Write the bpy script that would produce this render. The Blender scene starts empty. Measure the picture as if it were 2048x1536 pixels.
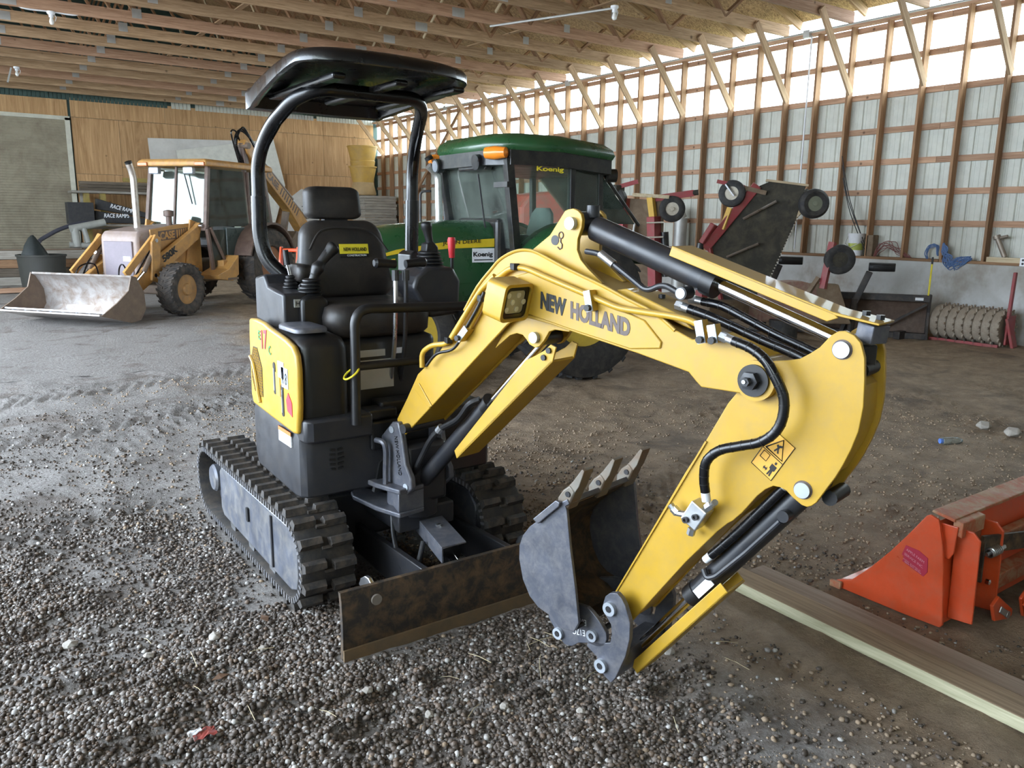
import bpy, math, random
import numpy as np
from mathutils import Vector, Matrix, noise

random.seed(7)
rng = np.random.default_rng(7)
S = bpy.context.scene
COL = S.collection

# ------------------------------------------------------------------ camera
def cam_matrix(yaw, pitch, roll, loc):
    cy, sy = math.cos(yaw), math.sin(yaw)
    f = Vector((sy, cy, 0)); r = Vector((cy, -sy, 0)); d = Vector((0, 0, -1))
    cp, sp = math.cos(pitch), math.sin(pitch)
    f2 = f * cp + d * sp; d2 = d * cp - f * sp
    cr, sr = math.cos(roll), math.sin(roll)
    r3 = r * cr + d2 * sr; d3 = d2 * cr - r * sr
    m = Matrix((r3, -d3, -f2)).transposed().to_4x4()
    m.translation = loc
    return m
cd = bpy.data.cameras.new('camera'); cam = bpy.data.objects.new('camera', cd); COL.objects.link(cam)
cam.matrix_world = cam_matrix(0.617308, 0.203289, -0.013231, Vector((0, 0, 1.65)))
cd.sensor_width = 36.0; cd.lens = 1595.4 / 2048 * 36.0; cd.clip_start = 0.05; cd.clip_end = 300
S.camera = cam

# ------------------------------------------------------------------ sky, door daylight, exposure
W = bpy.data.worlds.new('sky'); S.world = W; W.use_nodes = True
bg = W.node_tree.nodes['Background']
bg.inputs[0].default_value = (0.74, 0.86, 1.0, 1); bg.inputs[1].default_value = 3.2
def portal(name, loc, rot, sx, sy):
    l = bpy.data.lights.new(name, 'AREA'); l.shape = 'RECTANGLE'; l.size = sx; l.size_y = sy
    o = bpy.data.objects.new(name, l); COL.objects.link(o); o.location = loc; o.rotation_euler = rot
    l.cycles.is_portal = True
    return o
DOOR_Y0, DOOR_Y1, DOOR_Z = 1.5, 17.0, 4.72
XL = -3.95
portal('sky_portal_big_door', (XL - 0.1, (DOOR_Y0 + DOOR_Y1) / 2, DOOR_Z / 2), (0, -math.pi / 2, 0), DOOR_Z, DOOR_Y1 - DOOR_Y0)
portal('sky_portal_clear_panels', (12.62, 14.1, 4.2), (0, math.pi / 2, 0), 1.1, 23.4)
S.view_settings.view_transform = 'Standard'; S.view_settings.look = 'None'
S.view_settings.exposure = 2.4; S.view_settings.gamma = 1.0; S.view_settings.use_curve_mapping = False

# ------------------------------------------------------------------ materials
MATS = {}
def ramp2(nt, fac, c1, c2, p1=0.3, p2=0.7):
    r = nt.nodes.new('ShaderNodeValToRGB')
    r.color_ramp.elements[0].position = p1; r.color_ramp.elements[1].position = p2
    r.color_ramp.elements[0].color = (*c1, 1); r.color_ramp.elements[1].color = (*c2, 1)
    nt.links.new(fac, r.inputs[0]); return r.outputs[0]
def mixc(nt, fac, a, b):
    m = nt.nodes.new('ShaderNodeMix'); m.data_type = 'RGBA'
    if isinstance(fac, (int, float)): m.inputs[0].default_value = fac
    else: nt.links.new(fac, m.inputs[0])
    for i, v in ((6, a), (7, b)):
        if isinstance(v, tuple): m.inputs[i].default_value = (*v, 1)
        else: nt.links.new(v, m.inputs[i])
    return m.outputs[2]
def coord(nt, scale=(1, 1, 1), kind='Object', rot=(0, 0, 0)):
    t = nt.nodes.new('ShaderNodeTexCoord'); mp = nt.nodes.new('ShaderNodeMapping')
    mp.inputs['Scale'].default_value = scale; mp.inputs['Rotation'].default_value = rot
    nt.links.new(t.outputs[kind], mp.inputs[0]); return mp.outputs[0]
def noise_n(nt, vec, scale, detail=4, rough=0.6, dist=0.0):
    n = nt.nodes.new('ShaderNodeTexNoise'); n.inputs['Scale'].default_value = scale
    n.inputs['Detail'].default_value = detail; n.inputs['Roughness'].default_value = rough
    n.inputs['Distortion'].default_value = dist
    nt.links.new(vec, n.inputs['Vector']); return n.outputs[0]
def bump_n(nt, h, strength, dist=0.01):
    b = nt.nodes.new('ShaderNodeBump'); b.inputs['Strength'].default_value = strength
    b.inputs['Distance'].default_value = dist; nt.links.new(h, b.inputs['Height']); return b.outputs[0]
def new_mat(name):
    m = bpy.data.materials.new(name); m.use_nodes = True
    nt = m.node_tree; p = nt.nodes['Principled BSDF']; MATS[name] = m
    return m, nt, p
def lin(h):
    h = h.lstrip('#'); v = [int(h[i:i+2], 16) / 255 for i in (0, 2, 4)]
    return tuple(c / 12.92 if c <= 0.04045 else ((c + 0.055) / 1.055) ** 2.4 for c in v)
def paint(name, c, rough=0.4, metal=0.0, dirt=None, amt=0.35, scale=6.0, bump=0.0, spec=0.5, coat=0.0, var=0.12, settle=None):
    """painted / plastic / metal surface: colour, slight variation, dust or rust in patches"""
    m, nt, p = new_mat(name); v = coord(nt)
    n1 = noise_n(nt, v, scale, 6, 0.65)
    base = ramp2(nt, n1, tuple(x * (1 - var) for x in c), tuple(min(1, x * (1 + var)) for x in c))
    if dirt:
        n2 = noise_n(nt, v, scale * 1.7, 8, 0.7, 0.4)
        f = ramp2(nt, n2, (0, 0, 0), (amt * 2, amt * 2, amt * 2), 0.42, 0.72)
        base = mixc(nt, f, base, dirt)
    r = ramp2(nt, n1, (max(0.03, rough - .08),) * 3, (min(1, rough + .12),) * 3)
    if settle:      # dust that has settled on upward faces
        g = nt.nodes.new('ShaderNodeNewGeometry'); sp = nt.nodes.new('ShaderNodeSeparateXYZ'); nt.links.new(g.outputs['True Normal'], sp.inputs[0])
        f = ramp2(nt, sp.outputs[2], (0, 0, 0), (0.62,) * 3, 0.55, 0.9)
        base = mixc(nt, f, base, settle); r = mixc(nt, f, r, (0.85, 0.85, 0.85))
    nt.links.new(base, p.inputs['Base Color'])
    nt.links.new(r, p.inputs['Roughness'])
    p.inputs['Metallic'].default_value = metal; p.inputs['Specular IOR Level'].default_value = spec
    p.inputs['Coat Weight'].default_value = coat
    if bump: nt.links.new(bump_n(nt, noise_n(nt, v, scale * 8, 5), bump, 0.004), p.inputs['Normal'])
    return m
def wood(name, c1, c2, scale=1.0, rough=0.75, rnd=0.35, bump=0.25, knots=0.0, ax='x', dist=0.9):
    m, nt, p = new_mat(name)
    s = {'x': (1.2, 22, 22), 'y': (22, 1.2, 22), 'z': (22, 22, 1.2)}[ax]
    v = coord(nt, tuple(k * scale for k in s))
    oi = nt.nodes.new('ShaderNodeObjectInfo')
    add = nt.nodes.new('ShaderNodeVectorMath'); add.operation = 'ADD'
    mul = nt.nodes.new('ShaderNodeVectorMath'); mul.operation = 'SCALE'; mul.inputs[3].default_value = 37.0
    cmb = nt.nodes.new('ShaderNodeCombineXYZ')
    for i in range(3): nt.links.new(oi.outputs['Random'], cmb.inputs[i])
    nt.links.new(cmb.outputs[0], mul.inputs[0]); nt.links.new(v, add.inputs[0]); nt.links.new(mul.outputs[0], add.inputs[1])
    n1 = noise_n(nt, add.outputs[0], 1.6, 6, 0.65, dist)
    base = ramp2(nt, n1, c1, c2, 0.35, 0.68)
    hsv = nt.nodes.new('ShaderNodeHueSaturation')
    mr = nt.nodes.new('ShaderNodeMapRange'); mr.inputs[3].default_value = 1 - rnd; mr.inputs[4].default_value = 1 + rnd * 0.7
    nt.links.new(oi.outputs['Random'], mr.inputs[0]); nt.links.new(mr.outputs[0], hsv.inputs['Value'])
    nt.links.new(base, hsv.inputs['Color']); out = hsv.outputs[0]
    if knots:
        vo = nt.nodes.new('ShaderNodeTexVoronoi'); vo.inputs['Scale'].default_value = knots
        nt.links.new(coord(nt, (1, 1, 1)), vo.inputs['Vector'])
        f = ramp2(nt, vo.outputs['Distance'], (0.85,) * 3, (0, 0, 0), 0.03, 0.09)
        out = mixc(nt, f, out, tuple(x * 0.28 for x in c1))
    nt.links.new(out, p.inputs['Base Color']); p.inputs['Roughness'].default_value = rough
    p.inputs['Specular IOR Level'].default_value = 0.25
    if bump: nt.links.new(bump_n(nt, n1, bump, 0.003), p.inputs['Normal'])
    return m
def glass(name, tint=(0.75, 0.85, 0.8), dust=0.18):
    m, nt, p = new_mat(name); out = nt.nodes['Material Output']
    tr = nt.nodes.new('ShaderNodeBsdfTransparent'); tr.inputs[0].default_value = (*tint, 1)
    gl = nt.nodes.new('ShaderNodeBsdfGlossy'); gl.inputs['Roughness'].default_value = 0.03
    df = nt.nodes.new('ShaderNodeBsdfDiffuse'); df.inputs[0].default_value = (0.45, 0.47, 0.42, 1)
    fr = nt.nodes.new('ShaderNodeFresnel'); fr.inputs[0].default_value = 1.45
    m1 = nt.nodes.new('ShaderNodeMixShader'); m2 = nt.nodes.new('ShaderNodeMixShader')
    nt.links.new(fr.outputs[0], m1.inputs[0]); nt.links.new(tr.outputs[0], m1.inputs[1]); nt.links.new(gl.outputs[0], m1.inputs[2])
    n = noise_n(nt, coord(nt), 5, 6)
    f = ramp2(nt, n, (dust * .5,) * 3, (dust * 1.5,) * 3)
    nt.links.new(f, m2.inputs[0]); nt.links.new(m1.outputs[0], m2.inputs[1]); nt.links.new(df.outputs[0], m2.inputs[2])
    nt.links.new(m2.outputs[0], out.inputs[0]); nt.nodes.remove(p)
    return m
DUST = (0.20, 0.15, 0.10)
Y = paint('yellow_paint', (0.47, 0.275, 0.017), 0.42, dirt=(0.34, 0.23, 0.07), amt=0.18, scale=9, coat=0.12, var=0.06, settle=(0.27, 0.185, 0.085))
YD = paint('yellow_paint_dusty', (0.62, 0.35, 0.03), 0.45, dirt=(0.34, 0.22, 0.08), amt=0.45, scale=14)
BLK = paint('black_plastic', (0.0065, 0.0068, 0.008), 0.4, dirt=(0.05, 0.038, 0.028), amt=0.10, scale=5)
CHAR = paint('charcoal_paint', (0.018, 0.019, 0.023), 0.36, dirt=(0.07, 0.055, 0.04), amt=0.12, scale=7, var=.08)
GBLK = paint('gloss_black', (0.004, 0.004, 0.005), 0.28, coat=0.2, var=0.05)
RUB = paint('rubber', (0.018, 0.0175, 0.0175), 0.7, dirt=(0.08, 0.06, 0.042), amt=0.35, scale=9, bump=0.3)
RUBL = paint('rubber_dusty', (0.026, 0.025, 0.025), 0.75, dirt=(0.12, 0.09, 0.065), amt=0.4, scale=12, bump=0.3)
HOSE = paint('hose_black', (0.005, 0.005, 0.006), 0.25, var=0.05)
STEEL = paint('bare_steel', (0.55, 0.56, 0.58), 0.3, metal=1.0, var=.1)
ZINC = paint('zinc_fitting', (0.46, 0.47, 0.48), 0.35, metal=0.9)
CHROME = paint('chrome_rod', (0.80, 0.80, 0.83), 0.08, metal=1.0, var=.02)
PIN = paint('pin_end', (0.42, 0.45, 0.49), 0.4, metal=0.5)
WORN = paint('worn_grey_paint', (0.085, 0.09, 0.11), 0.38, metal=0.3, dirt=(0.24, 0.22, 0.21), amt=0.25, scale=12, bump=.1)
TRACKF = paint('track_frame_paint', (0.095, 0.102, 0.125), 0.4, metal=0.3, dirt=(0.24, 0.225, 0.20), amt=0.4, scale=7)
MUD = paint('muddy_black_steel', (0.024, 0.02, 0.017), 0.55, dirt=(0.17, 0.10, 0.045), amt=0.42, scale=10, bump=.25, var=.3)
SEATV = paint('seat_vinyl', (0.014, 0.0125, 0.012), 0.5, dirt=(0.06, 0.044, 0.033), amt=0.3, scale=5, bump=0.1)
REDK = paint('red_knob', (0.55, 0.02, 0.03), 0.35)
WHITE = paint('white_label', (0.75, 0.76, 0.78), 0.5)
LBLU = paint('label_blue_white', (0.55, 0.66, 0.85), 0.5)
LRED = paint('label_red', (0.55, 0.03, 0.05), 0.5)
LORG = paint('label_orange', (0.75, 0.16, 0.03), 0.5)
LBLK = paint('label_black', (0.006, 0.006, 0.006), 0.5)
LYEL = paint('label_yellow', (0.75, 0.62, 0.03), 0.5)
LGRY = paint('lettering_grey', (0.10, 0.07, 0.06), 0.5)
LDEC = paint('decal_amber', (0.72, 0.38, 0.05), 0.5)
LGRN = paint('label_green', (0.05, 0.22, 0.06), 0.5)

# ------------------------------------------------------------------ mesh helpers
class MB:
    def __init__(self): self.v = []; self.f = []
    def add(self, vs, fs):
        b = len(self.v); self.v += [tuple(p) for p in vs]; self.f += [tuple(b + i for i in f) for f in fs]; return self
    def box(self, x0, x1, y0, y1, z0, z1):
        vs = [(x, y, z) for z in (z0, z1) for y in (y0, y1) for x in (x0, x1)]
        return self.add(vs, [(0, 2, 3, 1), (4, 5, 7, 6), (0, 1, 5, 4), (2, 6, 7, 3), (0, 4, 6, 2), (1, 3, 7, 5)])
    def bar(self, p0, p1, w, t, up=(0, 0, 1)):
        """rectangular bar p0->p1; w across (side), t along up"""
        p0 = Vector(p0); p1 = Vector(p1); d = (p1 - p0).normalized(); up = Vector(up)
        s = d.cross(up)
        if s.length < 1e-4: s = d.cross(Vector((1, 0, 0)))
        s.normalize(); u = s.cross(d)
        vs = [p + s * (w / 2 * a) + u * (t / 2 * b) for p in (p0, p1) for b in (-1, 1) for a in (-1, 1)]
        return self.add(vs, [(0, 1, 3, 2), (4, 6, 7, 5), (0, 4, 5, 1), (2, 3, 7, 6), (0, 2, 6, 4), (1, 5, 7, 3)])
    def prism(self, poly, t0, t1, fn):
        n = len(poly)
        vs = [fn(a, b, t0) for a, b in poly] + [fn(a, b, t1) for a, b in poly]
        return self.add(vs, [tuple(range(n)), tuple(range(2 * n - 1, n - 1, -1))] + [(i, i + n, (i + 1) % n + n, (i + 1) % n) for i in range(n)])
    def ringprism(self, outer, inner, t0, t1, fn):
        n = len(outer)
        vs = [fn(a, b, t) for t in (t0, t1) for P in (outer, inner) for a, b in P]
        fs = []
        for i in range(n):
            j = (i + 1) % n
            fs += [(i, j, n + j, n + i), (2 * n + i, 3 * n + i, 3 * n + j, 2 * n + j), (i, 2 * n + i, 2 * n + j, j), (n + i, n + j, 3 * n + j, 3 * n + i)]
        return self.add(vs, fs)
    def tube(self, pts, r, n=10, cap=True, rs=None):
        pts = [Vector(p) for p in pts]; m = len(pts)
        T = []
        for i in range(m):
            a = pts[max(0, i - 1)]; b = pts[min(m - 1, i + 1)]; T.append((b - a).normalized())
        up = Vector((0, 0, 1)) if abs(T[0].z) < 0.9 else Vector((1, 0, 0))
        s = T[0].cross(up).normalized(); vs = []
        for i in range(m):
            s = (s - T[i] * s.dot(T[i])).normalized(); u = T[i].cross(s)
            rr = rs[i] if rs else r
            vs += [pts[i] + (s * math.cos(2 * math.pi * k / n) + u * math.sin(2 * math.pi * k / n)) * rr for k in range(n)]
        fs = [(i * n + k, i * n + (k + 1) % n, (i + 1) * n + (k + 1) % n, (i + 1) * n + k) for i in range(m - 1) for k in range(n)]
        if cap: fs += [tuple(range(n - 1, -1, -1)), tuple(range((m - 1) * n, m * n))]
        return self.add(vs, fs)
    def cyl(self, p0, p1, r, n=16, r1=None):
        return self.tube([p0, p1], r, n, True, [r, r if r1 is None else r1])
    def lathe(self, prof, o, ax, n=24, close=False):
        """prof: (radius, height along ax)"""
        o = Vector(o); ax = Vector(ax).normalized()
        s = ax.cross(Vector((0, 0, 1)) if abs(ax.z) < 0.9 else Vector((1, 0, 0))).normalized(); u = ax.cross(s)
        m = len(prof); vs = []
        for r, h in prof:
            vs += [o + ax * h + (s * math.cos(2 * math.pi * k / n) + u * math.sin(2 * math.pi * k / n)) * r for k in range(n)]
        mm = m if close else m - 1
        fs = [(i * n + k, i * n + (k + 1) % n, ((i + 1) % m) * n + (k + 1) % n, ((i + 1) % m) * n + k) for i in range(mm) for k in range(n)]
        if not close:
            if prof[0][0] > 1e-6: fs.append(tuple(range(n - 1, -1, -1)))
            if prof[-1][0] > 1e-6: fs.append(tuple(range((m - 1) * n, m * n)))
        return self.add(vs, fs)
    def loft(self, rings, cap=True):
        n = len(rings[0]); vs = [p for r in rings for p in r]
        fs = [(i * n + k, i * n + (k + 1) % n, (i + 1) * n + (k + 1) % n, (i + 1) * n + k) for i in range(len(rings) - 1) for k in range(n)]
        if cap: fs += [tuple(range(n - 1, -1, -1)), tuple(range((len(rings) - 1) * n, len(rings) * n))]
        return self.add(vs, fs)
    def ball(self, c, r, n=12, m=8, sc=(1, 1, 1)):
        vs = [(c[0] + r * sc[0] * math.sin(math.pi * i / m) * math.cos(2 * math.pi * k / n), c[1] + r * sc[1] * math.sin(math.pi * i / m) * math.sin(2 * math.pi * k / n), c[2] + r * sc[2] * math.cos(math.pi * i / m)) for i in range(1, m) for k in range(n)]
        b = len(vs); vs += [(c[0], c[1], c[2] + r * sc[2]), (c[0], c[1], c[2] - r * sc[2])]
        fs = [(i * n + k, (i + 1) * n + k, (i + 1) * n + (k + 1) % n, i * n + (k + 1) % n) for i in range(m - 2) for k in range(n)]
        fs += [(b, k, (k + 1) % n) for k in range(n)] + [(b + 1, (m - 2) * n + (k + 1) % n, (m - 2) * n + k) for k in range(n)]
        return self.add(vs, fs)
    def mesh(self, name, smooth=35, fixn=True):
        me = bpy.data.meshes.new(name); me.from_pydata([tuple(p) for p in self.v], [], self.f)
        if fixn:
            import bmesh
            b = bmesh.new(); b.from_mesh(me); bmesh.ops.recalc_face_normals(b, faces=b.faces); b.to_mesh(me); b.free()
        if smooth:
            me.polygons.foreach_set('use_smooth', [True] * len(me.polygons)); me.set_sharp_from_angle(angle=math.radians(smooth))
        return me
    def build(self, name, mat, parent=None, smooth=35, bevel=0.0, seg=2, label=None):
        return obj(name, self.mesh(name, smooth), mat, parent, bevel, seg, label)
WP = {}       # parents whose children are modelled in world coordinates
def obj(name, me, mat, parent=None, bevel=0.0, seg=2, label=None):
    o = bpy.data.objects.new(name, me); COL.objects.link(o)
    if mat is not None and not me.materials: me.materials.append(mat)
    if parent is not None:
        o.parent = parent
        root = parent
        while root.parent: root = root.parent
        if root.name in WP and parent == root: o.matrix_parent_inverse = WP[root.name]
    if bevel:
        b = o.modifiers.new('bevel', 'BEVEL'); b.width = bevel; b.segments = seg; b.limit_method = 'ANGLE'; b.angle_limit = math.radians(40)
    if label: o['label'] = label
    return o
def tag(o, label, cat, group=None, kind=None):
    if label: o['label'] = label
    if cat: o['category'] = cat
    if group: o['group'] = group
    if kind: o['kind'] = kind
    return o
def thing(name, label, cat, loc=(0, 0, 0), rz=0.0, group=None, world=False):
    o = bpy.data.objects.new(name, None); COL.objects.link(o); o.empty_display_size = 0.1
    o.location = loc; o.rotation_euler = (0, 0, rz)
    if world: WP[o.name] = Matrix.Translation(-Vector(loc)) if rz == 0 else (Matrix.Translation(Vector(loc)) @ Matrix.Rotation(rz, 4, 'Z')).inverted()
    return tag(o, label, cat, group)
def struct(name, label=None, cat=None):
    o = bpy.data.objects.new(name, None); COL.objects.link(o); o.empty_display_size = 0.1
    o['kind'] = 'structure'
    if label: o['label'] = label
    if cat: o['category'] = cat
    return o
_BC = {}
def board(name, p0, p1, w, t, mat, parent, up=(0, 0, 1), bevel=0.0):
    """plank from p0 to p1 as an object of its own; local x along the grain; w across, t along up"""
    p0 = Vector(p0); p1 = Vector(p1); L = (p1 - p0).length
    key = (round(L, 3), round(w, 3), round(t, 3), mat.name)
    if key not in _BC:
        me = MB().box(-L / 2, L / 2, -w / 2, w / 2, -t / 2, t / 2).mesh(name, 0, False); me.materials.append(mat); _BC[key] = me
    d = (p1 - p0).normalized(); u = Vector(up); s = u.cross(d)
    if s.length < 1e-4: s = Vector((1, 0, 0)).cross(d)
    s.normalize(); u = d.cross(s)
    o = obj(name, _BC[key], None, None)
    M = Matrix((d, s, u)).transposed().to_4x4(); M.translation = (p0 + p1) / 2
    if parent is not None: o.parent = parent
    o.matrix_basis = M
    return o
def spline(pts, k=6):
    P = [Vector(p) for p in pts]; out = []
    for i in range(len(P) - 1):
        p0 = P[max(0, i - 1)]; p1 = P[i]; p2 = P[i + 1]; p3 = P[min(len(P) - 1, i + 2)]
        for j in range(k):
            t = j / k
            out.append(0.5 * ((2 * p1) + (p2 - p0) * t + (2 * p0 - 5 * p1 + 4 * p2 - p3) * t * t + (3 * p1 - p0 - 3 * p2 + p3) * t ** 3))
    out.append(P[-1]); return out
def fillet(pts, r, k=5):
    P = [Vector(p) for p in pts]; out = [P[0]]
    for i in range(1, len(P) - 1):
        a = P[i - 1] - P[i]; b = P[i + 1] - P[i]; rr = min(r, a.length * 0.45, b.length * 0.45)
        A = P[i] + a.normalized() * rr; B = P[i] + b.normalized() * rr
        for j in range(k + 1):
            t = j / k; out.append(A * (1 - t) ** 2 + P[i] * 2 * t * (1 - t) + B * t * t)
    out.append(P[-1]); return out
def rrect(w, h, r, k=4):
    """rounded rectangle outline centred on 0"""
    out = []
    for cx, cy, a0 in ((w / 2 - r, h / 2 - r, 0), (-w / 2 + r, h / 2 - r, 90), (-w / 2 + r, -h / 2 + r, 180), (w / 2 - r, -h / 2 + r, 270)):
        for i in range(k + 1):
            a = math.radians(a0 + 90 * i / k); out.append((cx + r * math.cos(a), cy + r * math.sin(a)))
    return out
def circ(cx, cy, r, n=20): return [(cx + r * math.cos(2 * math.pi * i / n), cy + r * math.sin(2 * math.pi * i / n)) for i in range(n)]
_TC = {}
def text(name, s, o, xd, yd, width, height, mat, parent=None, depth=0.001, shear=0.0, bold=0.0):
    """lettering: lower-left corner o, along xd, up yd, fitted to width x height"""
    cu = bpy.data.curves.new('t', 'FONT'); cu.body = s; cu.size = 1.0; cu.extrude = 0.02; cu.shear = shear; cu.resolution_u = 3; cu.offset = bold
    to = bpy.data.objects.new('t', cu); COL.objects.link(to)
    dg = bpy.context.evaluated_depsgraph_get(); me = bpy.data.meshes.new_from_object(to.evaluated_get(dg))
    bpy.data.objects.remove(to); bpy.data.curves.remove(cu)
    n = len(me.vertices); co = np.empty(n * 3); me.vertices.foreach_get('co', co); co = co.reshape(-1, 3)
    mn = co.min(0); mx = co.max(0); sc = np.array([width / (mx[0] - mn[0]), height / (mx[1] - mn[1]), depth / 0.04])
    q = (co - mn) * sc
    o = np.array(o, float); xd = np.array(xd, float); xd /= np.linalg.norm(xd); yd = np.array(yd, float); yd /= np.linalg.norm(yd); zd = np.cross(xd, yd)
    w = o + q[:, :1] * xd + q[:, 1:2] * yd + q[:, 2:] * zd
    me.vertices.foreach_set('co', w.ravel()); me.update(); me.materials.clear()
    me.name = name
    return obj(name, me, mat, parent)
# ================================================================== THE BARN
XR, YB, YF = 12.37, 25.8, -6.0
PKX, ZC = 4.21, 4.80
WOODB = wood('lumber_brown', (0.21, 0.115, 0.06), (0.40, 0.235, 0.13), rnd=0.22)
WOODR = wood('lumber_reddish', (0.32, 0.18, 0.11), (0.52, 0.33, 0.215), rnd=0.2, knots=3.0)
WOODT = wood('lumber_truss', (0.30, 0.19, 0.105), (0.54, 0.37, 0.225), rnd=0.22, knots=2.2)
WOODP = wood('lumber_pale', (0.42, 0.33, 0.20), (0.62, 0.52, 0.36), rnd=0.15)
PLYM = wood('plywood', (0.40, 0.225, 0.10), (0.64, 0.40, 0.205), scale=0.24, rnd=0.13, bump=0.05, knots=2.3, ax='z', dist=2.2)
GALV = paint('galvanised', (0.48, 0.48, 0.46), 0.5, metal=0.5)
def _osb():
    m, nt, p = new_mat('osb'); v = coord(nt, (1, 1, 1))
    vo = nt.nodes.new('ShaderNodeTexVoronoi'); vo.inputs['Scale'].default_value = 26; nt.links.new(coord(nt, (1, 2.6, 1)), vo.inputs['Vector'])
    c = ramp2(nt, vo.outputs['Color'], (0.19, 0.11, 0.055), (0.48, 0.32, 0.17), 0.1, 0.9)
    nt.links.new(c, p.inputs['Base Color']); p.inputs['Roughness'].default_value = 0.8
    return m
OSB = _osb()
def _concrete():
    m, nt, p = new_mat('concrete'); v = coord(nt)
    c = ramp2(nt, noise_n(nt, v, 1.1, 8, 0.62, 0.3), (0.36, 0.345, 0.31), (0.56, 0.57, 0.56), 0.3, 0.62)
    s = ramp2(nt, noise_n(nt, coord(nt, (1, .6, 0.5)), 1.6, 5, 0.7), (0, 0, 0), (0.75,) * 3, 0.52, 0.68)
    c = mixc(nt, s, c, (0.25, 0.20, 0.145))
    nt.links.new(c, p.inputs['Base Color']); p.inputs['Roughness'].default_value = 0.85
    nt.links.new(bump_n(nt, noise_n(nt, v, 30, 5), 0.25, 0.006), p.inputs['Normal']); return m
CONC = _concrete()
SIDE = paint('white_siding', (0.55, 0.555, 0.485), 0.5, dirt=(0.46, 0.43, 0.35), amt=0.2, scale=3)
SIDG = paint('green_siding', (0.045, 0.085, 0.075), 0.5)
def _clear():
    m, nt, p = new_mat('translucent_panel'); out = nt.nodes['Material Output']
    tl = nt.nodes.new('ShaderNodeBsdfTranslucent'); tl.inputs[0].default_value = (0.93, 0.95, 0.90, 1)
    tr = nt.nodes.new('ShaderNodeBsdfTransparent'); tr.inputs[0].default_value = (0.95, 0.96, 0.92, 1)
    mx = nt.nodes.new('ShaderNodeMixShader'); mx.inputs[0].default_value = 0.8
    nt.links.new(tl.outputs[0], mx.inputs[1]); nt.links.new(tr.outputs[0], mx.inputs[2]); nt.links.new(mx.outputs[0], out.inputs[0]); nt.nodes.remove(p)
    return m
CLEAR = _clear()

# ---- right wall ---------------------------------------------------
wr = struct('wall_right', 'stud wall on a concrete base with white metal siding and clear top panels', 'wall')
MB().box(12.34, 12.62, YF, YB, -0.2, 1.10).build('concrete_base', CONC, wr, bevel=0.01)
for y in np.arange(2.6, YB, 3.66): board('sill_plate', (12.47, y, 1.12), (12.47, min(y + 3.65, YB), 1.12), 0.26, 0.04, WOODB, wr)
ST0 = 5.64
studs = [ST0 + 0.61 * k for k in range(-4, 34) if ST0 + 0.61 * k < YB - 0.05]
for y in studs: board('stud', (12.44, y, 1.14), (12.44, y, 4.76), 0.14, 0.04, WOODB, wr, up=(0, 1, 0))
GZ = [1.675, 2.155, 2.63, 3.12, 3.665, 4.20, 4.70]
for z in GZ:
    for y in np.arange(2.9, YB, 3.66): board('girt', (12.53, y, z), (12.53, min(y + 3.655, YB), z), 0.04, 0.09, WOODR, wr)
for y in np.arange(2.9, YB, 3.66): board('top_plate', (12.44, y, 4.775), (12.44, min(y + 3.655, YB), 4.775), 0.15, 0.04, WOODR, wr)
def ribpanel(w, h, nrib=4, d=0.02):
    """ribbed metal sheet in the local y-z plane, ribs away from the room (+x)"""
    prof = []
    p = w / nrib
    for k in range(nrib):
        o = k * p
        prof += [(o, 0), (o + p * 0.30, 0), (o + p * 0.31, 0.003), (o + p * 0.34, 0.003), (o + p * 0.35, 0), (o + p * 0.64, 0), (o + p * 0.65, 0.003), (o + p * 0.68, 0.003), (o + p * 0.69, 0), (o + p * 0.80, 0), (o + p * 0.86, d), (o + p * 0.93, d)]
    prof.append((w, 0))
    n = len(prof); t = 0.0015
    vs = [(x, y, z) for z in (0, h) for y, x in prof] + [(x + t, y, z) for z in (0, h) for y, x in prof]
    fs = [(i, i + 1, n + i + 1, n + i) for i in range(n - 1)] + [(2 * n + i, 3 * n + i, 3 * n + i + 1, 2 * n + i + 1) for i in range(n - 1)]
    m = MB(); m.add(vs, fs); return m
pm = ribpanel(0.9125, 2.60).mesh('siding_panel', 20); pm.materials.append(SIDE)
cm = ribpanel(0.9125, 1.12).mesh('clear_panel', 20); cm.materials.append(CLEAR)
ys = np.arange(2.44, YB - 0.5, 0.905)
for y in ys:
    o = obj('siding_panel', pm, None, wr); o.location = (12.552, y, 1.06)
    o = obj('clear_panel', cm, None, wr); o.location = (12.556, y, 3.62)
kb = [y for i, y in enumerate(studs) if (i % 2 == 0)]
for y in kb: board('knee_brace', (12.40, y - 0.045, 3.74), (11.44, y - 0.045, 4.90), 0.125, 0.04, WOODT, wr, up=(0, 1, 0))
board('diagonal_brace', (12.35, 20.0, 4.72), (12.35, 22.9, 2.3), 0.09, 0.04, WOODB, wr, up=(1, 0, 0))
MB().tube([(12.34, 2.6, 4.80), (12.34, YB - .1, 4.80)], 0.017, 8).build('conduit', GALV, wr)
MB().tube([(12.40, 8.85, 4.78), (12.40, 8.85, 1.2)], 0.014, 8).build('drop_conduit', WHITE, wr)
for y in (15.3, 20.9, 8.9):
    MB().box(12.30, 12.37, y - 0.06, y + 0.06, 4.72, 4.84).build('junction_box', GALV, wr, bevel=0.006)
# plain stretch of the right wall behind the camera's view
MB().box(12.55, 12.62, YF, 2.44, 1.1, 5.0).build('plain_siding', SIDE, wr)

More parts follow.
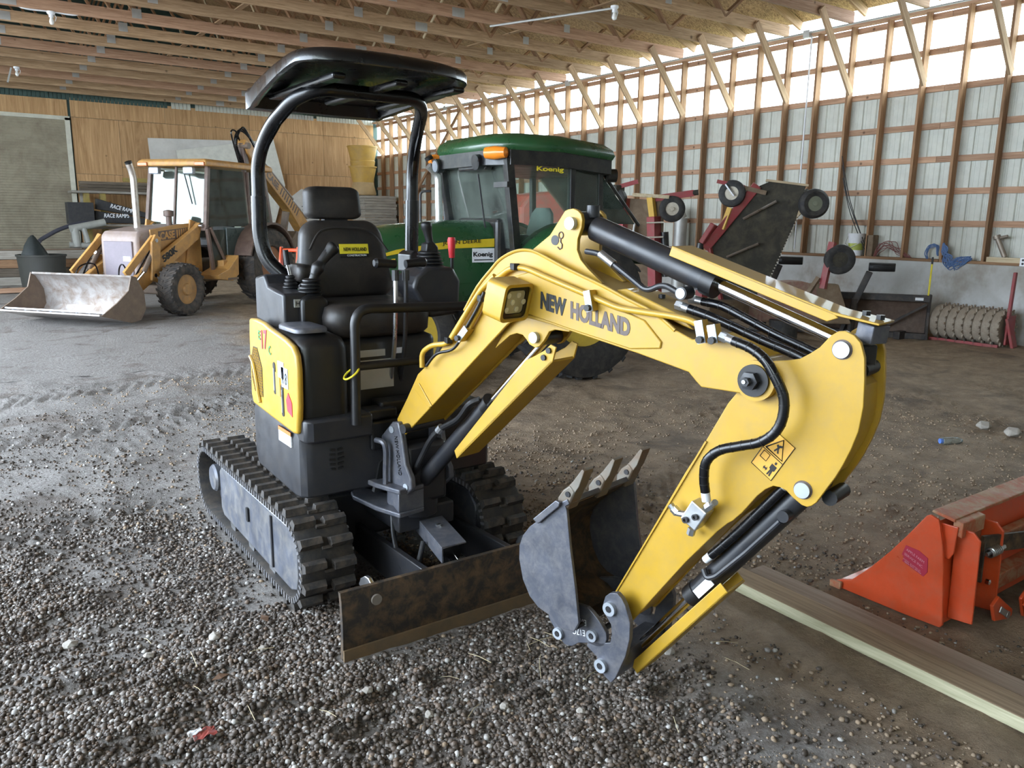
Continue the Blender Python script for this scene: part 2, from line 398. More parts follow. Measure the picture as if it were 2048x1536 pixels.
# ---- back wall ----------------------------------------------------
wb = struct('wall_back', 'plywood clad end wall with knots and a metal strip along the top', 'wall')
MB().box(XL - .2, 12.62, YB + 0.03, YB + 0.15, -0.2, 8.6).build('siding_outer', SIDG, wb)
def sheet(x0, x1, z0, z1):
    g = 0.004
    m = MB().box(-(x1 - x0) / 2 + g, (x1 - x0) / 2 - g, -0.006, 0.006, -(z1 - z0) / 2 + g, (z1 - z0) / 2 - g)
    o = m.build('plywood_sheet', PLYM, wb, smooth=0); o.location = ((x0 + x1) / 2, YB - 0.006 * (1 + random.random()), (z0 + z1) / 2)
for x0, x1 in ((-.1, 1.2), (1.2, 3.24), (3.30, 5.75), (5.75, 8.2), (8.2, 10.6), (10.6, 12.4)): sheet(x0, x1, 4.26, 4.77 - (0.06 if x0 < 3 else 0))
for x0, x1 in ((3.30, 4.5), (4.5, 6.95), (6.95, 8.2), (8.2, 9.4), (9.4, 10.6), (10.6, 11.8), (11.8, 12.4)):
    sheet(x0, x1, 2.98 if x0 > 4.4 else 2.75, 4.26)
for x0, x1 in ((3.30, 4.5), (4.5, 5.7), (5.7, 8.1), (8.1, 9.3), (9.3, 10.5), (10.5, 11.7), (11.7, 12.4)): sheet(x0, x1, 1.7, 2.98 if x0 > 4.4 else 2.75)
for x0, x1 in ((3.30, 5.7), (5.7, 8.1), (8.1, 10.5), (10.5, 12.4)): sheet(x0, x1, 0.0, 1.7)
for x0, x1, mm in ((-.2, 5.85, SIDG), (5.95, 6.5, SIDE), (6.62, 9.2, SIDE), (9.3, 10.3, GALV), (10.4, 12.4, SIDE)):
    m = MB(); n = int((x1 - x0) / 0.1)
    for i in range(n):
        a = x0 + (x1 - x0) * i / n; b = x0 + (x1 - x0) * (i + .88) / n
        m.box(a, b, YB - 0.02, YB, 4.70, 5.10)
    m.build('metal_strip', mm, wb, smooth=0)
# roll-up door in the back wall
d1 = struct('door_1', 'tan roll-up door with a white frame, dusty towards the floor', 'door')
DOORM = paint('door_tan', (0.33, 0.29, 0.21), 0.6, dirt=(0.15, 0.115, 0.08), amt=0.35, scale=1.4)
m = MB(); n = 60
vs = []; 
for i in range(n * 2 + 1):
    z = 4.18 * i / (n * 2); vs += [(-.1, YB - 0.05 - (0.012 if i % 2 else 0), z), (3.14, YB - 0.05 - (0.012 if i % 2 else 0), z)]
m.add(vs, [(2 * i, 2 * i + 1, 2 * i + 3, 2 * i + 2) for i in range(n * 2)])
m.build('door_curtain', DOORM, d1, smooth=0)
FRW = paint('frame_white', (0.62, 0.60, 0.50), 0.6)
MB().box(3.14, 3.26, YB - 0.10, YB, 0, 4.22).build('door_jamb', FRW, d1, smooth=0)
MB().box(-.1, 3.26, YB - 0.10, YB, 4.16, 4.26).build('door_head', FRW, d1, smooth=0)

# ---- left wall with the big open doorway, front wall ---------------
wl = struct('wall_left', 'metal clad side wall with a wide open doorway', 'wall')
MB().box(XL - .12, XL, DOOR_Y1, YB, -.2, 3.64).build('siding_outer', SIDE, wl, smooth=0)
MB().box(XL - .12, XL, YF, DOOR_Y0, -.2, 3.64).build('siding_outer', SIDE, wl, smooth=0)
MB().box(XL - .12, XL, YF, YB, 4.72, 5.1).build('top_beam', SIDE, wl, smooth=0)
for a, b in ((DOOR_Y1, YB), (YF, DOOR_Y0)):
    MB().box(XL - .06, XL - .055, a, b, 3.64, 4.72).build('added_clear_strip', CLEAR, wl, smooth=0)  # unseen strips, added for more ambient daylight inside
wf = struct('wall_front', 'metal clad end wall', 'wall')
MB().box(XL, 12.62, YF - .12, YF, -.2, 8.6).build('siding_outer', SIDE, wf, smooth=0)

# ---- roof: trusses, deck ------------------------------------------
ce = struct('ceiling', 'open timber roof trusses under wooden sheathing', 'ceiling')
SL = 0.345
def roofz(x): return ZC + 0.16 + SL * ((12.62 - x) if x > PKX else (x - (2 * PKX - 12.62)))
for s, x0, x1 in ((1, 12.75, PKX), (-1, 2 * PKX - 12.75, PKX)):
    vs = [(x0, YF, roofz(x0) + .18), (x1, YF, roofz(x1) + .18), (x1, YB + .1, roofz(x1) + .18), (x0, YB + .1, roofz(x0) + .18)]
    MB().add(vs + [(a, b, c + .05) for a, b, c in vs], [(0, 1, 2, 3), (7, 6, 5, 4), (0, 4, 5, 1), (1, 5, 6, 2), (2, 6, 7, 3), (3, 7, 4, 0)]).build('roof_deck', OSB, ce, smooth=0)
tys = [ST0 + 1.22 * k for k in range(-1, 17)]
gm = {}
def plate(x, y, z, w, h, par):
    k = (w, h)
    if k not in gm:
        b = MB().box(-w / 2, w / 2, -0.0015, 0.0015, -h / 2, h / 2)
        for i in range(int(w / 0.022)):
            xx = -w / 2 + 0.012 + i * 0.022; b.box(xx, xx + .006, -0.004, -0.0015, -h / 2 + .008, h / 2 - .008)
        gm[k] = b.mesh('gusset_plate', 0); gm[k].materials.append(GALV)
    o = obj('gusset_plate', gm[k], None, par); o.location = (x, y, z)
for ti, y in enumerate(tys):
    # the bottom chord carries its webs, top chords and plates
    ch = MB().box(2 * PKX - 12.36, 12.36, y - 0.02, y + 0.02, ZC, ZC + 0.18).build('truss', WOODT if ti % 3 else WOODR, ce, smooth=0)
    board('top_chord', (12.70, y, roofz(12.70) + .09), (PKX, y, roofz(PKX) + .09), 0.04, 0.14, WOODT, ch)
    board('top_chord', (2 * PKX - 12.70, y, roofz(12.70) + .09), (PKX, y, roofz(PKX) + .09), 0.04, 0.14, WOODT, ch)
    nb = [-2.3, 0.55, 3.1, 6.0, 8.6, 10.7]
    nt_ = [-0.9, 1.9, 4.21, 6.9, 9.5, 11.4]
    for i in range(len(nb)):
        for xt in ([nt_[i]] + ([nt_[i - 1]] if i else [])):
            board('web', (nb[i], y + 0.022, ZC + .10), (xt, y + 0.022, roofz(xt) + .06), 0.04, 0.09, WOODB, ch, up=(0, 1, 0)).rotation_mode = 'XYZ'
    for x, w, h in ((1.25, 0.23, 0.135), (3.1, 0.15, 0.15), (6.0, 0.15, 0.15), (7.17, 0.23, 0.135), (9.4, 0.13, 0.13)):
        plate(x, y - 0.023, ZC + (0.085 if w > .2 else 0.15), w, h, ch)
# lateral bracing between the trusses
for x, z in ((4.4, ZC + .17), (8.9, ZC + .17), (0.2, ZC + .17)):
    for y in np.arange(4.4, 24.5, 3.66): board('lateral_brace', (x, y, z), (x, y + 3.6, z), 0.09, 0.02, WOODT, ce)
for k in range(9):
    y = 5.64 + 2.44 * k
    board('cross_brace', (5.2, y, ZC + .2), (5.2, y + 1.22, ZC + 1.5), 0.02, 0.05, WOODP, ce)
    board('cross_brace', (7.9, y + 1.22, ZC + .2), (7.9, y, ZC + 1.1), 0.02, 0.05, WOODP, ce)
# ================================================================== FLOOR
def _dirt():
    m, nt, p = new_mat('dirt_floor')
    g = nt.nodes.new('ShaderNodeNewGeometry'); v = g.outputs['Position']
    n1 = noise_n(nt, v, 0.55, 8, 0.6, 0.5); n2 = noise_n(nt, v, 6.0, 8, 0.7); n3 = noise_n(nt, v, 60, 6, 0.75)
    brown = ramp2(nt, n2, (0.23, 0.15, 0.085), (0.50, 0.365, 0.235), 0.3, 0.72)
    grey = ramp2(nt, n3, (0.19, 0.165, 0.145), (0.50, 0.465, 0.435), 0.32, 0.72)
    # the gravelled drive-in side fades into bare packed dirt towards the right wall
    sx = nt.nodes.new('ShaderNodeSeparateXYZ'); nt.links.new(v, sx.inputs[0])
    mr = nt.nodes.new('ShaderNodeMath'); mr.operation = 'MULTIPLY_ADD'; mr.inputs[1].default_value = -0.42; mr.inputs[2].default_value = 1.2
    nt.links.new(sx.outputs[0], mr.inputs[0])
    ad = nt.nodes.new('ShaderNodeMath'); ad.operation = 'ADD'; nt.links.new(mr.outputs[0], ad.inputs[0]); nt.links.new(n1, ad.inputs[1])
    yy = nt.nodes.new('ShaderNodeMath'); yy.operation = 'MULTIPLY_ADD'; yy.inputs[1].default_value = 0.055; nt.links.new(sx.outputs[1], yy.inputs[0]); nt.links.new(ad.outputs[0], yy.inputs[2])
    f = ramp2(nt, yy.outputs[0], (0, 0, 0), (1, 1, 1), 0.75, 1.25)
    c = mixc(nt, f, brown, grey)
    d = ramp2(nt, noise_n(nt, v, 1.6, 6, 0.65, 0.8), (0, 0, 0), (0.7,) * 3, 0.53, 0.66)
    c = mixc(nt, d, c, (0.11, 0.07, 0.042))
    nt.links.new(c, p.inputs['Base Color']); p.inputs['Roughness'].default_value = 0.58
    p.inputs['Specular IOR Level'].default_value = 0.45
    h = nt.nodes.new('ShaderNodeMath'); h.operation = 'MULTIPLY_ADD'; h.inputs[1].default_value = 0.6; nt.links.new(n3, h.inputs[0]); nt.links.new(noise_n(nt, v, 22, 8, 0.7), h.inputs[2])
    nt.links.new(bump_n(nt, h.outputs[0], 1.0, 0.055), p.inputs['Normal'])
    return m
DIRT = _dirt()
def fbm(x, y, s, o=4): return noise.fractal(Vector((x * s, y * s, 3.1)), 1.0, 2.0, o)
# tyre prints: (point, point, half width, pitch) strips pressed into the dirt
PRINTS = [((7.95, 4.35), (6.4, 1.9), 0.24, 0.17), ((8.9, 3.9), (7.4, 1.7), 0.20, 0.15), ((5.2, 4.6), (8.9, 5.9), 0.2, 0.15), ((-0.3, 6.6), (2.0, 7.2), 0.2, 0.13), ((0.2, 8.2), (3.4, 9.0), 0.22, 0.14), ((0.6, 6.0), (2.9, 8.3), 0.18, 0.12), ((-.9, 4.4), (1.0, 4.9), .14, .11), ((3.0, 3.1), (5.6, 4.0), .18, .14)]
# foot prints and ruts in the loose gravel
PITS = [(0.62, 2.75, .16, .07, .03), (0.45, 2.5, .2, .08, .03), (0.98, 2.17, .13, .05, .035), (1.12, 2.3, .1, .05, .03), (0.3, 2.95, .18, .06, .025), (0.75, 2.42, .2, .05, .03), (1.55, 2.1, .12, .06, .03), (1.35, 2.3, .1, .06, .03), (0.4, 4.3, .2, .1, .03), (.55, 3.7, .15, .1, .03), (0.15, 3.5, .2, .12, .03), (1.95, 1.75, .1, .07, .025), (2.2, 1.5, .12, .08, .03)]
def ground_h(x, y):
    h = 0.016 * fbm(x, y, 0.9) + 0.019 * fbm(x + 9, y, 3.2) * (0.35 if 0.95 < x < 2.25 and 2.5 < y < 4.8 else 1)
    if x < 9 and y < 12: h += 0.008 * fbm(x, y + 5, 10.0, 3)
    for (a, b, w, pt) in PRINTS:
        ax, ay = a; bx, by = b; L = math.hypot(bx - ax, by - ay); tx, ty = (bx - ax) / L, (by - ay) / L
        u = (x - ax) * tx + (y - ay) * ty; v = -(x - ax) * ty + (y - ay) * tx
        if 0 < u < L and abs(v) < w * 1.15:
            e = 1 if abs(v) < w else max(0, (1.15 - abs(v) / w) / 0.15)
            ph = (u + abs(v) * 0.8) / pt
            h += e * (-0.014 + (0.024 if (ph % 1) < 0.5 else 0))
    for px, py, la, lb, dp in PITS:
        q = ((x - px) / la) ** 2 + ((y - py) / lb) ** 2
        if q < 3: h -= dp * math.exp(-q * 1.6) - dp * 0.45 * math.exp(-(math.sqrt(q) - 1.25) ** 2 * 6)
    # keep it flat under the machines
    return max(-0.05, min(0.055, h))
def gridpatch(m, x0, x1, y0, y1, st, lift=0.0):
    nx = int(round((x1 - x0) / st)); ny = int(round((y1 - y0) / st))
    vs = [(x0 + (x1 - x0) * i / nx, y0 + (y1 - y0) * j / ny, 0) for j in range(ny + 1) for i in range(nx + 1)]
    vs = [(x, y, ground_h(x, y) + lift) for x, y, _ in vs]
    m.add(vs, [(j * (nx + 1) + i, j * (nx + 1) + i + 1, (j + 1) * (nx + 1) + i + 1, (j + 1) * (nx + 1) + i) for j in range(ny) for i in range(nx)])
fl = MB()
gridpatch(fl, -1.0, 9.4, 0.4, 9.2, 0.042)
gridpatch(fl, XL, -1.0, 0.4, 9.2, 0.4); gridpatch(fl, 9.4, 12.4, 0.4, 9.2, 0.1)
gridpatch(fl, XL, 12.4, 9.2, YB, 0.16); gridpatch(fl, XL, 12.4, YF, 0.4, 0.4)
fl.add([(XL, YF, -.075), (12.5, YF, -.075), (12.5, YB, -.075), (XL, YB, -.075)], [(0, 1, 2, 3)])
fo = fl.build('floor', DIRT, None, smooth=60); fo['kind'] = 'structure'
tag(fo, 'rough dirt and gravel floor with tyre prints', 'floor')
gr = MB().box(-45, XL, -30, 45, -0.3, -0.04).build('unseen_ground_outside', paint('pale_yard', (0.34, 0.32, 0.29), 0.9), None, smooth=0)  # unseen yard, added so daylight bounces up to the ceiling
gr2 = MB().box(12.7, 60, -30, 45, -0.3, -0.04).build('unseen_ground_outside', paint('grass_yard', (0.10, 0.12, 0.05), 0.9), None, smooth=0); gr2['kind'] = 'structure'; tag(gr2, 'unseen grassy ground outside the stud wall, added to lower the upward light', 'ground')  # unseen ground, added to cut the light rising onto the eaves
gr['kind'] = 'structure'; tag(gr, 'unseen pale gravel yard outside the open doorway, added to bounce daylight', 'ground')

# loose gravel: too many to count, one mesh of stones
def ico():
    t = (1 + 5 ** .5) / 2
    v = np.array([(-1, t, 0), (1, t, 0), (-1, -t, 0), (1, -t, 0), (0, -1, t), (0, 1, t), (0, -1, -t), (0, 1, -t), (t, 0, -1), (t, 0, 1), (-t, 0, -1), (-t, 0, 1)], float)
    v /= np.linalg.norm(v[0])
    f = np.array([(0, 11, 5), (0, 5, 1), (0, 1, 7), (0, 7, 10), (0, 10, 11), (1, 5, 9), (5, 11, 4), (11, 10, 2), (10, 7, 6), (7, 1, 8), (3, 9, 4), (3, 4, 2), (3, 2, 6), (3, 6, 8), (3, 8, 9), (4, 9, 5), (2, 4, 11), (6, 2, 10), (8, 6, 7), (9, 8, 1)])
    return v, f
def gravel_density(x, y):
    """1 in the loose pile by the camera, thinning out towards the back and the right"""
    edge = 2.0 + 0.44 * (min(y, 2.6) - 1.38) + 0.18 * fbm(x, y, 1.4)
    a = min(1, max(0, (edge - x) / 0.4)) if y < 3.2 else min(1, max(0, (1.15 + 0.25 * fbm(x, y, 1.1) - x) / 0.4)) * max(0.10, 1 - (y - 3.2) / 2.2)
    a *= min(1, max(0.25, 0.75 + 0.9 * fbm(x + 4, y, 1.7)))
    return max(a, 0.035)
KEEP = [(1.05, 1.30, 3.08, 4.45), (1.89, 2.13, 3.08, 4.45), (1.05, 2.14, 2.56, 2.64), (2.55, 2.96, -.7, 2.27), (3.2, 4.75, 1.25, 1.98), (2.6, 6.5, 5.4, 9)]
def make_gravel(name, n, xr, yr, smin, smax, dens=True):
    V, F = ico(); P = []
    while len(P) < n:
        x = random.uniform(*xr); y = random.uniform(*yr)
        # stay inside what the camera can see: a wedge in front of it
        if y < 0.45 + 0.0 and x < 1.6: continue
        az = math.degrees(math.atan2(x, y))
        if az < -2.5 and random.random() > 1 + (az + 2.5) / 16: continue
        if az < -19 or az > 73: continue
        d = x * math.sin(.617) + y * math.cos(.617)
        if d < 1.75: continue
        if dens and random.random() > gravel_density(x, y) * min(1, (3.4 / max(d, 1.9)) ** 1.2): continue
        if any(a < x < b and c < y < e for a, b, c, e in KEEP): continue
        P.append((x, y))
    P = np.array(P); s = smin + (smax - smin) * rng.random(n) ** 2.6
    z = np.array([ground_h(a, b) for a, b in P])
    ax = rng.normal(size=(n, 3)); ax /= np.linalg.norm(ax, axis=1)[:, None]; an = rng.random(n) * 6.28
    K = np.zeros((n, 3, 3)); K[:, 0, 1] = -ax[:, 2]; K[:, 0, 2] = ax[:, 1]; K[:, 1, 0] = ax[:, 2]; K[:, 1, 2] = -ax[:, 0]; K[:, 2, 0] = -ax[:, 1]; K[:, 2, 1] = ax[:, 0]
    Rm = np.eye(3) + np.sin(an)[:, None, None] * K + (1 - np.cos(an))[:, None, None] * (K @ K)
    sc = 0.62 + 0.5 * rng.random((n, 1, 3)); jit = 1 + 0.22 * (rng.random((n, 12, 1)) - .5)
    vv = np.einsum('nij,nkj->nki', Rm, V[None] * sc * jit) * s[:, None, None]
    vv[:, :, 2] *= 0.75
    vv += np.concatenate([P, (z + s * 0.32)[:, None]], 1)[:, None, :]
    ff = (F[None] + 12 * np.arange(n)[:, None, None]).reshape(-1, 3)
    me = bpy.data.meshes.new(name); nv = n * 12; nf = len(ff)
    me.vertices.add(nv); me.vertices.foreach_set('co', vv.reshape(-1))
    me.loops.add(nf * 3); me.loops.foreach_set('vertex_index', ff.reshape(-1).astype(np.int32))
    me.polygons.add(nf); me.polygons.foreach_set('loop_start', np.arange(0, nf * 3, 3, dtype=np.int32)); me.polygons.foreach_set('loop_total', np.full(nf, 3, np.int32))
    me.update(calc_edges=True)
    col = np.repeat(rng.random(n), 12)
    at = me.attributes.new('tone', 'FLOAT', 'POINT'); at.data.foreach_set('value', col.astype(np.float32))
    return me
def _stone():
    m, nt, p = new_mat('gravel_stone'); a = nt.nodes.new('ShaderNodeAttribute'); a.attribute_name = 'tone'
    r = nt.nodes.new('ShaderNodeValToRGB'); e = r.color_ramp.elements
    e[0].color = (0.038, 0.027, 0.019, 1); e[1].color = (0.46, 0.44, 0.41, 1)
    for ps, c in ((0.35, (0.07, 0.053, 0.04, 1)), (0.6, (0.125, 0.103, 0.086, 1)), (0.8, (0.125, 0.083, 0.054, 1)), (0.93, (0.25, 0.235, 0.22, 1))):
        el = e.new(ps); el.color = c
    nt.links.new(a.outputs['Fac'], r.inputs[0]); nt.links.new(r.outputs[0], p.inputs['Base Color'])
    p.inputs['Roughness'].default_value = 0.62; return m
STONE = _stone()
g1 = obj('loose_gravel', make_gravel('loose_gravel', 82000, (-1.6, 3.6), (0.3, 7.5), 0.0038, 0.0145), STONE)
tag(g1, 'loose grey and brown gravel strewn over the dirt floor', 'gravel', kind='stuff')

CLOD = paint('dirt_clod', (0.27, 0.20, 0.135), .85, var=.35, scale=3)
def clod_ok(): pass
_gd = gravel_density
def gravel_density(x, y): return min(1, max(0.05, 0.35 + 0.9 * fbm(x + 2, y + 7, .8))) * (1 if x > 1.6 + .2 * y * 0 else .25)
g2 = obj('dirt_crumbs', make_gravel('dirt_crumbs', 15000, (0.5, 7.5), (0.3, 8.5), 0.0035, 0.0135), CLOD)
tag(g2, 'small brown dirt crumbs scattered over the packed floor', 'dirt', kind='stuff')
# ================================================================== MINI EXCAVATOR
EX = thing('mini_excavator', 'yellow and black compact excavator with canopy, rubber tracks and boom reaching forward', 'excavator', (1.595, 3.75, 0), world=True)
# ---- undercarriage
FY, RY, CZ, RO = 3.14, 4.38, 0.222, 0.192
def track_pt(s):
    """point and outward normal on the belt's outer face at arc length s (y,z plane)"""
    L = RY - FY; c = math.pi * RO; T = 2 * L + 2 * c; s %= T
    if s < L: return (RY - s, CZ + RO, 0, 1)
    s -= L
    if s < c: a = math.pi / 2 + s / RO; return (FY + RO * math.cos(a), CZ + RO * math.sin(a), math.cos(a), math.sin(a))
    s -= c
    if s < L: return (FY + s, CZ - RO, 0, -1)
    s -= L; a = -math.pi / 2 + s / RO
    return (RY + RO * math.cos(a), CZ + RO * math.sin(a), math.cos(a), math.sin(a))
TT = 2 * (RY - FY) + 2 * math.pi * RO
NL = 40
def lug_mesh():
    m = MB()
    for x0, x1, dy in ((0.000, 0.100, 0.006), (0.128, 0.230, -0.006)):
        b = [(x0, -0.024 + dy, 0), (x1, -0.024 + dy, 0), (x1, 0.024 + dy, 0), (x0, 0.024 + dy, 0)]
        t = [(x0 + .004, -0.015 + dy, 0.03), (x1 - .004, -0.013 + dy, 0.03), (x1 - .004, 0.013 + dy, 0.03), (x0 + .004, 0.015 + dy, 0.03)]
        m.add(b + t, [(3, 2, 1, 0), (4, 5, 6, 7), (0, 1, 5, 4), (1, 2, 6, 5), (2, 3, 7, 6), (3, 0, 4, 7)])
    m.box(0.094, 0.136, -0.03, -0.018, 0, 0.014)
    me = m.mesh('tread_lug', 0); me.materials.append(RUBL); return me
LUG = lug_mesh()
BRDGE = paint('belt_edge_dust', (.10, .10, .11), .7, dirt=(.17, .15, .13), amt=.4)
for side, x0 in ((0, 1.06), (1, 1.945)):
    x1 = x0 + 0.23; N_ = 96
    vs = []
    for i in range(N_):
        y, z, ny, nz = track_pt(TT * i / N_)
        rib = 0.003 if i % 2 else 0
        for xx, dd in ((x0, -0.004), (x0 + .012, 0), (x1 - .012, 0), (x1, -0.004), (x1, -0.03), (x1 - .02, -0.034 - rib), (x0 + .02, -0.034 - rib), (x0, -0.03)): vs.append((xx, y + ny * dd, z + nz * dd))
    m = MB(); m.add(vs, [(i * 8 + k, i * 8 + (k + 1) % 8, ((i + 1) % N_) * 8 + (k + 1) % 8, ((i + 1) % N_) * 8 + k) for i in range(N_) for k in range(8)])
    tr = m.build('rubber_track', RUB, EX, 50)
    # side ridges and inner drive lugs of the belt
    rd = MB()
    for i in range(112):
        y, z, ny, nz = track_pt(TT * i / 112); ty, tz = -nz, ny
        for xx in ((x0 - .004, x0 + .006), (x1 - .006, x1 + .004)):
            q = [(xx[k], y + ty * a + ny * b, z + tz * a + nz * b) for b in (-0.028, -0.004) for a in (-0.006, 0.006) for k in (0, 1)]
            rd.add(q, [(0, 1, 3, 2), (4, 6, 7, 5), (0, 4, 5, 1), (2, 3, 7, 6), (0, 2, 6, 4), (1, 5, 7, 3)])
    r_ = rd.build('belt_ridge', BRDGE, tr, 0); r_['kind'] = 'stuff'
    for i in range(NL):
        y, z, ny, nz = track_pt(TT * (i + .5) / NL)
        o = obj('tread_lug', LUG, None, tr)
        zx = Vector((0, ny, nz)); xx = Vector((1, 0, 0)); yy = zx.cross(xx)
        M = Matrix((xx, yy, zx)).transposed().to_4x4(); M.translation = (x0, y, z); o.matrix_basis = M
    # frame side plates, idler, sprocket, rollers
    poly = [(FY - .07, .10), (FY - .09, .17), (FY - .085, .30), (FY - .02, .362), (RY - .24, .362), (RY - .20, .33), (RY - .20, .13), (RY - .24, .095), (FY, .075)]
    fr = MB().prism(poly, x0 + .018, x1 - .018, lambda a, b, t: (t, a, b)).build('track_frame', TRACKF, EX, 30, bevel=0.006)
    for yy_ in (FY + 0.56,):
        MB().prism(rrect(.03, .07, .008), x0 + .008, x0 + .02, lambda a, b, t: (t, yy_ + a, .24 + b)).build('frame_slot', LBLK, fr, 0)
    MB().box(x0 + .010, x0 + .019, FY + .21, FY + .225, .10, .345).build('frame_seam', CHAR, fr, 0)
    for yy_ in (FY + .25, FY + .55, FY + .85):
        MB().lathe([(0.0, -.0), (.042, 0), (.042, .19), (0, .19)], (x0 + .02, yy_, .088), (1, 0, 0), 18).build('track_roller', STEEL, fr)
    MB().lathe([(0, 0), (.10, 0), (.135, .03), (.135, .16), (.10, .19), (0, .19)], (x0 + .02, FY, CZ), (1, 0, 0), 24).build('idler', CHAR, EX)
    sp = MB()
    prof = []
    for i in range(44):
        a = 2 * math.pi * i / 44; r = .142 if i % 4 in (0, 1) else .118; prof.append((RY + r * math.cos(a), CZ + r * math.sin(a)))
    sp.prism(prof, x0 + .085, x0 + .145, lambda a, b, t: (t, a, b))
    so = sp.build('drive_sprocket', CHAR, EX, 30)
    MB().lathe([(0, 0), (.065, 0), (.075, .012), (.075, .10), (0, .10)], (x0 + .03, RY, CZ + .01), (1, 0, 0), 24).build('motor_hub', TRACKF, so)
cf = MB().box(1.29, 1.90, 3.32, 4.28, .16, .40)
cf.box(1.15, 2.03, 3.5, 3.62, .2, .3); cf.box(1.15, 2.03, 3.95, 4.07, .2, .3)
uc = cf.build('undercarriage_frame', CHAR, EX, 30, bevel=0.02)
MB().lathe([(.0, 0), (.36, 0), (.36, .05), (.33, .055), (.33, .11), (0, .11)], (1.595, 3.75, .40), (0, 0, 1), 32).build('slew_ring', MUD, uc)
# ---- dozer blade
prof = [(2.600, 0.0), (2.588, 0.03), (2.583, 0.14), (2.590, 0.25), (2.598, 0.282), (2.618, 0.282), (2.610, 0.25), (2.604, 0.14), (2.610, 0.03), (2.622, 0.0)]
bl = MB().prism(prof, 1.075, 2.115, lambda a, b, t: (t, a, b)).build('dozer_blade', MUD, EX, 40)
MB().box(1.075, 2.115, 2.578, 2.59, 0.0, 0.055).build('cutting_edge', paint('worn_edge', (0.16, 0.115, 0.07), .5, metal=.3, dirt=(.25, .15, .07), amt=.4), bl, 0)
for x in (1.215, 1.975):
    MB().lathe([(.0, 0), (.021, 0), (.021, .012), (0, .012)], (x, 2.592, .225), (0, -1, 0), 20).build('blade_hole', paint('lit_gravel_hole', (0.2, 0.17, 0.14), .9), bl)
    e = [(0.0, 0), (0.12, 0), (0.10, .035), (0.06, .06), (.03, .062), (0.0, .045)]
    MB().prism(e, x - .008, x + .008, lambda a, b, t: (t, 2.61 + a, .23 + b)).build('tow_eye', STEEL, bl, 30, bevel=.003)
for x in (1.46, 1.875):
    MB().prism([(2.61, .255), (3.4, .235), (3.42, .19), (3.40, .10), (3.0, .08), (2.61, .10)], x, x + .03, lambda a, b, t: (t, a, b)).build('blade_arm', CHAR, bl, 30, bevel=.004)
bc = MB().cyl((1.70, 3.15, .30), (1.605, 2.70, .275), .042, 20).build('blade_cylinder', CHAR, EX)
MB().cyl((1.605, 2.70, .275), (1.59, 2.62, .262), .02, 14).build('rod', CHROME, bc)
MB().cyl((1.612, 2.735, .277), (1.604, 2.695, .275), .05, 20).build('gland', BLK, bc)
def gp(x, y): return x + (y - 2.62) * .216
m = MB(); q = [(gp(1.53, 2.64), 2.64), (gp(1.648, 2.64), 2.64), (gp(1.648, 3.14), 3.14), (gp(1.53, 3.14), 3.14)]
m.prism(q, .332, .34, lambda a, b, t: (a, b, t)); m.prism([q[0], (q[0][0] + .008, q[0][1]), (q[3][0] + .008, q[3][1]), q[3]], .27, .332, lambda a, b, t: (a, b, t))
gd = m.build('cylinder_guard', WORN, bc, 0, bevel=.003)
for yy_ in (2.85, 3.0): MB().lathe([(0, 0), (.012, 0), (.012, .01), (0, .012)], (gp(1.59, yy_), yy_, .340), (0, 0, 1), 6).build('bolt', STEEL, gd)
MB().tube(spline([(1.52, 3.05, .40), (1.49, 2.98, .28), (1.47, 2.86, .18), (1.50, 2.80, .20), (1.56, 2.84, .29)]), .011, 10).build('hydraulic_hose', BLK, bc)
# ---- house: skirt
def houseplan(ins=0.0):
    f, b, l, r = 3.075 + ins, 4.36 - ins, 1.118 + ins, 2.072 - ins
    pts = [(l + .06, f), (l + .03, f + .008), (l + .008, f + .03), (l, f + .07), (l, 3.62), (l + .040, 3.78), (l + .092, 3.93), (l + .16, 4.08), (l + .25, 4.22), (l + .35, b - .04), (1.595, b), (r - .35, b - .04), (r - .25, 4.22), (r - .16, 4.08), (r - .092, 3.93), (r - .04, 3.78), (r, 3.62), (r, f + .07), (r - .008, f + .03), (r - .03, f + .008), (r - .06, f)]
    return pts
pl = houseplan()
m = MB(); z0 = [0.49 + 0.05 * max(0, min(1, (y - 3.3) / .9)) for x, y in pl]
n = len(pl)
vs = [(x, y, z) for (x, y), z in zip(pl, z0)] + [(x, y, .735) for x, y in pl] + [(x, y, .80) for x, y in houseplan(.012)]
fs = [(i, (i + 1) % n, n + (i + 1) % n, n + i) for i in range(n)] + [(n + i, n + (i + 1) % n, 2 * n + (i + 1) % n, 2 * n + i) for i in range(n)] + [tuple(range(n - 1, -1, -1)), tuple(range(2 * n, 3 * n))]
# a black panel on the front paints the shade of the swing post recess
m.add(vs, fs); hs = m.build('house_skirt', CHAR, EX, 30, bevel=.01)
m = MB().prism([(1.44, .47), (1.47, .60), (1.55, .66), (1.70, .66), (1.78, .6), (1.80, .47)], 3.062, 3.085, lambda a, b, t: (a, t, b)); m.build('swing_recess_shade', LBLK, hs, 30)
v = MB()
for k in range(5):
    for s in (-1, 1): v.prism([(0, 0), (.028 - abs(k - 2) * .003, .004), (.028 - abs(k - 2) * .003, .012), (0, .009)], 3.066, 3.076, lambda a, b, t, k=k, s=s: (1.275 + s * (.006 + a), t, .60 + .021 * k + b))
v.build('vent_slots', LBLK, hs, 0)
MB().prism([(1.31, .742), (1.40, .742), (1.40, .768), (1.31, .768)], 3.068, 3.076, lambda a, b, t: (a, t - .003, b)).build('caution_label', LDEC, hs, 0)
MB().box(1.112, 1.1175, 3.16, 3.31, .70, .765).build('warning_label', WHITE, hs, 0)
MB().box(1.111, 1.1172, 3.16, 3.31, .748, .765).build('warning_stripe', LORG, hs, 0)
